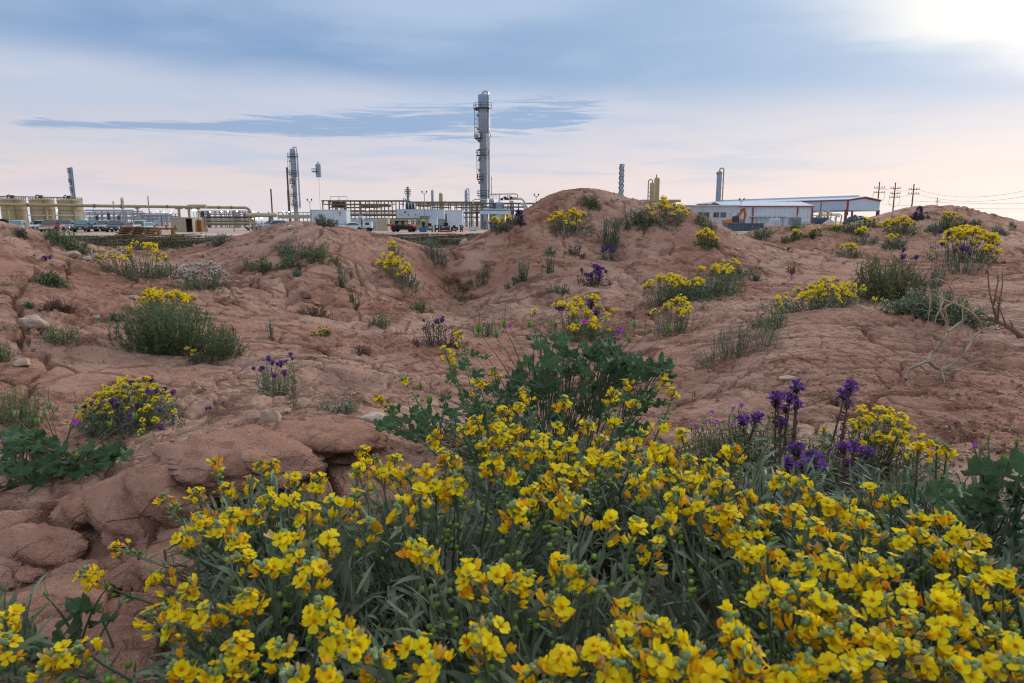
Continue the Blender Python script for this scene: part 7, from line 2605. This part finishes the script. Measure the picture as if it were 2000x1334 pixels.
    zt, zb2, zr, wd = gz(391, 152), gz(411, 152), gz(385.5, 152), 12.0
    for i in range(7):
        a, b = ln * i / 7, ln * (i + 1) / 7
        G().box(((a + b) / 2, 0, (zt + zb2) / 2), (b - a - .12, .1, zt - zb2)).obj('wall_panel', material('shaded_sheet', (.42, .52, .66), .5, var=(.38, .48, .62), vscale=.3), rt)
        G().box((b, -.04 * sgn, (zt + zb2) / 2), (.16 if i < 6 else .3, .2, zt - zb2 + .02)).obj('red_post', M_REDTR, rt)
    # gable end
    y1 = sgn * wd
    g = G()
    vs = [(0, 0, zb2), (0, y1, zb2), (0, y1, zt), (0, y1 / 2, zr), (0, 0, zt)]
    vs2 = [(.12, y, z) for _, y, z in vs]
    g.add(vs + vs2, [(0, 1, 2, 3, 4), (9, 8, 7, 6, 5)] + [(i, (i + 1) % 5, (i + 1) % 5 + 5, i + 5) for i in range(5)])
    g.obj('gable_wall', M_BLUEW, rt)
    G().box((-.1, 0, (zt + zb2) / 2 - .5), (.38, .26, zt - zb2 + 1.2)).obj('red_corner', M_REDTR, rt)
    for ya, za_, yb, zb_ in ((0, zt, y1 / 2, zr), (y1 / 2, zr, y1, zt)):
        G().tube([(-.12, ya, za_), (-.12, yb, zb_)], .17, 4).obj('gable_trim', M_REDTR, rt)
    G().box((ln / 2, -.12 * sgn, zt), (ln, .14, .22)).obj('eave_trim', M_REDTR, rt)
    g = G()
    o = .35
    vs = [(-o, -sgn * o, zt + .12), (ln + o, -sgn * o, zt + .12), (ln + o, y1 / 2, zr + .2), (-o, y1 / 2, zr + .2), (ln + o, y1 + sgn * o, zt + .12), (-o, y1 + sgn * o, zt + .12)]
    vs += [(x, y, z + .12) for x, y, z in vs]
    g.add(vs, [(0, 1, 2, 3), (3, 2, 4, 5), (6, 9, 8, 7), (9, 11, 10, 8), (0, 6, 7, 1), (4, 10, 11, 5), (0, 3, 9, 6), (3, 5, 11, 9), (1, 7, 8, 2), (2, 8, 10, 4)])
    g.obj('roof', M_WHITEP, rt)
    G().box((ln / 2, y1 / 2, zr + .42), (ln * .93, 1.2, .4)).obj('ridge_vent', M_BLUEW, rt)
    G().box((ln / 2, y1, (zt + zb2) / 2), (ln, .1, zt - zb2)).obj('wall', M_BLUEW, rt)
    for i in range(8):
        for yy in (0, y1):
            G().box((.2 + (ln - .4) * i / 7, yy, zb2 / 2), (.45 if i == 0 else .3, .45, zb2 + .3)).obj('post', M_RUST if i == 0 else M_GREYST, rt)
    G().box((ln / 2, y1 / 2, zb2 - .05), (ln - .3, abs(y1) - .3, .08)).obj('soffit', M_DARKST, rt)


building()


def excavator():
    Y = 108
    rt = empty('excavator', at(1430, Y), 'orange excavator with boom folded up behind the blue-grey bin', 'excavator')
    c = gx(1430, Y)

    def q(px, py, y=0.0):
        return Vector((gx(px, Y) - c, y, gz(py, Y)))
    for s in (-.85, .85):
        G().box((-.2, s, .4), (2.6, .45, .75), taper=.85).obj('track', M_BLACK, rt)
    G().box((-.3, 0, 1.1), (1.9, 1.7, .6)).obj('deck', M_EXC, rt)
    loft(G(), [(-1.4, .8, .75, 1.0, 1.75), (-.8, .85, .8, 1.0, 1.9), (-.2, .8, .7, 1.0, 1.8)]).obj('counterweight', M_EXC, rt, smooth=True)
    cb = G().box((.35, -.45, 1.75), (.9, .8, 1.2), taper=.9).obj('cab', M_DARKST, rt)
    G().box((.82, -.45, 1.9), (.03, .62, .7)).obj('window', M_GLASS, cb)
    for nm, pts, r in (('boom', [q(1432, 436), q(1438, 424), q(1446, 415), q(1453, 409.5)], [.22, .27, .24, .17]), ('stick', [q(1453, 408), q(1454.5, 418), q(1453, 436)], [.19, .24, .13])):
        G().tube(pts, r, 4).obj(nm, M_EXC, rt)
    G().tube([q(1424, 430), q(1441, 412)], .07, 6).obj('cylinder_rod', M_CHROME, rt)
    G().tube([q(1444, 411), q(1453, 406.5)], .09, 6).obj('arm_cylinder', M_DARKST, rt)
    bk = G()
    e = q(1453, 437)
    bk.prism([(e.x - .3, e.z + .15), (e.x + .25, e.z + .1), (e.x + .3, e.z - .35), (e.x - .15, e.z - .55), (e.x - .4, e.z - .2)], -.4, .4)
    bk.obj('bucket', M_DARKST, rt)


excavator()
Y = 97
rt = empty('skip_bin', at(1452.5, Y), 'long blue-grey open steel bin before the excavator', 'skip bin')
L, h = 69 * mp(Y), gz(437, Y)
g = G()
g.box((0, -.9, h / 2 + .1), (L, .08, h - .2)).box((0, .9, h / 2 + .1), (L, .08, h - .2)).box((-L / 2 + .04, 0, h / 2 + .1), (.08, 1.72, h - .2)).box((L / 2 - .04, 0, h / 2 + .1), (.08, 1.72, h - .2)).box((0, 0, .24), (L - .2, 1.7, .08))
g.obj('tub', M_BIN, rt)
for k in range(9):
    G().box((-L / 2 + .15 + k * (L - .3) / 8, -.98, h / 2 + .1), (.1, .08, h - .25)).obj('rib', M_BIN, rt)
G().box((0, -.96, h + .03), (L + .1, .14, .1)).box((0, .96, h + .03), (L + .1, .14, .1)).obj('rim', M_BIN, rt)
for k in (-1, 1):
    G().box((k * L * .4, 0, .1), (.3, 1.6, .2)).obj('skid', M_DARKST, rt)

# machinery before the warehouses
for px, w, top, d, lab, mt in ((1552, 18, 424.5, 118, 'large grey transformer with cooling fins', M_GREYST), (1570, 12, 428, 120, 'white cabinet beside the transformer', M_WHITEP), (1602, 26, 425, 126, 'grey-green cooler bank behind the gravel pile', M_BIN),
                               (1440, 26, 428, 124, 'grey low tank unit beside the excavator stick', M_GREYST), (1512, 16, 426, 122, 'pale equipment cabinet under the warehouse canopy', M_WHITEP)):
    rt = empty('equipment_unit', at(px, d), lab, 'equipment')
    ww, h = w * mp(d), gz(top, d)
    G().box((0, 0, h / 2 + .08), (ww, 1.4, h - .16)).obj('housing', mt, rt)
    n = max(4, int(ww / .28))
    for i in range(n):
        G().box((-ww / 2 + (i + .5) * ww / n, -.78, h * .5), (.06, .14, h * .75)).obj('fin', mt, rt)
    for s in (-.3, .3):
        G().lathe([(.12, 0), (.16, .1), (.1, .2), (.14, .3), (.05, .45)], (s * ww, 0, h - .003), 10).obj('bushing', M_CONC, rt)
    G().box((0, 0, .04), (ww + .3, 1.7, .08)).obj('plinth', M_CONC, rt)
Y = 136
rt = empty('pipe_manifold', at(1615, Y), 'looped tan pipes under the open-sided warehouse', 'pipes')
c = gx(1615, Y)
for pts, pw in (([(1588, 440), (1588, 417), (1590, 414), (1620, 414), (1623, 417), (1623, 428)], 2.2), ([(1598, 436), (1598, 420), (1600, 418), (1640, 418), (1643, 421), (1643, 442)], 2.6), ([(1605, 440), (1605, 413), (1618, 412)], 2), ([(1632, 440), (1632, 424), (1640, 423)], 2.4),
                ([(1586, 421), (1640, 421)], 1.8), ([(1586, 425), (1625, 425)], 1.6)):
    G().tube([(gx(a, Y) - c, .4 * (i % 2), max(gz(b, Y), .05)) for i, (a, b) in enumerate(pts)], pw * mp(Y) / 2, 8).obj('pipe', M_TAN2, rt, smooth=True)
for px in (1612, 1636):
    G().box((gx(px, Y) - c, .8, gz(420, Y) / 2), (.16, .16, gz(420, Y))).obj('post', M_GREYST, rt)
for px, w, h, d, lab in ((1620, 54, 15.5, 112, 'pale pink cone of heaped gravel'), (1497, 26, 8, 112, 'low heap of brown gravel beside the bin')):
    v, q = lump(900 + px, 40, 24, .12, .0)
    r_ = w * mp(d) / 2
    H = gz(442 - h, d)
    rr = np.hypot(v[:, 0], v[:, 1])
    v = np.stack([v[:, 0] * r_, v[:, 1] * r_, np.maximum(1 - rr ** 1.15, -.05) * H * (v[:, 2] > -.2)], -1)
    o = link('gravel_pile', np_mesh('gravel_pile', v, q, M_GRAVEL, True), None, at(px, d, -.02))
    tag(o, lab, 'gravel pile')
d = 104
v, q = lump(990, 30, 18, .2, .1)
v = v * np.array([26 * mp(d), 1.8, gz(419, d) * .98])
v[:, 2] = np.maximum(v[:, 2], -.05)
o = link('covered_heap', np_mesh('covered_heap', v, q, M_TARP, True), None, at(1672, d, 0))
tag(o, 'dark tarpaulin-covered heap below the open-sided warehouse', 'heap')


# --- power poles and wires
def pole(px, top, Y, arms, label, loops=True, tilt=0.0):
    rt = empty('power_pole', at(px, Y), label, 'power pole', 'power poles beyond the warehouses')
    h = gz(top, Y)
    m = mp(Y)
    G().tube([(0, 0, 0), (tilt, 0, h)], [.18, .12], 8).obj('pole', M_POLE, rt, smooth=True)
    for py, w in arms:
        z = gz(py, Y)
        ar = G().box((tilt * z / h, -.2, z), (w * m, .12, .13)).obj('crossarm', M_POLE, rt)
        for k in (-1, -.5, .5, 1):
            G().lathe([(.05, 0), (.12, .08), (.07, .18), (.11, .26), (.03, .36)], (tilt * z / h + k * w * m * .48, -.2, z + .1), 8).obj('insulator', M_CONC, ar)
    if loops:
        z = gz(arms[-1][0], Y)
        w = arms[-1][1] * m
        for k in (-1, 1):
            G().tube([(k * w * .5, -.25, z), (k * w * .56, -.25, z - 1.0), (k * w * .4, -.25, z - 1.9), (k * w * .12, -.25, z - 2.1), (0, -.25, z - 2.0)], .035, 4).obj('jumper_wire', M_WIRE, rt)
    return rt, h


pole(1710.5, 355.5, 162, [(367.5, 21), (376.5, 21)], 'power pole right at the gable end of the long warehouse')
pole(1741.5, 356.5, 160, [(368.5, 19), (378, 20), (385.5, 20)], 'power pole with three crossarms between two others')
pole(1777.5, 359, 158, [(370.5, 20), (379, 20)], 'power pole standing behind the far mound slope', loops=False)
pole(1826, 386, 300, [(393.5, 8)], 'distant short power pole over the far mound crest', loops=False)


def wire(label, a, b, sag):
    pts = []
    for i in range(25):
        t = i / 24
        p = a.lerp(b, t)
        pts.append((p.x, p.y, p.z - sag * 4 * t * (1 - t)))
    o = G().tube(pts, .022, 4).obj('power_wire', M_WIRE)
    tag(o, label, 'power wire', 'power wires')


for lab, p0, d0, p1, d1, sg in (('upper wire running off past the far mound', (1785, 368, 158), 0, (2060, 357, 120), 0, 2.2), ('second wire running off past the far mound', (1784, 377, 158), 0, (2060, 370, 122), 0, 2.0),
                                ('lower wire over the far mound crest', (1778, 392, 160), 0, (2060, 396, 140), 0, .4), ('lowest wire by the far mound edge', (1720, 398, 165), 0, (2060, 407, 150), 0, .5),
                                ('wire between the first and second pole', (1712, 366, 162), 0, (1742, 368, 160), 0, .4), ('wire between the second and third pole', (1742, 368, 160), 0, (1778, 370, 158), 0, .5),
                                ('lower wire between the second and third pole', (1742, 378, 160), 0, (1778, 379, 158), 0, .6)):
    wire(lab, W(*p0), W(*p1), sg)

# dark field under the grass
fv = []
for px, Y_ in [(-400, 30), (1010, 30)] + [(1010 - i * 28, 72 + 4.5 * math.sin(i * 1.9) + 3.5 * math.sin(i * .7 + 1) + (7 if i < 16 else 0)) for i in range(50)]:
    fv.append((gx(px, Y_), Y_, .004))
me = bpy.data.meshes.new('field')
me.from_pydata(fv, [], [tuple(range(len(fv)))])
me.materials.append(material('field_soil', (.062, .056, .026), .9, var=(.090, .070, .038), vscale=.25))
tag(link('field', me), 'dark olive field edge before the yard', 'field', kind='structure')
